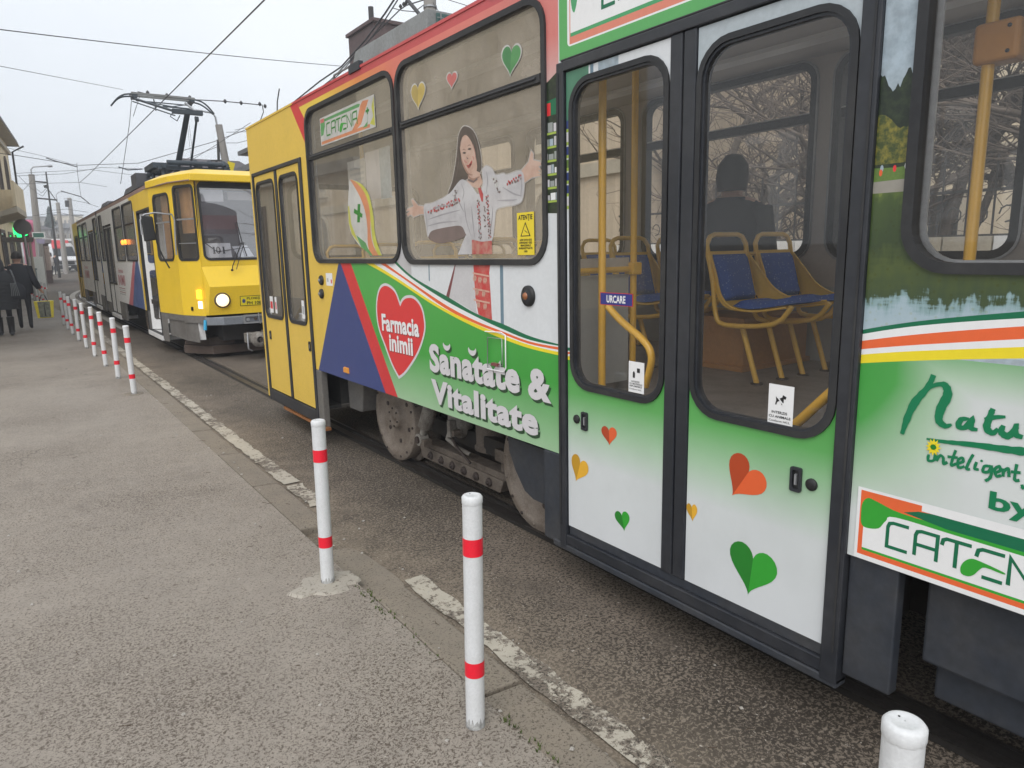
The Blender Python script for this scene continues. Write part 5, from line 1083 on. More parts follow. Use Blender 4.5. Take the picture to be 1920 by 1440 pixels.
# --- near side, front section
wf = [rrect(15.52, 1.60, 17.02, 2.72, .10), rrect(17.2, 1.60, 18.62, 2.72, .10), rrect(20.92, 1.60, 21.62, 2.72, .08)]
of = [(13.6, .72), (13.6, 2.87), (21.9, 2.87), (21.9, .55), (20.85, .55), (20.85, 2.45), (19.2, 2.45), (19.2, .66), (15.12, .66), (15.12, 2.50), (13.66, 2.50), (13.66, .72)]
mb = MB(); mb.mosaic(of, wf, [
    ([(13.0, .5), (13.0, 3), (16.3, 3), (16.0, 2.8), (15.4, 2.5), (15.38, 1.5), (15.33, .5)], 'yellow_bright'), ([(15.9, 1.60), (15.62, 1.60), (15.38, 1.2), (15.38, .66), (17.1, .66)], 'blue_faded'),
    ([(16.25, 1.60), (15.95, 1.60), (17.0, .66), (17.6, .66)][::-1], 'pink_print'), (rect(13.0, 2.80, 22, 3), 'roof_rust')], F1, 0, 'tram_white')
s2 = mb.build('side_panel', T2)
for i, z in enumerate((2.78,)): pass
mb = MB(); mb.text('Farmacia', F1, .002, 'pink_print', 18.75, 1.33, 17.95, 1.43, .01, 1); mb.text('INIMII', F1, .002, 'pink_print', 18.9, 1.05, 17.8, 1.28, .02, 1)
for i in range(4): mb.poly(rect(17.9, .84 + i * .045, 18.9, .855 + i * .045), F1, .002, 'letter_edge_red' if i % 2 else 'partition')
mb.build('lettering', s2)
for h_ in wf: window(T2, 0, h_, F1, (2.30, 2.345), 'side_glass')
# rear section
wr = [rrect(22.25, 1.60, 23.1, 2.72, .08), rrect(25.0, 1.60, 26.5, 2.72, .08), rrect(26.75, 1.60, 28.2, 2.72, .08)]
orr = [(22.15, .66), (23.35, .66), (23.35, 2.45), (24.75, 2.45), (24.75, .66), (28.5, .66), (28.5, 2.45), (29.9, 2.45), (29.9, .3), (30.4, .3), (30.4, 2.87), (22.15, 2.87)]
mb = MB(); mb.mosaic(orr, wr, [(rect(28.3, .2, 30.5, 3), 'yellow_bright'), (rect(22, 2.80, 28.3, 3), 'roof_rust')], F1, 0, 'tram_white'); s3 = mb.build('side_panel', T2)
mb = MB(); mb.text('INIMII', F1, .002, 'pink_print', 27.4, 1.05, 26.0, 1.3, .02, 1); mb.text('Farmacia', F1, .002, 'pink_print', 27.3, 1.35, 26.2, 1.45, .01, 1); mb.build('lettering', s3)
for h_ in wr: window(T2, 0, h_, F1, (2.30, 2.345), 'side_glass')
for (a, b, col) in ((19.22, 20.02, 'tram_white'), (20.04, 20.83, 'tram_white'), (23.37, 24.05, 'tram_white'), (24.07, 24.73, 'tram_white'), (28.52, 29.2, 'yellow_bright'), (29.22, 29.88, 'yellow_bright')):
    g = rrect(a + .10, 1.05, b - .10, 2.36, .07)
    o = MB(); o.mosaic(rect(a, .32, b, 2.43), [g], [], F1, -.02, col); o = o.build('door_leaf', T2)
    q = MB(); q.ring(inset(g, -.02), inset(g, .03), F1, -.04, -.008, 'rubber'); q.ring(rect(a + .001, .322, b - .001, 2.428), rect(a + .022, .345, b - .022, 2.405), F1, -.03, -.012, 'rubber'); q.build('window_gasket', o)
    q = MB(); q.mosaic(inset(g, .02), [], [], F1, -.028, 'side_glass'); q.build('window_pane', o)
# glowing knobs set on the panes, standing in for indicator light seen there
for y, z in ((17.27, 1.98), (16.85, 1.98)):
    mb = MB(); mb.lathe([(.052, 0), (.052, .03), (.036, .05), (.001, .055)], (XS - .002, y, z), (-1, 0, 0), 'red_amber_glow', 14); mb.build('indicator_glow', T2)
# skirt, steps, bellows
for (a, b, z0, z1) in ((13.60, 13.72, .25, .72), (15.05, 15.14, .25, .66), (18.3, 19.2, .25, .66), (20.85, 21.75, .25, .55), (22.3, 23.3, .25, .66), (24.8, 25.7, .28, .66), (27.6, 28.5, .28, .66), (29.9, 30.4, .2, .3)):
    mb = MB(); mb.box((XS + .005, a, z0), (XS + .05, b, z1), 'under_grey'); mb.build('skirt', T2)
for a, b in ((13.66, 15.12), (19.2, 20.85), (23.35, 24.75), (28.5, 29.9)):
    mb = MB(); mb.box((XS - .02, a, .22), (XS + .35, b, .30), 'tram_white'); mb.box((XS + .35, a, .30), (XS + .37, b, .62), 'step_dark'); mb.build('step', T2)
mb = MB(); pts = []
for i in range(9): y = 21.78 + i * .045; mb.box((XS + .03 + (.03 if i % 2 else 0), y, .5), (4.27 - (.03 if i % 2 else 0), y + .04, 2.84), 'skirt' if i % 2 else 'rubber')
mb.build('bellows', T2)
# roof, far side, floor
for y0, y1 in ((13.6, 21.9), (22.15, 30.4)):
    mb = MB(); vs = [(x, y0, roofprof(x)) for x in xs] + [(x, y1, roofprof(x)) for x in xs]; mb.add(vs, [[i, i + 1, 17 + i + 1, 17 + i] for i in range(16)], 'roof_grey', True); mb.build('roof', T2)
    mb = MB(); hw = [rrect(y0 + .5 + k * 1.6, 1.58, y0 + 1.85 + k * 1.6, 2.72, .1) for k in range(5)]; mb.mosaic(rect(y0, .3, y1, 2.88), hw, [], F1R, 0, 'tram_white'); mb.mosaic(rect(y0, .88, y1, 2.85), hw, [], F1R, -.04, 'cab_interior'); o = mb.build('side_panel', T2)
    mb = MB(); mb.box((2.16, y0, .80), (4.25, y1, .88), 'under_dark'); mb.box((2.5, y0 + .3, .3), (3.9, y1 - .3, .8), 'under_dark'); mb.box((2.14, y0, 2.77), (4.26, y1, 2.79), 'inner_ceiling'); mb.build('floor', T2)
mb = MB(); mb.mosaic([(2.1, .3), (4.3, .3), (4.3, 2.87), (3.9, 3.04), (3.2, 3.085), (2.5, 3.04), (2.1, 2.87)], [], [], lambda u, v, w=0: (u, 30.4, v), 0, 'yellow_bright'); mb.build('end_panel', T2)
for yb in (16.6, 17.4, 18.2, 19.0, 24.2, 25.0, 25.8):
    mb = MB(); mb.box((2.25, yb, 1.25), (2.65, yb + .05, 1.70), 'seat_blue'); mb.box((2.25, yb - .4, 1.25), (2.65, yb, 1.31), 'seat_blue'); mb.tube([(2.25, yb + .03, 1.2), (2.27, yb + .05, 1.74), (2.63, yb + .05, 1.74), (2.65, yb + .03, 1.2)], .015, 'seat_yellow', 6); mb.box((2.4, yb - .25, .88), (2.48, yb - .1, 1.25), 'seat_yellow'); mb.build('seat', T2)
for x, y in ((2.6, 17.1), (2.6, 19.1), (2.6, 20.9), (2.6, 25.0)):
    mb = MB(); mb.tube([(x, y, .88), (x, y, 2.77)], .02, 'rail_yellow', 8); mb.build('pole', T2)
# --- cab
fA = mkframe(A2, M2, True); LA = (Vector(M2) - Vector(A2)).length
fM = mkframe(M2, B2, True); LM = (Vector(B2) - Vector(M2)).length
def outward(fr): a = fr(0, 0, 0); b = fr(0, 0, 1); return b[1] - a[1]
def fixfr(P, Q, want):
    f = mkframe(P, Q); a = Vector(f(0, 0, 0)); b = Vector(f(0, 0, 1))
    return f if (b - a).dot(Vector(want)) > 0 else mkframe(P, Q, True)
fA = fixfr(A2, M2, (-1, 0, 0)); fM = fixfr(M2, B2, (-1, -1, 0)); fM3 = fixfr(B3, M3, (1, -1, 0)); fA3 = fixfr(M3, A3, (1, 0, 0)); fF = fixfr(B2, B3, (0, -1, 0)); LF = 1.40
ZB, ZT = .72, 2.80
wA = rrect(.20, 1.60, .93, 2.66, .11); wM = rrect(.055, 1.60, LM - .03, 2.74, .07)
def skew(P, k, z0=1.6): return [(u + (z - z0) * k, z) for u, z in P]
for nm, fr, L, hole, bar in (('side_panel', fA, LA, wA, 2.20), ('side_panel', fM, LM, wM, 2.22), ('side_panel', fM3, LM, rrect(.03, 1.60, LM - .05, 2.74, .07), 2.22), ('side_panel', fA3, LA, rrect(.2, 1.60, .93, 2.66, .11), 2.2)):
    mb = MB(); mb.mosaic(rect(0, ZB, L, ZT), [hole], [], fr, 0, 'yellow_bright'); mb.mosaic(rect(0, ZB, L, ZT), [hole], [], fr, -.04, 'cab_interior'); o = mb.build(nm, T2)
    q = MB(); q.ring(inset(hole, -.014), inset(hole, .026), fr, -.03, .01, 'rubber'); u0 = min(p[0] for p in hole); u1 = max(p[0] for p in hole)
    q.hexa([fr(u0, bar, -.02), fr(u1, bar, -.02), fr(u1, bar + .025, -.02), fr(u0, bar + .025, -.02)], [fr(u0, bar, .004), fr(u1, bar, .004), fr(u1, bar + .025, .004), fr(u0, bar + .025, .004)], 'aluminium'); q.build('window_gasket', o)
    q = MB(); q.mosaic(inset(hole, .015), [], [], fr, -.008, 'side_glass'); q.build('window_pane', o)
q = MB(); q.tube([fA(.565, 1.63, -.004), fA(.565, 2.2, -.004)], .008, 'aluminium', 6); q.tube([fM(.05, 1.86, -.004), fM(LM - .04, 1.86, -.004)], .008, 'aluminium', 6); q.build('window_bar', T2)
cu = MB(); n = 14; vs = []
for i in range(n + 1):
    t = i / n; w_ = -.12 - .025 * math.sin(i * 1.9)
    vs += [fA(.20 + .62 * t, 1.55, w_), fA(.20 + .70 * t, 2.66, w_)]
cu.add(vs, [[2 * i, 2 * i + 2, 2 * i + 3, 2 * i + 1] for i in range(n)], 'curtain', True); cu.build('curtain', T2)
cu = MB(); cu.add([fM(.05 + .40 * i / 8, z, -.11 - .02 * math.sin(i * 2)) for i in range(9) for z in (2.02, 2.74)], [[2 * i, 2 * i + 2, 2 * i + 3, 2 * i + 1] for i in range(8)], 'curtain', True); cu.build('curtain', T2)
# front: windscreen wall, forward-leaning apron, crease, lower apron
def ff(x, y, z): return (x, y, z)
WS = rrect(2.565, 1.60, 3.835, 2.79, .09)
fW = lambda u, v, w=0: (u, 12.03 - w + (v - 1.6) * .03, v)
mb = MB(); mb.mosaic([(2.50, 1.50), (3.90, 1.50), (3.90, 2.84), (2.50, 2.84)], [WS], [], fW, 0, 'yellow_bright')
front = mb.build('front_panel', T2)
mb = MB(); yc, yb = 11.86, 11.93
L0, L1, L2 = [(2.50, 12.03, 1.50), (3.90, 12.03, 1.50)], [(2.56, yc, 1.18), (3.84, yc, 1.18)], [(2.52, yb, .735), (3.88, yb, .735)]
mb.add([L0[0], L0[1], L1[1], L1[0]], [[0, 1, 2, 3]], 'yellow_bright'); mb.add([L1[0], L1[1], L2[1], L2[0]], [[0, 1, 2, 3]], 'yellow_bright')
for s_, k in (((2.50, 12.03), 0), ((3.90, 12.03), 1)):
    mb.add([(s_[0], s_[1], 1.50), L1[k], L2[k], (s_[0], s_[1] + .0, .735)], [[0, 1, 2, 3]], 'yellow_bright')
mb.add([L2[0], L2[1], (3.90, 12.03, .735), (2.50, 12.03, .735)], [[0, 1, 2, 3]], 'black_ink')
apron = mb.build('front_apron', T2, bevel=.012)
q = MB(); q.ring(inset(WS, -.014), inset(WS, .022), fW, -.03, .01, 'rubber'); q.mosaic(rect(2.56, 2.70, 3.84, 2.775), [], [], fW, -.004, 'black_ink'); q.build('window_gasket', front)
q = MB(); q.mosaic(inset(WS, .015), [], [], fW, -.008, 'cab_glass'); q.build('windscreen', front)
# brow over the cab
mb = MB(); pl = [A2, M2, (2.46, 11.97), (3.94, 11.97), M3, A3]
pe = [(2.07, 13.6), (2.23, 12.52), (2.44, 11.93), (3.96, 11.93), (4.17, 12.52), (4.33, 13.6)]
pi_ = [(2.35, 13.6), (2.5, 12.9), (2.65, 12.45), (3.75, 12.45), (3.9, 12.9), (4.05, 13.6)]
n = 6
mb.add([(x, y, 2.795) for x, y in pe] + [(x, y, 2.90) for x, y in pe] + [(x, y, 3.02) for x, y in pi_], [[i, i + 1, n + i + 1, n + i] for i in range(5)] + [[n + i, n + i + 1, 2 * n + i + 1, 2 * n + i] for i in range(5)] + [[12, 13, 14, 15, 16, 17]] + [[5, 4, 3, 2, 1, 0]], 'yellow_bright')
mb.add([(x, y, 3.02) for x, y in pi_] + [(2.5, 13.8, 3.07), (3.9, 13.8, 3.07)], [[0, 6, 7, 5]], 'roof_grey'); mb.build('roof_brow', T2, bevel=.01)
mb = MB(); mb.tube([(2.06, 13.9, 2.80), (2.225, 12.52, 2.80), (2.43, 11.95, 2.80)], .012, 'roof_rust', 6); mb.build('rain_gutter', T2)
# lamps
def lamp2(c, ax, r, lens, nm, rim='rust_brown'):
    mb = MB(); mb.lathe([(r * 1.25, -.01), (r * 1.25, .02), (r * 1.02, .028)], c, ax, rim, 28, cap=False); o = mb.build(nm, apron)
    l = MB(); l.lathe([(r, .018), (r * .78, .032), (r * .45, .040)], c, ax, lens, 24, cap=False); l.lathe([(r * .45, .040), (r * .2, .044), (.001, .045)], c, ax, 'headlamp_core', 24); l.build('lens', o)
def yap(z): return yc + (1.18 - z) / (1.18 - .735) * (yb - yc)
lamp2((2.735, yap(.965), .965), (0, -1, .0), .098, 'headlamp_glow', 'headlamp'); lamp2((3.665, yap(.965), .965), (0, -1, .0), .098, 'headlamp_glow', 'headlamp')
mb = MB(); u = LM - .11
mb.hexa([fM(u - .05, .985, .0), fM(u + .05, .985, .0), fM(u + .05, 1.135, .0), fM(u - .05, 1.135, .0)], [fM(u - .045, .99, .03), fM(u + .045, .99, .03), fM(u + .045, 1.13, .03), fM(u - .045, 1.13, .03)], 'amber_glow'); mb.build('indicator', T2)
mb = MB()
mb.hexa([fM(u - .04, .835, .0), fM(u + .045, .835, .0), fM(u + .045, .955, .0), fM(u - .04, .955, .0)], [fM(u - .035, .84, .02), fM(u + .04, .84, .02), fM(u + .04, .95, .02), fM(u - .035, .95, .02)], 'white_glow'); mb.build('position_lamp', T2)
# number plate, route card, papers, wiper
fP = lambda u, v, w=0: (u, yap(v) - .004 - w, v)
mb = MB(); mb.poly(rect(3.005, .855, 3.395, 1.015), fP, .001, 'black_ink'); mb.poly(rect(3.013, .863, 3.387, 1.007), fP, .003, 'stripe_yellow'); mb.poly(circ(3.062, .935, .028, .036, 16), fP, .005, 'roof_grey'); mb.poly(circ(3.062, .935, .018, .024, 12), fP, .006, 'livery_blue')
mb.text('PLOIEŞTI', fP, .005, 'black_ink', 3.11, .945, 3.375, .995, .02); mb.text('PH 1085', fP, .005, 'black_ink', 3.11, .872, 3.375, .925, .02); mb.build('number_plate', apron)
fC = lambda u, v, w=0: (u + (v - 1.63) * -.05, 12.052 - w, v)
mb = MB(); mb.poly(rect(2.60, 1.63, 2.985, 1.855), fC, 0, 'card_white', .004)
for x, wd in ((2.725, .026), (2.79, .06), (2.872, .026)):
    if wd < .05:
        mb.poly(rect(x - wd / 2, 1.69, x + wd / 2, 1.80), fC, .001, 'black_ink'); mb.poly(rect(x - wd * .75, 1.795, x + wd * .4, 1.80), fC, .002, 'black_ink'); mb.poly(rect(x - wd * .75, 1.69, x + wd * .75, 1.697), fC, .002, 'black_ink')
    else: mb.ring(circ(x, 1.745, .034, .056, 20), circ(x, 1.745, .014, .042, 20), fC, 0, .001, 'black_ink')
mb.build('route_card', T2)
mb = MB(); mb.add([(3.02, 12.15, 1.80), (3.25, 12.13, 1.82), (3.34, 12.09, 1.64), (3.10, 12.10, 1.63)], [[0, 1, 2, 3]], 'paper'); mb.build('paper_sheet', T2)
mb = MB(); mb.tube([(2.93, 11.90, 1.43), (2.96, 11.96, 1.50), (3.14, 11.98, 1.87)], .008, 'black_ink', 6); mb.tube([(3.0, 11.92, 1.44), (3.17, 11.98, 1.86)], .006, 'black_ink', 6); mb.tube([(3.09, 12.0, 2.18), (3.14, 11.985, 1.87), (3.20, 11.99, 1.64)], .008, 'black_ink', 6)
mb.lathe([(.018, 0), (.018, .03)], (2.93, 11.92, 1.43), (0, -1, 0), 'bolt_dark', 10); mb.build('wiper', T2)
mb = MB(); mb.box((2.55, 12.2, 1.50), (3.85, 12.6, 1.62), 'cab_interior'); mb.box((2.3, 13.55, .88), (4.1, 13.6, 2.75), 'cab_interior'); mb.box((2.35, 12.3, .80), (4.05, 13.6, .86), 'under_dark'); mb.box((2.62, 12.12, 2.50), (2.95, 12.14, 2.68), 'white_plain'); mb.box((3.02, 12.12, 2.53), (3.8, 12.14, 2.66), 'inner_grey'); mb.build('dashboard', T2)
mb = MB(); mb.tube([(2.58, 11.99, 1.86), (2.75, 11.985, 1.72), (3.2, 12.12, 1.78), (3.8, 12.12, 1.80)], .006, 'black_ink', 6); mb.build('cable', T2)
# open folding door, handrail and mirror
mb = MB(); fD = fixfr((2.13, 13.78), (2.52, 14.02), (0, -1, 0)); g = rrect(.06, 1.55, .30, 2.35, .05); g2 = rrect(.06, .5, .30, 1.42, .05)
mb.mosaic(rect(0, .32, .40, 2.45), [g, g2], [], fD, 0, 'tram_white'); o = mb.build('door_leaf', T2)
q = MB(); q.mosaic(inset(g, .0), [], [], fD, -.01, 'side_glass'); q.mosaic(g2, [], [], fD, -.01, 'side_glass'); q.build('window_pane', o)
mb = MB(); fD2 = fixfr((2.13, 14.95), (2.52, 14.72), (0, 1, 0)); mb.mosaic(rect(0, .32, .40, 2.45), [g, g2], [], fD2, 0, 'tram_white'); o = mb.build('door_leaf', T2); q = MB(); q.mosaic(g, [], [], fD2, -.01, 'side_glass'); q.mosaic(g2, [], [], fD2, -.01, 'side_glass'); q.build('window_pane', o)
mb = MB(); mb.ring(rect(13.66, .30, 15.12, 2.50), rect(13.70, .31, 15.08, 2.46), F1, -.06, .006, 'rubber'); mb.build('door_frame', T2)
mb = MB(); mb.tube([(2.2, 13.95, .55), (2.12, 13.9, .60), (2.16, 13.86, 1.1)], .014, 'white_plain', 8); mb.build('handrail', T2)
mb = MB(); mb.box((2.25, 13.7, .86), (2.6, 15.1, .88), 'tram_floor'); mb.build('floor', T2)
mp_ = lambda x, y, Y=12.35: A(x, y, Y)
mb = MB(); mb.tube([mp_(331, 478), mp_(329, 452), mp_(327, 412), mp_(322, 402), mp_(290, 399), mp_(270, 402), mp_(263, 412), mp_(266, 440)], .013, 'aluminium', 8)
mb.tube([mp_(290, 400), mp_(294, 455), mp_(305, 480), mp_(318, 503)], .011, 'black_ink', 8); o = mb.build('mirror', T2)
c_ = [mp_(264, 404), mp_(286, 406), mp_(293, 450), mp_(271, 453)]; mb = MB(); mb.hexa([(x, y - .03, z) for x, y, z in c_], [(x, y + .05, z) for x, y, z in c_], 'black_ink'); mb.build('mirror_housing', o, bevel=.02, seg=3)
mb = MB(); mb.box((2.235, 12.50, 1.78), (2.265, 12.56, 1.95), 'yellow_bright'); mb.build('mirror_bracket', T2)
# bumper, coupler, lower skirt
mb = MB(); mb.hexa([(2.47, 12.03, .57), (2.72, 11.84, .57), (3.68, 11.84, .57), (3.93, 12.03, .57)], [(2.47, 12.03, .70), (2.72, 11.84, .70), (3.68, 11.84, .70), (3.93, 12.03, .70)], 'bumper_grey'); mb.build('bumper', T2, bevel=.01)
mb = MB(); mb.ring(rrect(3.01, .575, 3.39, .715, .02, 3), rrect(3.04, .60, 3.36, .685, .02, 3), lambda u, v, w=0: (u, 11.835 - w, v), 0, .03, 'aluminium'); mb.lathe([(.03, 0), (.03, .04)], (3.08, 11.84, .64), (0, -1, 0), 'aluminium', 12); mb.lathe([(.022, 0), (.022, .05)], (3.2, 11.84, .645), (0, -1, 0), 'rust_brown', 12); mb.tube([(3.25, 11.80, .74), (3.25, 11.79, .64), (3.27, 11.8, .56)], .008, 'aluminium', 6); mb.build('coupler_socket', T2)
mb = MB(); mb.mosaic([(0, .22), (.28, .22), (.28, .62), (LA, .62), (LA, .72), (0, .72)], [], [], fA, -.004, 'under_grey'); mb.mosaic(rect(0, .60, LM, .72), [], [], fM, -.004, 'under_grey'); mb.build('skirt', T2)
mb = MB(); mb.mosaic([(.28, .34), (LA - .02, .30), (LA - .02, .62), (.28, .62)], [], [], fA, -.03, 'under_grey'); mb.build('skirt', T2); mb = MB(); mb.mosaic([(-.02, .30), (LM * .55, .28), (LM * .55, .60), (-.02, .60)], [], [], fM, -.03, 'under_grey'); mb.build('skirt', T2)
mb = MB(); mb.hexa([(2.42, 12.30, .32), (2.52, 12.28, .32), (2.50, 12.25, .60), (2.42, 12.25, .60)], [(2.42, 12.4, .32), (2.52, 12.4, .32), (2.50, 12.4, .60), (2.42, 12.4, .60)], 'tram_white'); mb.build('mudflap', T2)
mb = MB(); mb.hexa([(2.28, 12.9, .06), (2.62, 12.35, .06), (3.8, 12.35, .06), (4.1, 12.9, .06)], [(2.28, 12.9, .20), (2.62, 12.35, .20), (3.8, 12.35, .20), (4.1, 12.9, .20)], 'rust_brown'); mb.hexa([(2.30, 12.9, .205), (2.6, 12.45, .205), (3.0, 12.45, .205), (3.0, 12.9, .205)], [(2.30, 12.9, .33), (2.6, 12.45, .33), (3.0, 12.45, .33), (3.0, 12.9, .33)], 'rust_brown'); mb.build('lifeguard', T2, bevel=.008)
mb = MB(); mb.box((2.75, 12.1, .30), (3.65, 13.5, .75), 'under_dark'); mb.build('underframe', T2)
cp = MB(); cp.box((2.99, 11.66, .28), (3.36, 11.80, .43), 'cast_grey'); cp.lathe([(.11, 0), (.125, .02), (.12, .10), (.08, .13), (.05, .14), (.05, .02)], (3.17, 11.66, .33), (0, -1, 0), 'cast_grey', 20); cp.lathe([(.04, 0), (.04, .02)], (3.19, 11.55, .33), (0, -1, 0), 'bolt_dark', 12); cp.box((3.1, 11.8, .28), (3.26, 12.4, .42), 'rust_brown')
cp.tube([(3.02, 11.68, .44), (3.0, 11.62, .30), (3.0, 11.62, .19), (3.06, 11.64, .15)], .014, 'aluminium', 8); cp.box((3.27, 11.62, .22), (3.42, 11.80, .46), 'iron_dusty'); cp.build('coupler', T2, bevel=.01)
mb = MB(); mb.lathe([(.026, 0), (.026, .16)], fM(LM - .02, .50, .03), (.1, 0, 1), 'tape_blue', 8); mb.build('hose_cap', T2, bevel=.004)
for y in (15.75, 17.35, 25.9, 27.5): wheel(y, T2, 2.41)
mb = MB(); mb.box((2.5, 15.2, .2), (2.62, 18.0, .4), 'iron_dusty'); mb.box((2.4, 16.2, .3), (2.55, 16.8, .6), 'cast_grey'); mb.build('bogie_frame', T2)
# roof gear and pantograph
for (y0, y1, z) in ((18.0, 20.2, 3.30), (23.6, 25.4, 3.28)):
    mb = MB(); mb.hexa([(2.5, y0, 2.98), (3.9, y0, 2.98), (3.9, y1, 2.98), (2.5, y1, 2.98)], [(2.6, y0 + .25, z), (3.8, y0 + .25, z), (3.8, y1 - .25, z), (2.6, y1 - .25, z)], 'tram_dark_roof'); mb.build('roof_box', T2, bevel=.02)
pb = MB()
for x in (2.65, 3.75): pb.box((x - .03, 15.0, 3.30), (x + .03, 17.6, 3.36), 'panto_steel')
for y in (15.1, 16.3, 17.5): pb.box((2.55, y - .03, 3.28), (3.85, y + .03, 3.34), 'panto_steel')
for x in (2.65, 3.75):
    for y in (15.15, 16.3, 17.45): pb.lathe([(.05, 0), (.07, .03), (.045, .05), (.07, .08), (.045, .10), (.07, .13), (.04, .16), (.04, .28)], (x, y, 3.02), (0, 0, 1), 'panto_steel', 12)
for i in range(6): pb.lathe([(.045, 0), (.06, .03), (.045, .06), (.06, .09), (.045, .12)], (3.25 + i * .13, 15.2 + (i % 2) * .3, 3.38), (0, .6, .8), 'panto_steel', 10)
pb.box((2.55, 15.6, 3.36), (3.0, 16.6, 3.46), 'panto_steel'); pb.box((2.42, 16.9, 3.0), (2.7, 17.6, 3.38), 'tram_dark_roof'); pb.tube([(2.5, 16.5, 3.42), (2.25, 16.6, 3.40), (2.1, 16.7, 3.46)], .012, 'panto_steel', 6)
pb.tube([(2.7, 15.0, 3.40), (3.7, 15.0, 3.40)], .045, 'panto_steel', 10); pb.box((3.3, 14.2, 3.04), (3.6, 14.8, 3.16), 'tram_dark_roof'); panto = pb.build('pantograph_base', T2)
pb = MB(); base = Vector((3.16, 16.65, 3.38)); kn = Vector((3.20, 15.25, 4.36)); hd_ = Vector((3.2, 17.5, 5.02))
pb.tube([base, kn], [.06, .05], 'panto_steel', 10); pb.tube([base + Vector((.24, -.1, 0)), kn + Vector((.16, .05, -.12))], .022, 'panto_steel', 8); pb.box((2.93, 15.20, 4.33), (3.47, 15.30, 4.41), 'panto_steel'); pb.lathe([(.05, -.03), (.05, .03)], kn + Vector((.16, .02, -.1)), (1, 0, 0), 'panto_steel', 12)
pb.tube([kn + Vector((-.2, 0, 0)), (2.62, 17.35, 4.93)], .024, 'panto_steel', 8); pb.tube([kn + Vector((-.22, .05, -.06)), (2.58, 17.3, 4.86)], .012, 'panto_steel', 6); pb.tube([kn + Vector((.2, 0, 0)), (3.62, 17.35, 4.93)], .024, 'aluminium', 8)
pb.tube([(2.75, 16.9, 4.80), (3.52, 16.0, 4.55)], .010, 'panto_steel', 6); pb.tube([(3.58, 17.1, 4.85), (2.95, 16.0, 4.56)], .010, 'panto_steel', 6); pb.tube([(2.93, 16.1, 4.60), (3.42, 16.05, 4.58)], .016, 'panto_steel', 6)
pb.tube([(2.95, 15.25, 4.36), (2.88, 15.2, 4.26), (2.98, 15.15, 4.18), (3.06, 15.25, 4.30)], .010, 'panto_steel', 6); pb.tube([(2.9, 16.8, 4.85), (2.92, 16.8, 4.62)], .012, 'panto_steel', 6); pb.build('pantograph_arm', T2)
pb = MB()
for dy, dz in ((-.14, 0), (.14, 0)):
    P = catmull([(2.20, 17.5 + dy * .3, 4.78), (2.36, 17.5 + dy * .8, 4.95), (2.58, 17.5 + dy, 5.02), (3.2, 17.5 + dy, 5.05), (3.82, 17.5 + dy, 5.02), (4.04, 17.5 + dy * .8, 4.95), (4.22, 17.5 + dy * .3, 4.78)], 5); pb.tube(P, .017, 'panto_steel', 8)
pb.box((2.58, 17.34, 5.02), (3.82, 17.39, 5.06), 'roof_grey'); pb.box((2.58, 17.61, 5.02), (3.82, 17.66, 5.06), 'roof_grey')
for x in (2.60, 3.72): pb.box((x, 17.33, 4.96), (x + .09, 17.67, 5.01), 'panto_steel')
pb.tube([(2.66, 17.4, 4.90), (3.76, 17.4, 4.90)], .012, 'panto_steel', 6); pb.build('collector_head', T2)
# ================================================================== BOLLARDS
paint('post_white', (0.66, 0.67, 0.68), 0.4, dirt=0.12, dscale=9, dirtcol=(0.42, 0.41, 0.39), bmp=0.2); paint('tape_red', (0.82, 0.012, 0.035), 0.28, dirt=0.12, dscale=30, dirtcol=(0.5, 0.03, 0.04)); paint('scuff', (0.52, 0.52, 0.51), 0.8, dirt=0.45, dscale=34, dirtcol=(.05, .045, .04))
def make_bollard():
    t = empty('bollard'); h = .826; r = .0325; rr = random.Random(4)
    mb = MB(); mb.lathe([(r, 0), (r, h - .028)], (0, 0, 0), (0, 0, 1), 'post_white', 28, cap=False)
    n = 36; hs = [.012 + .035 * abs(math.sin(k * 1.3)) * rr.uniform(.3, 1) for k in range(n)]; vs = [((r + .0006) * math.cos(2 * math.pi * k / n), (r + .0006) * math.sin(2 * math.pi * k / n), z) for z in (0, 1) for k in range(n)]
    vs = [(x, y, z if z == 0 else hs[i % n]) for i, (x, y, z) in enumerate(vs)]; mb.add(vs, [[k, (k + 1) % n, n + (k + 1) % n, n + k] for k in range(n)], 'scuff', True)
    mb.build('post', t)
    mb = MB(); n = 28; prof = [(r + .0005, h - .030), (r + .0018, h - .026), (r + .0018, h - .008), (r - .003, h - .002), (r * .72, h), (r * .6, h - .002), (.001, h - .001)]; vs = []
    for i, (a, z) in enumerate(prof):
        for k in range(n):
            q = 2 * math.pi * k / n; j = rr.uniform(-.0012, .0012) if i == 0 else 0; vs.append((a * math.cos(q), a * math.sin(q), z + j * 2))
    mb.add(vs, [[i * n + k, i * n + (k + 1) % n, (i + 1) * n + (k + 1) % n, (i + 1) * n + k] for i in range(len(prof) - 1) for k in range(n)], 'post_white', True); mb.lathe([(.002, 0), (.002, .0008), (0, .001)], (.008, .01, h - .0012), (0, 0, 1), 'black_ink', 6); mb.build('cap', t)
    for z0, z1 in ((.622, .682), (.192, .246)):
        mb = MB(); mb.lathe([(r + .0010, z0), (r + .0010, z1)], (0, 0, 0), (0, 0, 1), 'tape_red', 28, cap=False); mb.build('red_band', t)
    return t
proto = make_bollard()
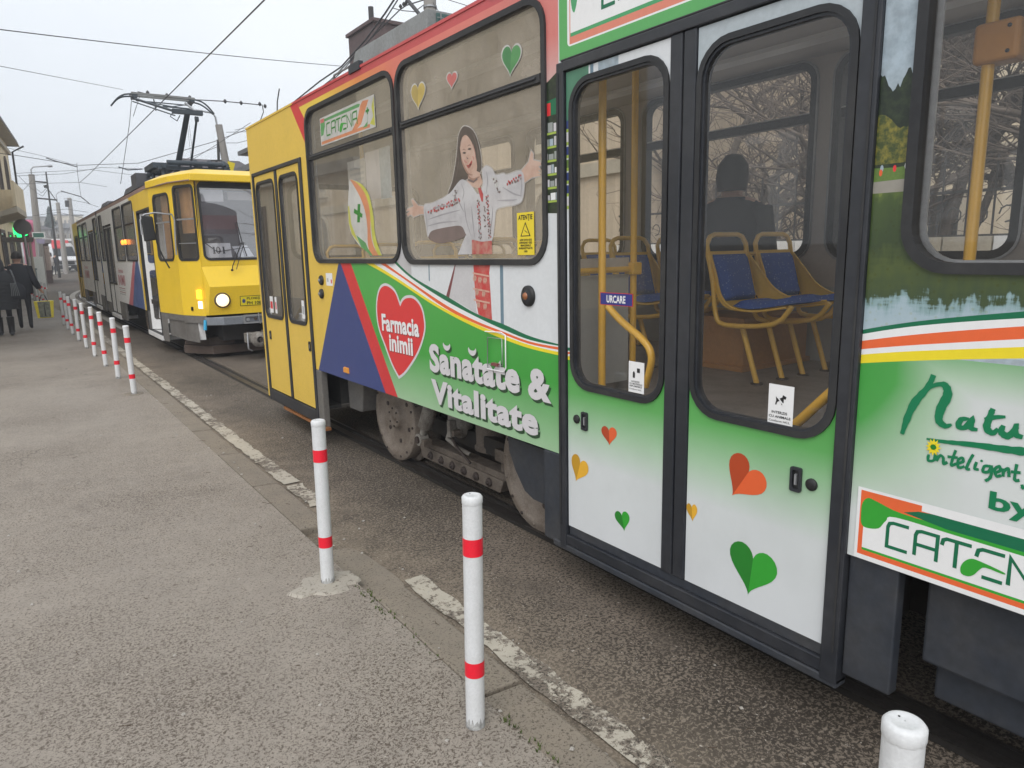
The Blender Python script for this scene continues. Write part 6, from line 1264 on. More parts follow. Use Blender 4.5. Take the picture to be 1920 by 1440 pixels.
bl = [(1.118, .492, .0, 0, 'nearest bollard, cut off by the lower edge, its white domed cap close to the lens'),
      (1.125, 1.875, .014, -.010, 'tall looking white bollard second nearest, its scuffed foot beside a tuft of weeds'),
      (1.11, 3.22, .016, -.012, 'white bollard set in a pale mortar patch in front of the yellow rear doors'),
      (1.065, 9.42, .006, .004, 'first bollard of the far row, beside a dirt patch after the long gap'),
      (1.06, 10.85, -.012, .006, 'second bollard of the far row, counted from the gap'), (1.05, 12.22, .01, 0, 'third bollard of the far row, counted from the gap'),
      (1.03, 13.62, -.02, .01, 'fourth bollard of the far row, leaning a little left'), (1.02, 15.0, -.006, 0, 'fifth bollard of the far row, counted from the gap'),
      (1.01, 16.5, .012, 0, 'sixth bollard of the far row, counted from the gap'), (1.0, 17.95, -.01, .01, 'seventh bollard of the far row, counted from the gap'),
      (1.0, 19.4, .01, 0, 'eighth bollard of the far row, counted from the gap'), (1.0, 20.8, 0, 0, 'last bollard of the far row, just before the dropped kerb')]
for i in range(10): bl.append((.98 - .052 * i, 28.9 + 1.3 * i, 0, 0, None))
ords = ['nearest', 'second', 'third', 'fourth', 'fifth', 'sixth', 'seventh', 'eighth', 'ninth', 'farthest']
for i, (x, y, lx, ly, lab) in enumerate(bl):
    o = proto if i == 0 else copy_tree(proto)
    o.location = (x, y, .05 + gz(y)); o.scale = (1, 1, 1.0); o.rotation_euler = (-ly * 1.2, lx * 1.2, i * .7 if i else .3)
    if lab: tag(o, lab, 'bollard', 'red banded white bollards along the kerb')
    else: tag(o, '%s small bollard in the curved line beyond the pedestrians' % ords[i - 12], 'bollard', 'red banded white bollards on the corner')

# ================================================================== PEOPLE
paint('coat_dark', (0.030, 0.032, 0.037), 0.75, dirt=0.2, dscale=14, dirtcol=(0.055, 0.058, 0.065), bmp=0.3); paint('jacket_black', (0.014, 0.016, 0.024), 0.7, dirt=0.15, dscale=10, bmp=0.2); paint('trouser', (0.016, 0.017, 0.022), 0.8, dirt=0.1)
paint('boot', (0.012, 0.012, 0.013), 0.35, dirt=0.1); paint('skin', (0.50, 0.29, 0.21), 0.55, dirt=0.05); paint('hair_dark', (0.02, 0.014, 0.011), 0.7, dirt=0.2, dscale=30); paint('bag_yellow', (0.80, 0.66, 0.03), 0.35, dirt=0.06)
paint('bag_print', (0.28, 0.29, 0.22), 0.5, dirt=0.5, dscale=18, dirtcol=(0.06, 0.07, 0.05)); paint('strap_grey', (0.16, 0.17, 0.18), 0.5, dirt=0.1); paint('cloth_khaki', (0.16, 0.15, 0.10), 0.8, dirt=0.2); paint('cloth_pale', (0.45, 0.42, 0.40), 0.8, dirt=0.15); paint('cloth_red', (0.35, 0.05, 0.05), 0.8, dirt=0.15)
def loft(mb, rings, mat, n=18, cap=True):
    """rings: (cx, cy, cz, rx, ry)"""
    vs = []
    for cx, cy, cz, rx, ry in rings:
        for k in range(n): a = 2 * math.pi * k / n; vs.append((cx + rx * math.cos(a), cy + ry * math.sin(a), cz))
    m_ = len(rings); mb.add(vs, [[i * n + k, i * n + (k + 1) % n, (i + 1) * n + (k + 1) % n, (i + 1) * n + k] for i in range(m_ - 1) for k in range(n)], mat, True)
    if cap: mb.add(vs[:n], [list(range(n))[::-1]], mat); mb.add(vs[-n:], [list(range(n))], mat)
def skin_body(name, joints, edges, rad_, parent, zones):
    me = bpy.data.meshes.new(name); me.from_pydata(joints, edges, []); o = bpy.data.objects.new(name, me); COL.objects.link(o)
    sm = o.modifiers.new('skin', 'SKIN'); sm.use_smooth_shade = True
    for i, r in enumerate(rad_): me.skin_vertices[0].data[i].radius = (r, r) if not isinstance(r, tuple) else r
    me.skin_vertices[0].data[0].use_root = True
    su = o.modifiers.new('sub', 'SUBSURF'); su.levels = 2; su.render_levels = 2
    dg = bpy.context.evaluated_depsgraph_get(); ev = o.evaluated_get(dg); m2 = bpy.data.meshes.new_from_object(ev)
    bpy.data.objects.remove(o); o = bpy.data.objects.new(name, m2); COL.objects.link(o); o.parent = parent
    m2.materials.clear(); names = []
    for p in m2.polygons:
        mt = zones(p.center); 
        if mt not in names: names.append(mt); m2.materials.append(MATS[mt])
        p.material_index = names.index(mt); p.use_smooth = True
    return o
def person(loc, heading, H_=1.72, stride=.22, arm_l=None, arm_r=None, zones=None, sit=False, label='', group=None):
    t = empty('person', loc); LOCAL.append(t); t.rotation_euler = (0, 0, heading); t.scale = (H_ / 1.72,) * 3
    s_ = stride
    J = [(0, 0, .93), (0, 0, 1.10), (0, -.01, 1.30), (0, 0, 1.43), (0, .005, 1.49), (0, .01, 1.56), (0, .015, 1.64), (0, .01, 1.70),          # 0-7 pelvis..crown
         (-.09, 0, .90), (-.10, .04 + s_ * .5, .50), (-.10, s_ * .55, .10), (-.10, .13 + s_ * .5, .035),                                           # 8-11 left leg
         (.09, 0, .90), (.10, .05 - s_ * .35, .50), (.10, -.02 - s_ * 1.0, .12), (.10, .10 - s_ * 1.0, .045),                                     # 12-15 right leg
         (-.17, 0, 1.40), (-.23, -.02, 1.13), (-.23, .05, .90), (-.225, .07, .82), (.17, 0, 1.40), (.23, -.02, 1.13), (.23, .05, .90), (.225, .07, .82)]
    if sit:
        J[9:12] = [(-.11, .42, .90), (-.11, .44, .48), (-.11, .56, .44)]; J[13:16] = [(.11, .42, .90), (.11, .44, .48), (.11, .56, .44)]
        J[18:20] = [(-.18, .20, 1.02), (-.14, .28, 1.0)]; J[22:24] = [(.18, .20, 1.02), (.14, .28, 1.0)]
    if arm_r: J[21:24] = arm_r
    if arm_l: J[17:20] = arm_l
    nose = len(J); J += [(0, .125, 1.585), (-.078, .01, 1.60), (.078, .01, 1.60)]
    E = [(0, 1), (1, 2), (2, 3), (3, 4), (4, 5), (5, 6), (6, 7), (0, 8), (8, 9), (9, 10), (10, 11), (0, 12), (12, 13), (13, 14), (14, 15), (3, 16), (16, 17), (17, 18), (18, 19), (3, 20), (20, 21), (21, 22), (22, 23), (5, nose), (5, nose + 1), (5, nose + 2)]
    Rr = [(.15, .11), (.135, .10), (.155, .11), (.12, .085), .055, .082, .088, .05, .085, .058, .042, .035, .085, .058, .042, .035, .065, .048, .036, .032, .065, .048, .036, .032, .012, .018, .018]
    fin = []
    for hnd, wr, sg in ((19, 18, -1), (23, 22, 1)):     # short fingers and a thumb on each hand
        d = (Vector(J[hnd]) - Vector(J[wr])).normalized()
        for k in range(4):
            j = len(J); off = Vector((0, (k - 1.5) * .02, 0)); J.append(tuple(Vector(J[hnd]) + d * (.075 - .006 * abs(k - 1)) + off)); E.append((hnd, j)); Rr.append(.009)
        j = len(J); J.append(tuple(Vector(J[hnd]) + d * .02 + Vector((-sg * .02, .05, 0)))); E.append((hnd, j)); Rr.append(.010)
    z_ = zones or (lambda c: 'skin' if c.z > 1.44 or (abs(c.x) > .2 and c.z < .9 and c.z > .7) else ('trouser' if c.z < 1.0 and abs(c.x) < .2 else 'jacket_black'))
    body = skin_body('body', J, E, Rr, t, z_)
    return t, J
def sleeve(mb, J, ids, rr_, mat): mb.tube(catmull([J[i] for i in ids], 4), rr_, mat, 14)
# woman (?) in a long hooded coat, walking away, shoulder bag
t, J = person((-.17, 19.0, .05), rad(2), 1.68, .16, label='')
tag(t, 'person in long dark hooded coat and black boots walking away with shoulder bag', 'person')
mb = MB(); loft(mb, [(0, 0, .58, .31, .23), (0, 0, .62, .325, .24), (0, 0, .80, .32, .225), (0, -.01, 1.0, .305, .21), (0, -.01, 1.18, .295, .20), (0, -.01, 1.32, .275, .18), (0, 0, 1.41, .20, .14), (0, 0, 1.47, .12, .11)], 'coat_dark', 26)
for ids in ((16, 17, 18), (20, 21, 22)): P = catmull([J[i] for i in ids], 4); mb.tube(P, [.105 - .04 * i / (len(P) - 1) for i in range(len(P))], 'coat_dark', 14)
mb.build('coat', t)
mb = MB()
for i, z in enumerate([.66 + .075 * i for i in range(10)]): 
    P = [(math.cos(a) * (.325 - .05 * (z - .66)), math.sin(a) * (.240 - .05 * (z - .66)), z) for a in [2 * math.pi * k / 24 for k in range(24)]]
    mb.tube(P, .006, 'jacket_black', 4, closed=True) if z < 1.2 else None
mb.build('quilting', t)
mb = MB(); loft(mb, [(0, -.02, 1.42, .15, .13), (0, -.02, 1.50, .135, .14), (0, -.01, 1.60, .125, .135), (0, 0, 1.68, .10, .12), (0, .02, 1.745, .05, .07), (0, .03, 1.76, .01, .02)], 'coat_dark', 18); mb.build('hood', t)
mb = MB()
for j1, j2 in ((10, 11), (14, 15)):
    a, b = Vector(J[j1]), Vector(J[j2]); mb.tube([(a.x, a.y + .0, a.z + .30), a + Vector((0, 0, .12)), a, a + Vector((0, -.02, -.04))], [.075, .066, .058, .06], 'boot', 12); mb.tube([a + Vector((0, -.05, -.05)), (a.x, (a.y + b.y) / 2, b.z), b + Vector((0, .05, 0))], [.045, .048, .030], 'boot', 10)
mb.build('boot', t)
bgt = empty('shoulder_bag', (.26, 18.93, .82)); tag(bgt, 'black shoulder bag with grey tassels hanging on the dark hooded coat', 'bag')
mb = MB(); loft(mb, [(.25, 18.90, .82, .12, .05), (.25, 18.90, .86, .15, .065), (.25, 18.90, 1.0, .15, .06), (.24, 18.91, 1.12, .11, .045), (.22, 18.92, 1.18, .06, .03)], 'jacket_black', 16); mb.build('pouch', bgt)
mb = MB(); mb.tube([(.22, 18.88, 1.16), (.20, 18.84, 1.30), (.17, 18.88, 1.43), (.16, 19.05, 1.45), (.2, 19.15, 1.3)], .014, 'strap_grey', 6); mb.build('strap', bgt)
mb = MB()
for k in range(5): mb.tube([(.13 + k * .022, 18.80, 1.18), (.13 + k * .03, 18.79, 1.0), (.12 + k * .035, 18.79, .90)], .009, 'strap_grey', 5)
mb.build('tassel', bgt)
bgt.location = (.16, 18.90, .82)
# man in black cap and jacket
t, J = person((.22, 20.3, .05), rad(-3), 1.78, .2, arm_r=[(.25, -.03, 1.13), (.34, .0, .92), (.38, .02, .85)])
tag(t, 'person in black knitted cap and black jacket holding a bag, walking away', 'person')
mb = MB(); loft(mb, [(0, 0, .80, .22, .16), (0, 0, .84, .23, .165), (0, 0, 1.05, .225, .15), (0, 0, 1.28, .245, .155), (0, 0, 1.40, .20, .13), (0, 0, 1.48, .11, .10)], 'jacket_black', 24)
for ids in ((16, 17, 18), (20, 21, 22)): P = catmull([J[i] for i in ids], 4); mb.tube(P, [.095 - .038 * i / (len(P) - 1) for i in range(len(P))], 'jacket_black', 14)
mb.build('jacket', t)
mb = MB(); loft(mb, [(0, .0, 1.585, .105, .118), (0, .0, 1.63, .108, .12), (0, 0, 1.70, .088, .10), (0, 0, 1.745, .045, .05), (0, 0, 1.755, .01, .01)], 'hair_dark', 18); mb.build('cap', t)
bgt = empty('shopping_bag', (.62, 20.2, .25)); tag(bgt, 'bright yellow shopping bag with a picture panel, carried at the kerb side', 'bag')
def fbag(u, v, w=0): return (.62 + u, 20.12 - w, .30 + v)
mb = MB(); mb.hexa([fbag(-.16, 0, 0), fbag(.16, 0, 0), fbag(.16, 0, -.14), fbag(-.16, 0, -.14)], [fbag(-.20, .40, .01), fbag(.20, .40, .01), fbag(.20, .40, -.14), fbag(-.20, .40, -.14)], 'bag_yellow'); o = mb.build('bag_body', bgt, bevel=.01)
mb = MB(); mb.poly([(-.11, .02), (.11, .02), (.12, .39), (-.13, .39)], fbag, .016, 'bag_print'); mb.poly([(-.015, .05), (.015, .05), (.005, .34), (-.005, .34)], fbag, .018, 'black_ink'); mb.build('picture', o)
mb = MB(); mb.tube([fbag(-.08, .40, 0), fbag(-.03, .54, -.04), fbag(.03, .54, -.04), fbag(.08, .40, 0)], .009, 'trouser', 6); mb.tube([fbag(-.08, .40, -.12), fbag(-.03, .54, -.07), fbag(.03, .54, -.07), fbag(.08, .40, -.12)], .009, 'trouser', 6); mb.build('handle', bgt)
# passenger by the far window, seen from behind
t, J = person((3.86, 3.02, .47), rad(-70), 1.72, 0, sit=True, zones=lambda c: 'hair_dark' if c.z > 1.52 and c.y < .07 else ('skin' if c.z > 1.45 else 'jacket_black'))
tag(t, 'dark clothed passenger with short hair seated by the far window of the near tram', 'person')
mb = MB(); loft(mb, [(0, 0, .90, .22, .18), (0, 0, 1.1, .23, .17), (0, 0, 1.3, .25, .15), (0, 0, 1.41, .19, .13), (0, 0, 1.48, .10, .10)], 'jacket_black', 20)
for ids in ((16, 17, 18), (20, 21, 22)): P = catmull([J[i] for i in ids], 4); mb.tube(P, [.085 - .03 * i / (len(P) - 1) for i in range(len(P))], 'jacket_black', 12)
mb.build('jacket', t); mb = MB(); loft(mb, [(0, -.02, 1.52, .088, .10), (0, -.02, 1.60, .10, .115), (0, -.01, 1.68, .092, .105), (0, 0, 1.74, .05, .06), (0, 0, 1.75, .01, .01)], 'hair_dark', 16); mb.build('hair', t)
# far pedestrians near the van
for px_, Y, c1, lab, hd_ in ((85, 66, 'cloth_khaki', 'distant pedestrian in a khaki coat with pale trousers', 0.4), (96, 68, 'cloth_pale', 'distant pedestrian in a pale jacket pushing a cart', -.6), (106, 70, 'jacket_black', 'distant pedestrian in black close beside the white van', .2), (62, 52, 'cloth_red', 'distant pedestrian in a red top behind the white board', 1.0)):
    x = A(px_, 500, Y)[0]; t, J = person((x, Y, gz(Y) + .1), hd_, 1.7, .14, zones=lambda c, c1=c1: 'skin' if c.z > 1.44 and c.z < 1.6 else ('hair_dark' if c.z >= 1.6 else (('cloth_pale' if c1 == 'cloth_khaki' else 'trouser') if c.z < .85 and abs(c.x) < .2 else c1)))
    tag(t, lab, 'person', 'distant pedestrians')
    mb = MB(); loft(mb, [(0, 0, .78, .20, .15), (0, 0, 1.0, .21, .15), (0, 0, 1.28, .23, .15), (0, 0, 1.42, .16, .11), (0, 0, 1.47, .08, .08)], c1, 14); mb.build('coat', t)

# ================================================================== BUILDINGS
def plaster(name, c, stain=0.25, scale=0.7):
    m, nt, bs = newmat(name); n1 = noise(nt, scale, 6, .65); n2 = noise(nt, 18, 4, .6)
    mp_n = nd(nt, 'ShaderNodeMapping'); mp_n.inputs['Scale'].default_value = (6, 6, .35); nt.links.new(nd(nt, 'ShaderNodeTexCoord').outputs['Object'], mp_n.inputs['Vector']); n3 = noise(nt, 1.0, 4, .6, vec=mp_n.outputs[0])
    a = mixc(nt, ramp(nt, n1.outputs[0], [(.4, 0), (.75, stain)]).outputs[0], tuple(c), tuple(x * .55 for x in c)); a = mixc(nt, 1.0, a, ramp(nt, n3.outputs[0], [(.4, 1), (.75, 1 - stain)]).outputs[0], 'MULTIPLY'); a = mixc(nt, 1.0, a, ramp(nt, n2.outputs[0], [(.3, .9), (.7, 1)]).outputs[0], 'MULTIPLY')
    nt.links.new(a, bs.inputs['Base Color']); bs.inputs['Roughness'].default_value = .9; bump(nt, bs, n2.outputs[0], .2, .01)
plaster('plaster_cream', (0.82, 0.70, 0.49)); plaster('plaster_beige', (0.66, 0.55, 0.42)); plaster('plaster_sand', (0.78, 0.68, 0.52)); plaster('plaster_grey', (0.38, 0.37, 0.36)); plaster('plaster_pink', (0.55, 0.16, 0.26)); plaster('concrete', (0.34, 0.32, 0.30)); plaster('plaster_dark', (0.16, 0.13, 0.11))
paint('roof_dark', (0.075, 0.06, 0.065), 0.7, dirt=0.3); paint('roof_sheet', (0.15, 0.15, 0.155), 0.6, dirt=0.3); paint('stone_pale', (0.52, 0.47, 0.38), .8, dirt=0.2); paint('pane_dark', (0.025, 0.028, 0.03), 0.08, dirt=0.1); paint('iron', (0.035, 0.032, 0.03), .6, dirt=.3); paint('bark', (0.115, 0.09, 0.072), .9, dirt=.4, dscale=9, dirtcol=(.05, .04, .03), bmp=.5)
paint('twig', (0.16, 0.125, 0.10), .9, dirt=.3, dscale=4); paint('brick_brown', (0.13, 0.085, 0.08), .9, dirt=.4, dscale=8); paint('spruce', (0.02, 0.045, 0.03), .9, dirt=.3); paint('van_white', (0.74, 0.75, 0.77), .25, dirt=.05, coat=.5); paint('awning_red', (0.55, 0.05, 0.06), .7, dirt=.15)
m = bpy.data.materials.new('haze'); m.use_nodes = True; MATS['haze'] = m; nt = m.node_tree; nt.nodes.clear(); pv = nd(nt, 'ShaderNodeVolumePrincipled'); pv.inputs['Color'].default_value = (.93, .95, 1, 1); pv.inputs['Density'].default_value = 0.0032; pv.inputs['Anisotropy'].default_value = .2
nt.links.new(pv.outputs[0], nd(nt, 'ShaderNodeOutputMaterial').inputs['Volume'])
paint('flower_brown', (0.16, 0.07, 0.05), .9, dirt=.3, dscale=12); paint('sign_green', (0.04, 0.16, 0.12), .5, dirt=.1); paint('sign_lilac', (0.40, 0.36, 0.52), .5, dirt=.1); paint('bin_grey', (0.25, 0.29, 0.30), .5, dirt=.15)
emit('neon_green', (0.02, 1.0, 0.22), 1.6)
def wframe(P, Q, want=None):
    f = mkframe(P, Q)
    if want is not None:
        a = Vector(f(0, 0, 0)); b = Vector(f(0, 0, 1))
        if (b - a).dot(Vector(want)) < 0: f = mkframe(P, Q, True)
    return f
def bwindow(parent, fr, u, z, w_, h_, arch=False, mat='stone_pale', sill=True):
    """recessed window: frame and cross bar; the pane behind is its sub-part"""
    if arch: P = [(u - w_ / 2, z), (u + w_ / 2, z)] + [(u + w_ / 2 * math.cos(a), z + h_ - w_ / 2 + w_ / 2 * math.sin(a)) for a in [math.pi * k / 8 for k in range(9)]]
    else: P = rect(u - w_ / 2, z, u + w_ / 2, z + h_)
    mb = MB(); mb.ring(inset(P, -.09), inset(P, .03), fr, -.02, .05, mat); mb.hexa([fr(u - .025, z, .0), fr(u + .025, z, .0), fr(u + .025, z + h_ * .95, .0), fr(u - .025, z + h_ * .95, .0)], [fr(u - .02, z, .04), fr(u + .02, z, .04), fr(u + .02, z + h_ * .95, .04), fr(u - .02, z + h_ * .95, .04)], mat)
    if sill: mb.hexa([fr(u - w_ / 2 - .15, z - .16, 0), fr(u + w_ / 2 + .15, z - .16, 0), fr(u + w_ / 2 + .15, z - .095, 0), fr(u - w_ / 2 - .15, z - .095, 0)], [fr(u - w_ / 2 - .15, z - .16, .16), fr(u + w_ / 2 + .15, z - .16, .16), fr(u + w_ / 2 + .15, z - .095, .16), fr(u - w_ / 2 - .15, z - .095, .16)], mat)
    o = mb.build('window', parent); q = MB(); q.mosaic(P, [], [], fr, .012, 'pane_dark'); q.build('pane', o); return o
# ornate cream building on the left corner
BP, BQ = Vector((-1.9, 14.0)), Vector((0.75, 44.0)); bL = (BQ - BP).length; fB = wframe(BP, BQ, (1, 0, 0))
bld = empty('building', (-4, 30, 0)); tag(bld, 'ornate cream building with arched windows, balcony and dark flared roof on the left corner', 'building')
mb = MB(); dB = (BQ - BP).normalized(); nB = Vector((-dB.y, dB.x)); C_ = [BP, BQ, BQ + nB * 9, BP + nB * 9]
mb.hexa([(p.x, p.y, -.1) for p in C_], [(p.x, p.y, 7.3) for p in C_], 'plaster_cream')
for z, h_, d_ in ((3.35, .22, .14), (6.75, .18, .12), (.0, .6, .06)): mb.hexa([fB(0, z, .002), fB(bL, z, .002), fB(bL, z + h_, .002), fB(0, z + h_, .002)], [fB(0, z, d_), fB(bL + .1, z, d_), fB(bL + .1, z + h_, d_), fB(0, z + h_, d_)], 'stone_pale')
mb.build('wall', bld)
mb = MB(); n = 5; prof = [(.50, 7.22, 0), (.42, 7.5, .0), (.0, 8.0, 0), (-.8, 9.0, 0), (-1.9, 10.6, 0)]; vs = []
for u_, e in ((-.6, 0), (bL + .45, 1)):
    for w_, z, _ in prof: k = (w_ - .50); vs.append(fB(u_ + (k * 1.0 if e else 0), z, w_))
mb.add(vs, [[i, i + 1, 5 + i + 1, 5 + i] for i in range(4)], 'roof_dark')
e1 = [vs[5 + i] for i in range(5)]; e2 = [(p[0] + nB.x * (9 + 2 * min(0, prof[i][0] - .50) + 1.7), p[1] + nB.y * (9 + 2 * min(0, prof[i][0] - .50) + 1.7), p[2]) for i, p in enumerate(e1)]
mb.add(e1 + e2, [[i, i + 1, 5 + i + 1, 5 + i] for i in range(4)], 'roof_dark'); mb.add([fB(-.6, 7.21, .50), fB(bL + .45, 7.21, .50), fB(bL, 7.22, 0), fB(-.6, 7.22, 0)], [[0, 1, 2, 3]], 'stone_pale')
mb.add([vs[4], vs[9], (vs[9][0] + nB.x * 4, vs[9][1] + nB.y * 4, 10.6), (vs[4][0] + nB.x * 4, vs[4][1] + nB.y * 4, 10.6)], [[0, 1, 2, 3]], 'roof_dark'); rf = mb.build('roof', bld)
for u, z in ((bL - 9.5, 8.35), (bL - 13.5, 8.35)):
    mb = MB(); mb.hexa([fB(u - .9, z - .6, .0), fB(u + .9, z - .6, .0), fB(u + .9, z - .6, -2.2), fB(u - .9, z - .6, -2.2)], [fB(u - .9, z + .5, .0), fB(u + .9, z + .5, .0), fB(u + .9, z + .5, -2.2), fB(u - .9, z + .5, -2.2)], 'plaster_cream'); mb.hexa([fB(u - 1.2, z + .5, .3), fB(u + 1.2, z + .5, .3), fB(u + 1.2, z + .5, -2.4), fB(u - 1.2, z + .5, -2.4)], [fB(u - .1, z + 1.35, .3), fB(u + .1, z + 1.35, .3), fB(u + .1, z + 1.35, -2.4), fB(u - .1, z + 1.35, -2.4)], 'roof_dark'); mb.build('dormer', rf)
mb = MB(); mb.tube([fB(bL - .1, 7.2, .7), fB(bL - .1, 6.9, .2), fB(bL - .1, .1, .16)], .045, 'iron', 8); mb.build('downpipe', bld)
for u in [bL - 2.3 - 3.3 * i for i in range(8)]: bwindow(bld, fB, u, 4.35, 1.05, 2.0, True, 'plaster_dark'); 
for u in [bL - 1.8 - 3.2 * i for i in range(8)]: bwindow(bld, fB, u, .7, 1.5, 2.1, False, 'plaster_dark')
mb = MB(); u = bL - 11.5; mb.hexa([fB(u - 2.0, 3.0, 0), fB(u + 2.0, 3.0, 0), fB(u + 2.0, 3.12, 0), fB(u - 2.0, 3.12, 0)], [fB(u - 2.0, 3.3, 1.0), fB(u + 2.0, 3.3, 1.0), fB(u + 2.0, 3.5, 1.0), fB(u - 2.0, 3.5, 1.0)], 'stone_pale'); mb.hexa([fB(u - 2.0, 3.5, .9), fB(u + 2.0, 3.5, .9), fB(u + 2.0, 4.35, .9), fB(u - 2.0, 4.35, .9)], [fB(u - 2.0, 3.5, 1.0), fB(u + 2.0, 3.5, 1.0), fB(u + 2.0, 4.35, 1.0), fB(u - 2.0, 4.35, 1.0)], 'plaster_cream'); mb.hexa([fB(u + 1.9, 3.5, .1), fB(u + 2.0, 3.5, .1), fB(u + 2.0, 4.35, .1), fB(u + 1.9, 4.35, .1)], [fB(u + 1.9, 3.5, .9), fB(u + 2.0, 3.5, .9), fB(u + 2.0, 4.35, .9), fB(u + 1.9, 4.35, .9)], 'plaster_cream'); mb.build('balcony', bld)
mb = MB(); rr = random.Random(8)
for i in range(160):
    a = fB(bL - 3.4 + rr.uniform(-1.4, 1.2), 3.75 + rr.gauss(0, .28), rr.uniform(.15, .5)); s_ = rr.uniform(.04, .10); mb.add([(a[0] + rr.uniform(-s_, s_), a[1] + rr.uniform(-s_, s_), a[2] + rr.uniform(-s_, s_)) for _ in range(3)], [[0, 1, 2]], 'flower_brown')
o = mb.build('hanging_plant'); tag(o, 'dried brown flowers spilling from the wall below the arched windows', 'plant')
# pharmacy neon sign, kiosk, round sign
gq = lambda px, py, Y, s=0: A(px, py, Y)
nsn = empty('neon_sign', A(30, 435, 41)); tag(nsn, 'lit green pharmacy sign on the cream building above the kiosk', 'sign')
fN = lambda u, v, w=0: (A(30, 432, 41)[0] + u, 41 - w, A(30, 432, 41)[2] + v)
mb = MB(); mb.hexa([fN(-.34, -.16, 0), fN(.14, -.20, 0), fN(.14, .16, 0), fN(-.34, .12, 0)], [fN(-.34, -.16, .12), fN(.14, -.20, .12), fN(.14, .16, .12), fN(-.34, .12, .12)], 'neon_green'); mb.build('light_panel', nsn)
mb = MB(); mb.hexa([fN(.0, -.42, 0), fN(.34, -.42, 0), fN(.34, -.18, 0), (fN(.0, -.18, 0))], [fN(.0, -.42, .1), fN(.34, -.42, .1), fN(.34, -.18, .1), fN(.0, -.18, .1)], 'neon_green'); mb.build('light_panel', nsn)
kx = A(34, 500, 36)[0]; KZ = gz(36) + .05
kio = empty('kiosk', (kx, 36, KZ)); tag(kio, 'small glazed kiosk with a flat grey roof in front of the cream building', 'kiosk')
mb = MB(); mb.hexa([(kx - .62, 35.2, KZ + 2.32), (kx + .62, 35.2, KZ + 2.32), (kx + .62, 37.2, KZ + 2.32), (kx - .62, 37.2, KZ + 2.32)], [(kx - .66, 35.0, KZ + 2.48), (kx + .66, 35.0, KZ + 2.48), (kx + .66, 37.3, KZ + 2.48), (kx - .66, 37.3, KZ + 2.48)], 'plaster_grey'); mb.build('roof', kio)
mb = MB(); mb.box((kx - .55, 35.4, KZ), (kx + .55, 37.1, KZ + .85), 'bin_grey')
for x in (-.55, -.05, .49): mb.box((kx + x, 35.38, KZ + .85), (kx + x + .06, 35.44, KZ + 2.32), 'stone_pale')
for y in (36.2, 37.05): mb.box((kx + .49, y, KZ + .85), (kx + .55, y + .05, KZ + 2.32), 'stone_pale')
mb.build('frame', kio); mb = MB(); mb.add([(kx - .54, 35.42, KZ + .85), (kx + .52, 35.42, KZ + .85), (kx + .52, 35.42, KZ + 2.3), (kx - .54, 35.42, KZ + 2.3), (kx + .52, 37.1, KZ + .85), (kx + .52, 37.1, KZ + 2.3)], [[0, 1, 2, 3], [1, 4, 5, 2]], 'side_glass'); mb.build('pane', kio)
sx = A(42, 426, 34); sg = empty('road_sign', (sx[0] + .05, 34, gz(34))); tag(sg, 'grey back of a round road sign on a post beside the lit green sign', 'sign')
mb = MB(); mb.tube([(sx[0] + .10, 34, gz(34)), (sx[0], 34, sx[2] + .3)], .03, 'aluminium', 8); mb.build('post', sg); mb = MB(); mb.lathe([(.32, 0), (.32, .02)], (sx[0], 33.95, sx[2]), (0, -1, 0), 'sign_back', 28) if False else mb.lathe([(.30, 0), (.30, .02)], (sx[0], 33.95, sx[2]), (0, -1, 0), 'skirt_grey', 28); mb.build('sign_disc', sg)
sl = A(47, 438, 38); o = MB(); o.lathe([(.10, 0), (.09, .05), (.001, .07)], (sl[0], 38, sl[2]), (0, -1, 0), 'neon_green', 16); o = o.build('signal_lens'); o2 = empty('traffic_light', (sl[0], 38.1, gz(38))); tag(o2, 'slim traffic light showing green, right of the round sign back', 'traffic light'); o.parent = o2; o.data.transform(Matrix.Translation(-Vector(o2.location)))
mb = MB(); mb.box((sl[0] - .13, 38.02, sl[2] - .15), (sl[0] + .13, 38.2, sl[2] + .55), 'iron'); mb.tube([(sl[0], 38.1, gz(38)), (sl[0], 38.1, sl[2])], .04, 'iron', 8); mb.build('signal_housing', o2)
bx = A(54, 505, 40); o = MB(); o.box((bx[0] - .35, 39.6, gz(40) + .08), (bx[0] + .28, 40.4, gz(40) + 1.15), 'bin_grey'); o.box((bx[0] - .38, 39.55, gz(40) + 1.15), (bx[0] + .31, 40.45, gz(40) + 1.24), 'bin_grey'); bn = o.build('waste_bin', bevel=.03); tag(bn, 'tall grey waste container standing beside the kiosk', 'bin')
bx = A(70, 497, 44); bo = empty('panel_board', (bx[0], 44, gz(44))); tag(bo, 'white upright board with a dark sheet, standing at the corner kerb', 'board'); mb = MB(); mb.box((bx[0] - .32, 44, gz(44) + .1), (bx[0] + .28, 44.06, gz(44) + 1.75), 'white_plain'); mb.build('panel', bo); mb = MB(); mb.box((bx[0] - .62, 43.8, gz(44) + .1), (bx[0] - .22, 43.85, gz(44) + 1.25), 'sign_green'); mb.build('sheet', bo)
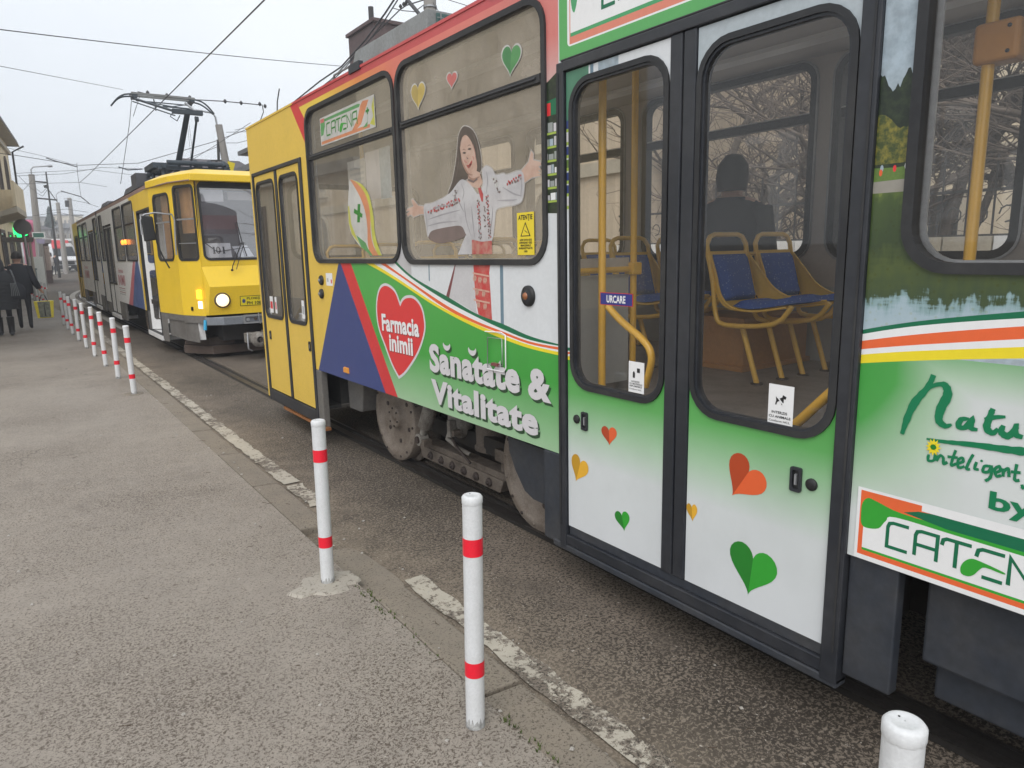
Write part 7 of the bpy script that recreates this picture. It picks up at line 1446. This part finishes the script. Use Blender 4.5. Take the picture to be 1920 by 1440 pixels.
# distant buildings and stalls
def block(name, x0, x1, Y, dpt, z1, wall_m, roof_m, label, rows=0, cols=0, cat='building', gable=False, z0=None):
    b = empty(name, ((x0 + x1) / 2, Y, gz(Y))); tag(b, label, cat); z0 = gz(Y) - .3
    mb = MB(); mb.box((x0, Y, z0), (x1, Y + dpt, z1), wall_m); mb.build('wall', b)
    mb = MB(); xm = (x0 + x1) / 2; h_ = (x1 - x0) * .28 if gable else .25
    if gable: mb.hexa([(x0 - .3, Y - .4, z1 + .003), (x1 + .3, Y - .4, z1 + .003), (x1 + .3, Y + dpt + .3, z1 + .003), (x0 - .3, Y + dpt + .3, z1 + .003)], [(x0 + (x1 - x0) * .3, Y + dpt * .35, z1 + h_), (x1 - (x1 - x0) * .3, Y + dpt * .35, z1 + h_), (x1 - (x1 - x0) * .3, Y + dpt * .65, z1 + h_), (x0 + (x1 - x0) * .3, Y + dpt * .65, z1 + h_)], roof_m)
    else: mb.box((x0 - .2, Y - .2, z1 + .003), (x1 + .2, Y + dpt, z1 + h_), roof_m)
    mb.build('roof', b)
    fr = lambda u, v, w=0: (u, Y - w, v)
    for r in range(rows):
        for c in range(cols): bwindow(b, fr, x0 + (x1 - x0) * (c + .5) / cols, z0 + 1.2 + (z1 - z0 - 1.2) * r / rows, (x1 - x0) / cols * .45, (z1 - z0) / rows * .48, False, 'stone_pale', False)
    return b
def AX(px, py, Y): return A(px, py, Y)[0]
def AZ(px, py, Y): return A(px, py, Y)[2]
b_ = block('shop', AX(44, 440, 52), AX(66, 440, 52), 52, 6, AZ(55, 420, 52), 'plaster_pink', 'roof_sheet', 'pink painted shop front rising behind the kiosk', 0, 0)
mb = MB(); q_ = A(56, 428, 51.7); mb.lathe([(.45, 0), (.5, .3), (.3, .5), (.01, .55)], (q_[0], 51.9, q_[2]), (0, -1, 0), 'plaster_pink', 18); mb.build('balloon_sign', b_)
sg = empty('shop_sign', (AX(72, 440, 49), 49, gz(49))); tag(sg, 'dark green and white sign board above a lilac panel', 'sign'); fS = lambda u, v, w=0: (u, 49 - w, v)
mb = MB(); mb.poly([(AX(60, 440, 49), AZ(60, 447, 49)), (AX(84, 440, 49), AZ(84, 447, 49)), (AX(84, 440, 49), AZ(84, 435, 49)), (AX(60, 440, 49), AZ(60, 435, 49))], fS, .02, 'white_plain', .05); mb.poly([(AX(62, 440, 49), AZ(62, 445, 49)), (AX(82, 440, 49), AZ(82, 445, 49)), (AX(82, 440, 49), AZ(82, 437, 49)), (AX(62, 440, 49), AZ(62, 437, 49))], fS, .025, 'sign_green'); mb.build('sign_panel', sg)
mb = MB(); mb.poly([(AX(70, 460, 49), AZ(70, 457, 49)), (AX(84, 460, 49), AZ(84, 457, 49)), (AX(84, 448, 49), AZ(84, 448, 49)), (AX(67, 448, 49), AZ(67, 448, 49))], fS, .0, 'sign_lilac', .03); mb.tube([(AX(73, 500, 49), 49, gz(49)), (AX(72, 455, 49), 49, AZ(72, 455, 49))], .05, 'aluminium', 6); mb.build('lower_panel', sg)
st_ = block('market_stall', AX(56, 470, 56), AX(92, 470, 56), 56, 5, AZ(70, 456, 56), 'plaster_dark', 'plaster_grey', 'row of glazed market kiosks with a grey flat roof beside the pavement', 1, 4, 'kiosk')
for i, (pa, pb2, Y, lab) in enumerate(((95, 112, 78, 'red market awning with white edge, left of the white van'), (110, 128, 84, 'red market awning directly above the white van'))):
    a = empty('awning', (AX((pa + pb2) / 2, 455, Y), Y, gz(Y))); tag(a, lab, 'awning', 'red market awnings'); xa, xb, zt = AX(pa, 455, Y), AX(pb2, 455, Y), AZ(pa, 452, Y)
    mb = MB(); mb.hexa([(xa, Y - 1.2, zt - .7), (xb, Y - 1.2, zt - .7), (xb, Y, zt), (xa, Y, zt)], [(xa, Y - 1.2, zt - .62), (xb, Y - 1.2, zt - .62), (xb, Y, zt + .08), (xa, Y, zt + .08)], 'awning_red'); mb.build('canopy', a)
    mb = MB()
    for x in (xa + .05, xb - .05): mb.tube([(x, Y - 1.1, gz(Y)), (x, Y - 1.1, zt - .65)], .04, 'aluminium', 6)
    mb.build('pole', a)
block('market_hall', AX(84, 450, 92), AX(150, 450, 92), 92, 10, AZ(110, 452, 92), 'plaster_grey', 'white_plain', 'low market hall with a white roof behind the red awnings', 1, 5, 'market hall')
block('house', AX(60, 440, 120), AX(96, 440, 120), 120, 10, AZ(80, 430, 120), 'plaster_grey', 'roof_dark', 'hazy low house left of the spruce', 1, 3, gable=True)
block('house', AX(104, 440, 130), AX(150, 440, 130), 130, 12, AZ(130, 428, 130), 'plaster_grey', 'roof_sheet', 'hazy grey house right of the spruce', 2, 4, gable=True)
block('apartment_block', AX(50, 440, 190), AX(90, 440, 190), 190, 14, AZ(70, 408, 190), 'plaster_grey', 'roof_sheet', 'farthest pale apartment block, left, behind the wires', 4, 6)
block('apartment_block', AX(98, 440, 210), AX(160, 440, 210), 210, 14, AZ(120, 404, 210), 'plaster_sand', 'roof_sheet', 'farthest pale apartment block, right, above the far tram', 4, 8)
block('house', 9.5, 22, 64, 12, 6.5, 'plaster_sand', 'roof_dark', 'sand coloured house behind the far tram on the right', 2, 4, gable=True)
# right-hand side of the street: long beige house with a chimney, seen through the tram windows
hs_ = empty('building', (12.5, 19, 0)); tag(hs_, 'long beige house with a brown brick chimney and grey eaves behind the trams', 'building')
mb = MB(); mb.box((8.7, 8.6, -.1), (17, 29.6, 5.62), 'plaster_beige'); mb.box((8.62, 8.5, 2.9), (8.69, 29.7, 3.12), 'stone_pale'); mb.box((8.62, 8.5, -.1), (8.69, 29.7, .7), 'plaster_grey'); mb.build('wall', hs_)
mb = MB(); mb.hexa([(8.05, 7.9, 5.55), (17.6, 7.9, 5.55), (17.6, 30.2, 5.55), (8.05, 30.2, 5.55)], [(8.05, 7.9, 5.70), (17.6, 7.9, 5.70), (17.6, 30.2, 5.70), (8.05, 30.2, 5.70)], 'roof_sheet'); mb.hexa([(8.05, 7.9, 5.702), (17.6, 7.9, 5.702), (17.6, 30.2, 5.702), (8.05, 30.2, 5.702)], [(12.6, 12, 7.9), (13, 12, 7.9), (13, 26, 7.9), (12.6, 26, 7.9)], 'roof_sheet'); rf = mb.build('roof', hs_)
c0 = Vector((*S(655, 100, 10.2), 0)); c1_ = S(702, 80, 10.2); ztop = S(655, 70, 10.2)[1]
mb = MB(); mb.box((10.2, c1_[0] - .05, 6), (11.2, c0.x, ztop), 'brick_brown'); mb.box((10.13, c1_[0] - .12, ztop), (11.27, c0.x + .07, ztop + .10), 'brick_brown'); mb.tube([(10.6, (c0.x + c1_[0]) / 2, ztop), (10.6, (c0.x + c1_[0]) / 2, ztop + .75)], .09, 'iron', 8); mb.build('chimney', rf)
fH = lambda u, v, w=0: (8.7 - w, u, v)
for y in (11, 14, 17, 20, 23.2, 26.4): bwindow(hs_, fH, y, 1.15, 1.15, 1.7, True, 'stone_pale'); bwindow(hs_, fH, y, 3.6, 1.0, 1.4, False, 'stone_pale')
# taller block further right behind the trees
bb = empty('building', (20, 0, 0)); tag(bb, 'pale apartment building behind the bare trees, seen through the tram door windows', 'building')
mb = MB(); mb.box((16, -16, -.1), (26, 8, 12.5), 'plaster_sand')
for z in (3.3, 6.3, 9.3): mb.box((15.93, -16.1, z), (15.995, 8.1, z + .18), 'stone_pale')
mb.build('wall', bb); mb = MB(); mb.box((15.5, -16.5, 12.5), (26.5, 8.5, 12.9), 'roof_sheet'); mb.build('roof', bb); fK = lambda u, v, w=0: (16 - w, u, v)
for z in (1.1, 4.2, 7.2, 10.2):
    for y in range(-14, 8, 3): bwindow(bb, fK, y + .5, z, 1.3, 1.5, False, 'stone_pale')
block('building', 9.5, 24, 31.5, 22, 5.4, 'plaster_sand', 'roof_sheet', 'second low building further along the right side', 1, 4)
# garden wall with iron railing
fw = empty('garden_fence', (7.9, 2, .09)); tag(fw, 'white block garden wall topped with scrolled iron railing behind the near tram', 'fence')
mb = MB(); rr = random.Random(6)
z = .09
while z < 1.55:
    y = -8.0
    while y < 8.4: L = rr.uniform(.35, .5); mb.box((7.9 + rr.uniform(-.01, .01), y, z), (8.08, min(y + L - .02, 8.4), z + .16), 'white_plain' if rr.random() < .8 else 'stone_pale'); y += L
    z += .18
mb.box((7.93, -8, .09), (8.06, 8.4, 1.6), 'plaster_grey'); mb.build('wall', fw)
mb = MB()
for z in (1.68, 2.12): mb.box((7.97, -8, z), (8.0, 8.4, z + .03), 'iron')
for k in range(68):
    y = -8 + k * .242; mb.tube([(7.985, y, 1.6), (7.985, y, 2.42)], .011, 'iron', 5); mb.tube([(7.985, y, 2.42), (7.985, y, 2.50)], [.02, .001], 'iron', 5)
    mb.tube([(7.985, y + .12 + .07 * math.cos(a), 1.9 + .08 * math.sin(a)) for a in [i * .7 for i in range(8)]], .008, 'iron', 4)
mb.build('railing', fw)

# ================================================================== TREES
def bare_tree(seed, h_, r0, spread=.55, levels=5, twigs='twig'):
    rr = random.Random(seed); tb = MB(); cb = MB()
    def grow_(p, d, L, r, lv):
        n = 4 if lv < 3 else 3; P = [p]; q = Vector(d)
        for i in range(n): q = (q + Vector((rr.gauss(0, .16), rr.gauss(0, .16), rr.gauss(.03, .10)))).normalized(); P.append(P[-1] + q * (L / n))
        R_ = [r * (1 - .45 * i / n) for i in range(n + 1)]
        (tb if lv < 2 else cb).tube(P, R_, 'bark' if lv < 3 else twigs, [10, 8, 6, 4, 3, 3, 3][lv], cap=False)
        if lv >= levels: return
        k = [4, 4, 4, 3, 3, 2][lv]
        for i in range(k):
            t_ = rr.uniform(.35, 1.0) if i else 1.0; b = P[min(n, max(1, int(t_ * n)))]
            a = rr.uniform(0, 6.283); dv = Vector((math.cos(a), math.sin(a), rr.uniform(-.2, .5))); nd_ = (q * (1 - spread) + dv * spread).normalized()
            grow_(b, nd_, L * rr.uniform(.6, .82), max(.003, r * .55), lv + 1)
    grow_(Vector((0, 0, 0)), Vector((rr.uniform(-.1, .1), rr.uniform(-.1, .1), 1)), h_ * .32, r0, 0)
    return tb, cb
tp = []
for sd, h_, r0 in ((1, 8.5, .15), (5, 7.5, .12)):
    t = empty('tree'); tb, cb = bare_tree(sd, h_, r0); tb.build('trunk', t); cb.build('crown', t); tp.append(t)
for i, (x, y, k, s_, lab) in enumerate(((9.2, 2.3, 0, 1.0, 'bare tree seen through the large right window of the near tram'), (9.6, 4.6, 1, 1.05, 'bare tree seen through the right door leaf window'), (9.0, 7.4, 0, .95, 'bare tree seen through the left door leaf window, near the beige house'), (10.6, -.6, 1, 1.1, 'bare tree behind the garden fence beyond the right edge of the window'), (11.6, 3.4, 0, 1.15, 'bare tree close in front of the pale apartment building'), (8.6, 5.8, 1, .8, 'small bare tree between two larger ones behind the iron railing'), (10.4, 6.6, 0, 1.1, 'bare tree deep in the garden beside the beige house'))):
    o = tp[k] if i < 2 else copy_tree(tp[k]); o.location = (x, y, .05); o.rotation_euler = (0, 0, i * 1.3); o.scale = (s_,) * 3; tag(o, lab, 'tree', 'bare trees behind the near tram')
# tangled twigs low behind the fence
mb = MB(); rr = random.Random(12)
for i in range(1500):
    x, y, z = rr.uniform(8.4, 10.5), rr.uniform(-1.5, 9), rr.uniform(.8, 4.8); d = Vector((rr.gauss(0, .5), rr.gauss(0, .5), rr.uniform(-.1, 1))).normalized(); L = rr.uniform(.3, 1.0); p = Vector((x, y, z))
    mb.tube([p, p + d * L * .5 + Vector((rr.gauss(0, .05),) * 3), p + d * L], [.006, .004, .002], 'twig', 3, cap=False)
o = mb.build('undergrowth'); tag(o, 'thicket of leafless twigs behind the iron railing', 'undergrowth', kind='stuff')
# spruce far away
sp0 = A(98, 440, 135); t = empty('spruce_tree', (sp0[0], 135, gz(135))); tag(t, 'dark hazy spruce in the distance between the utility poles', 'tree'); zt = AZ(98, 388, 135)
mb = MB(); mb.tube([(sp0[0], 135, gz(135)), (sp0[0], 135, zt)], [.18, .02], 'bark', 6); mb.build('trunk', t); mb = MB(); rr = random.Random(3); H0 = gz(135) + 1
for k in range(26):
    z = H0 + (zt - H0) * k / 26; R_ = 2.5 * (1 - k / 26) + .12
    for j in range(14):
        a = rr.uniform(0, 6.28); r_ = R_ * rr.uniform(.7, 1.05); c_, s_ = math.cos(a), math.sin(a)
        mb.add([(sp0[0], 135, z + .5), (sp0[0] + c_ * r_ - s_ * .25, 135 + s_ * r_ + c_ * .25, z - .15), (sp0[0] + c_ * r_ * 1.1, 135 + s_ * r_ * 1.1, z - .35), (sp0[0] + c_ * r_ + s_ * .25, 135 + s_ * r_ - c_ * .25, z - .15)], [[0, 1, 2, 3]], 'spruce')
mb.build('crown', t)
mb = MB(); rr = random.Random(31)
for i in range(500):
    Y = rr.uniform(98, 118); x = rr.uniform(4, 16); z = gz(Y) + rr.uniform(.5, 4.2); p = Vector((x, Y, z)); d = Vector((rr.gauss(0, .5), rr.gauss(0, .5), rr.uniform(-.2, 1))).normalized()
    mb.tube([p, p + d * rr.uniform(.6, 2.0)], [.035, .01], 'twig', 3, cap=False)
o = mb.build('woodland'); tag(o, 'far bare branches fading into mist behind the market', 'woodland', kind='stuff')

hz = MB(); hz.box((-60, -25, -1.2), (60, 260, 25), 'haze'); ho_ = hz.build('haze'); tag(ho_, 'pale winter haze filling the street', 'haze', kind='stuff')
# ================================================================== VAN
VY = 80.0; v0 = A(128, 508, VY); vx = v0[0]; vz = gz(VY) + .1
van = empty('van', (vx, VY, vz)); van.rotation_euler = (0, 0, rad(6)); tag(van, 'white panel van facing the camera on the far pavement', 'van')
def vb(name, parent=van, **k): return None
mb = MB()
sec = [(-1.0, .38), (-1.02, 1.15), (-.98, 1.55), (-.86, 2.35), (-.70, 2.62), (.70, 2.62), (.86, 2.35), (.98, 1.55), (1.02, 1.15), (1.0, .38)]
def vloc(x, y, z): return (vx + x, VY + y, vz + z)
rings = [(1.15, 1.0, 1.0), (5.6, 1.0, 1.0)]; n = len(sec)
mb.add([vloc(x, y, z) for y, a, b in rings for x, z in sec], [[i, (i + 1) % n, n + (i + 1) % n, n + i] for i in range(n)] + [list(range(n, 2 * n))], 'van_white')
fr_ = [(x, z) for x, z in sec]; hood = [(-.95, .45), (-.98, 1.0), (-.9, 1.22), (.9, 1.22), (.98, 1.0), (.95, .45)]
mb.add([vloc(-.95, 0, .40), vloc(.95, 0, .40), vloc(.95, 0, .98), vloc(.75, -.05, 1.05), vloc(-.75, -.05, 1.05), vloc(-.95, 0, .98), vloc(1.0, .9, .40), vloc(1.02, .9, 1.15), vloc(.92, .62, 1.38), vloc(-.92, .62, 1.38), vloc(-1.02, .9, 1.15), vloc(-1.0, .9, .40)], [[0, 1, 2, 3, 4, 5], [3, 2, 7, 8], [4, 3, 8, 9], [5, 4, 9, 10], [1, 6, 7, 2], [0, 5, 10, 11]], 'van_white')
mb.add([vloc(-.92, .62, 1.38), vloc(.92, .62, 1.38), vloc(.80, 1.15, 2.30), vloc(-.80, 1.15, 2.30), vloc(.98, 1.15, 1.55), vloc(.86, 1.15, 2.35), vloc(-.98, 1.15, 1.55), vloc(-.86, 1.15, 2.35), vloc(1.02, .9, 1.15), vloc(-1.02, .9, 1.15), vloc(.70, 1.15, 2.62), vloc(-.70, 1.15, 2.62), vloc(1.0, 1.15, .4), vloc(-1.0, 1.15, .4)], [[1, 8, 4, 5, 2], [0, 3, 7, 6, 9], [3, 2, 5, 10, 11, 7], [8, 12, 4], [9, 6, 13]], 'van_white')
mb.build('body', van, bevel=.03)
mb = MB(); mb.add([vloc(-.84, .63, 1.40), vloc(.84, .63, 1.40), vloc(.74, 1.12, 2.24), vloc(-.74, 1.12, 2.24)], [[0, 1, 2, 3]], 'pane_dark'); mb.build('windscreen', van)
mb = MB(); mb.box(vloc(-.62, -.07, .62), vloc(.62, .02, .95), 'black_ink'); mb.box(vloc(-.95, -.10, .22), vloc(.95, .4, .56), 'black_ink'); mb.build('bumper', van, bevel=.03)
mb = MB(); mb.box(vloc(-.26, -.115, .36), vloc(.26, -.101, .47), 'white_plain'); mb.build('number_plate', van)
for sx_ in (-1, 1): mb = MB(); mb.hexa([vloc(sx_ * .64, -.06, .80), vloc(sx_ * .93, .02, .80), vloc(sx_ * .93, .02, 1.0), vloc(sx_ * .66, -.05, .95)], [vloc(sx_ * .64, .1, .80), vloc(sx_ * .93, .1, .80), vloc(sx_ * .93, .1, 1.0), vloc(sx_ * .66, .1, .95)], 'aluminium'); mb.build('headlight', van); mb = MB(); mb.box(vloc(sx_ * 1.02, .95, 1.4), vloc(sx_ * 1.22, 1.05, 1.75), 'black_ink'); mb.build('mirror', van, bevel=.03)
for sx_ in (-1, 1):
    for y in (.75, 4.5): mb = MB(); mb.lathe([(.33, -.22), (.34, -.1), (.34, -.02), (.3, 0), (.19, -.02), (.1, .0), (.001, 0)], vloc(sx_ * .98, y, .33), (sx_, 0, 0), 'black_ink', 20); mb.build('wheel', van)

# ================================================================== POLES AND WIRES
def pole_(name, label, base, top, r0, r1, mat='concrete', group='utility poles along the street', parts=()):
    t = empty(name, base); tag(t, label, 'pole', group); mb = MB(); mb.tube([base, top], [r0, r1], mat, 12); mb.build('shaft', t)
    for nm, P, r, m__ in parts: mb = MB(); mb.tube(P, r, m__, 6); mb.build(nm, t)
    return t
q = lambda px, py, Y: A(px, py, Y)
b0 = q(72, 470, 50); pole_('utility_pole', 'grey concrete pole with curved lamp arm rising over the cream building corner', (b0[0], 50, gz(50)), q(59, 327, 50), .22, .15, parts=(('lamp_arm', [q(59, 327, 50), q(58, 318, 50), q(62, 313, 50), q(92, 311, 50)], .035, 'aluminium'), ('lamp_head', [q(90, 311.5, 50), q(98, 311, 50)], .07, 'aluminium'), ('crossarm', [q(61, 340, 50), q(87, 342, 50)], .04, 'iron'), ('crossarm', [q(63, 371, 50), q(107, 375, 50)], .04, 'iron')))
b0 = q(101, 440, 66); pole_('utility_pole', 'thin leaning mast carrying a bundle of cables, left of the spruce', (b0[0], 66, gz(66)), q(86, 322, 66), .10, .05, 'iron', parts=(('cable_joint', [q(85, 347, 66), q(87, 352, 66)], .14, 'iron'), ('stay', [q(88, 352, 66), q(107, 378, 66)], .03, 'iron')))
b0 = q(115, 440, 74); pole_('utility_pole', 'middle concrete pole with a cable head, right of the spruce', (b0[0], 74, gz(74)), q(108, 380, 74), .22, .15, parts=(('lamp_arm', [q(108, 380, 74), q(105, 366, 74), q(110, 360, 74), q(119, 360, 74)], .03, 'aluminium'),))
b0 = q(136, 440, 84); pole_('utility_pole', 'far concrete pole with a box at its top, just left of the far tram', (b0[0], 84, gz(84)), q(130, 371, 84), .24, .18, parts=(('switch_box', [q(126, 376, 84), q(127, 388, 84)], .22, 'iron'),))
b0 = (7.62, 29, .09); t_ = pole_('utility_pole', 'concrete pole with a long curved lamp arm behind the cab of the far tram', (7.75, 29, .09), q(410, 234, 29), .17, .13, parts=(('lamp_arm', [q(408, 240, 29), q(404, 220, 29), q(399, 212, 29), q(378, 208, 29), q(352, 205, 29)], .035, 'aluminium'), ('bracket', [q(409, 262, 29), q(410, 300, 29)], .05, 'iron'), ('crossarm', [q(395, 301, 29), q(417, 301, 29)], .03, 'iron'), ('crossarm', [q(406, 302, 29), q(406, 322, 29)], .04, 'iron')))
mb = MB(); a_ = q(427, 322, 28); mb.add([q(427, 302, 28), q(441, 306, 28), q(437, 322, 28), q(428, 322, 28)], [[0, 1, 2, 3]], 'stripe_yellow'); mb.add([(p[0], p[1] + .02, p[2]) for p in (q(427, 302, 28), q(441, 306, 28), q(437, 322, 28), q(428, 322, 28))], [[0, 1, 2, 3]], 'stripe_yellow'); o = mb.build('flag'); tag(o, 'small yellow flag fixed to the pole behind the far tram', 'flag')
pole_('utility_pole', 'concrete pole rising behind the near tram roof beside the green mesh box', (S(807, 45, 8.2)[0] and 8.2, S(807, 45, 8.2)[0], .09), (8.2, S(806, 0, 8.2)[0], 9.2), .15, .13, parts=(('band', [(8.2, S(806, 0, 8.2)[0], S(806, 16, 8.2)[1]), (8.2, S(806, 0, 8.2)[0], S(806, 13, 8.2)[1])], .17, 'aluminium'),))
WN = [0]
def wire(label, pts, r=.008, sag=0.0, kind='wire', extra=None, mat='wire'):
    P = []
    for a, b in zip(pts[:-1], pts[1:]):
        a, b = Vector(a), Vector(b); n = 8
        for i in range(n): t_ = i / n; P.append(a.lerp(b, t_) - Vector((0, 0, sag * 4 * t_ * (1 - t_))))
    P.append(Vector(pts[-1])); mb = MB(); mb.tube(P, r, mat, 5)
    if extra:
        for p, rr_ in extra: mb.lathe([(.01, -rr_), (rr_ * .7, -rr_ * .4), (rr_ * .7, rr_ * .4), (.01, rr_)], p, (0, 0, 1), mat, 8)
    o = mb.build('overhead_' + kind); tag(o, label, kind, 'overhead wires'); return o
cw = [(3.15, y, 4.86 + .003 * max(0, y)) for y in (-14, 0, 12, 24, 34)] + [(3.15, 38, 5.02)]
wire('contact wire running above the track over both trams', cw, .010)
wire('thin span wire crossing the open sky at the upper left', [q(-60, 48, 15), q(640, 124, 22)], .009, .04)
wire('faint span wire sloping down from the left edge towards the collector', [q(-30, 118, 22), q(0, 124, 22), q(230, 168, 30)], .008); 
wire('feeder cable with dark clamps running right from the current collector', [q(258, 172, 22), q(290, 180, 22), q(350, 186, 22), q(420, 190, 22), q(492, 197, 22), q(494, 210, 22), q(488, 226, 22), q(470, 245, 22)], .014, 0, 'cable', [(q(x, y, 22), .06) for x, y in ((277, 174), (313, 179), (356, 183), (422, 190), (452, 193), (487, 195), (497, 199))])
wire('span wire sagging from the cream building past the centre of the sky', [q(-40, 283, 34), q(28, 291, 34), q(147, 310, 36), q(260, 306, 34), q(400, 266, 30), q(470, 240, 28)], .012)
wire('second span wire rising to the pole behind the far tram', [q(30, 330, 40), q(120, 326, 40), q(190, 314, 38), q(300, 318, 36), q(408, 275, 30)], .010)
wire('dark bracket arm of the overhead line, upper one over the street', [q(86, 296, 40), q(104, 302, 40), q(145, 313, 42)], .025, 0, 'bracket'); wire('dark bracket arm of the overhead line, lower one over the street', [q(114, 358, 60), q(135, 364, 60), q(152, 369, 60), q(168, 382, 62)], .035, 0, 'bracket')
wire('short hanging line dropper between the two bracket arms', [q(144, 306, 42), q(146, 330, 46), q(152, 369, 60)], .012)
wire('thin stay line falling steeply left of the collector', [q(247, 182, 17), q(243, 230, 17), q(226, 345, 18)], .006); wire('short dropper hanging from the collector to the contact wire', [q(262, 180, 17.4), q(250, 218, 18)], .006)
wire('thin pair line descending right of the collector', [q(352, 235, 24), q(360, 320, 24)], .004); wire('faint wire descending beside the pole behind the far tram', [q(355, 235, 24), q(365, 318, 24)], .004)
for i, (pts, lab) in enumerate((([(-20, 270), (70, 290), (130, 306)], 'faint wire high over the cream building corner'), ([(30, 325), (170, 318), (280, 332)], 'faint wire crossing above the far tram roof'), ([(30, 345), (150, 342), (200, 350)], 'faint wire low above the roof of the far tram'), ([(35, 330), (57, 352), (66, 358)], 'short cable sagging to the lamp pole'), ([(66, 352), (78, 362), (88, 352)], 'looping cable between the two left poles'), ([(66, 360), (80, 368), (90, 354)], 'lower looping cable between the two left poles'),
        ([(90, 395), (125, 392), (165, 398)], 'distant wire crossing in front of the apartment blocks'), ([(60, 405), (110, 398), (160, 410)], 'lowest distant wire near the spruce'), ([(120, 372), (160, 380), (185, 388)], 'distant wire rising from the far tram tail'), ([(30, 372), (50, 350), (60, 338)], 'short wire by the cream building gutter'))):
    wire(lab, [q(x, y, 45) for x, y in pts], .010)
for i, (pts, lab) in enumerate((([(440, 244), (470, 238), (520, 228)], 'short wire ending at the near tram roof corner, upper'), ([(424, 248), (466, 247), (480, 244)], 'short wire ending at the near tram roof corner, middle'), ([(424, 268), (445, 268), (470, 262)], 'short wire ending at the near tram roof corner, lower'), ([(340, 312), (408, 270), (470, 230)], 'thin wire climbing from the far cab roof'))):
    wire(lab, [q(x, y, 27) for x, y in pts], .009)
XW = 8.1
def sw(px, py, D=XW): y, z = S(px, py, D); return (D, y, z)
for i, (pts, r, lab) in enumerate((([(745, -10), (722, 25), (685, 75), (640, 125), (600, 152), (540, 200), (480, 240)], .022, 'thick twisted cable running along above the near tram roof'), ([(752, -10), (720, 40), (690, 78), (620, 150), (560, 195)], .016, 'cable just right of the twisted cable above the near tram'),
        ([(800, -2), (762, 10), (750, 18), (695, 72), (640, 135), (580, 190)], .014, 'lowest of the cables running above the near tram roof'), ([(735, 15), (755, 20), (777, 22), (796, 8)], .010, 'slack loop of cable left of the concrete pole'))):
    wire(lab, [sw(x, y) for x, y in pts], r, 0, 'cable')
wire('thick slanting strut meeting the pole behind the near tram', [sw(758, -8), sw(796, 38)], .045, 0, 'strut'); wire('thin wire falling right of the concrete pole', [sw(812, 5), sw(832, 36)], .007); wire('faint wire at the top edge right of the pole', [sw(832, -3), sw(880, 12), sw(940, 20)], .007)
for x, y, n_ in ((751, 14, 0), (757, 10, 1), (761, 8, 2)):
    p = sw(x, y - 2); mb = MB(); mb.lathe([(.01, -.05), (.045, 0), (.01, .05)], p, (0, 0, 1), 'iron', 8); o = mb.build('cable_clamp'); tag(o, ['left', 'middle', 'right'][n_] + ' dark clamp on the cable beside the concrete pole', 'clamp', 'cable clamps')
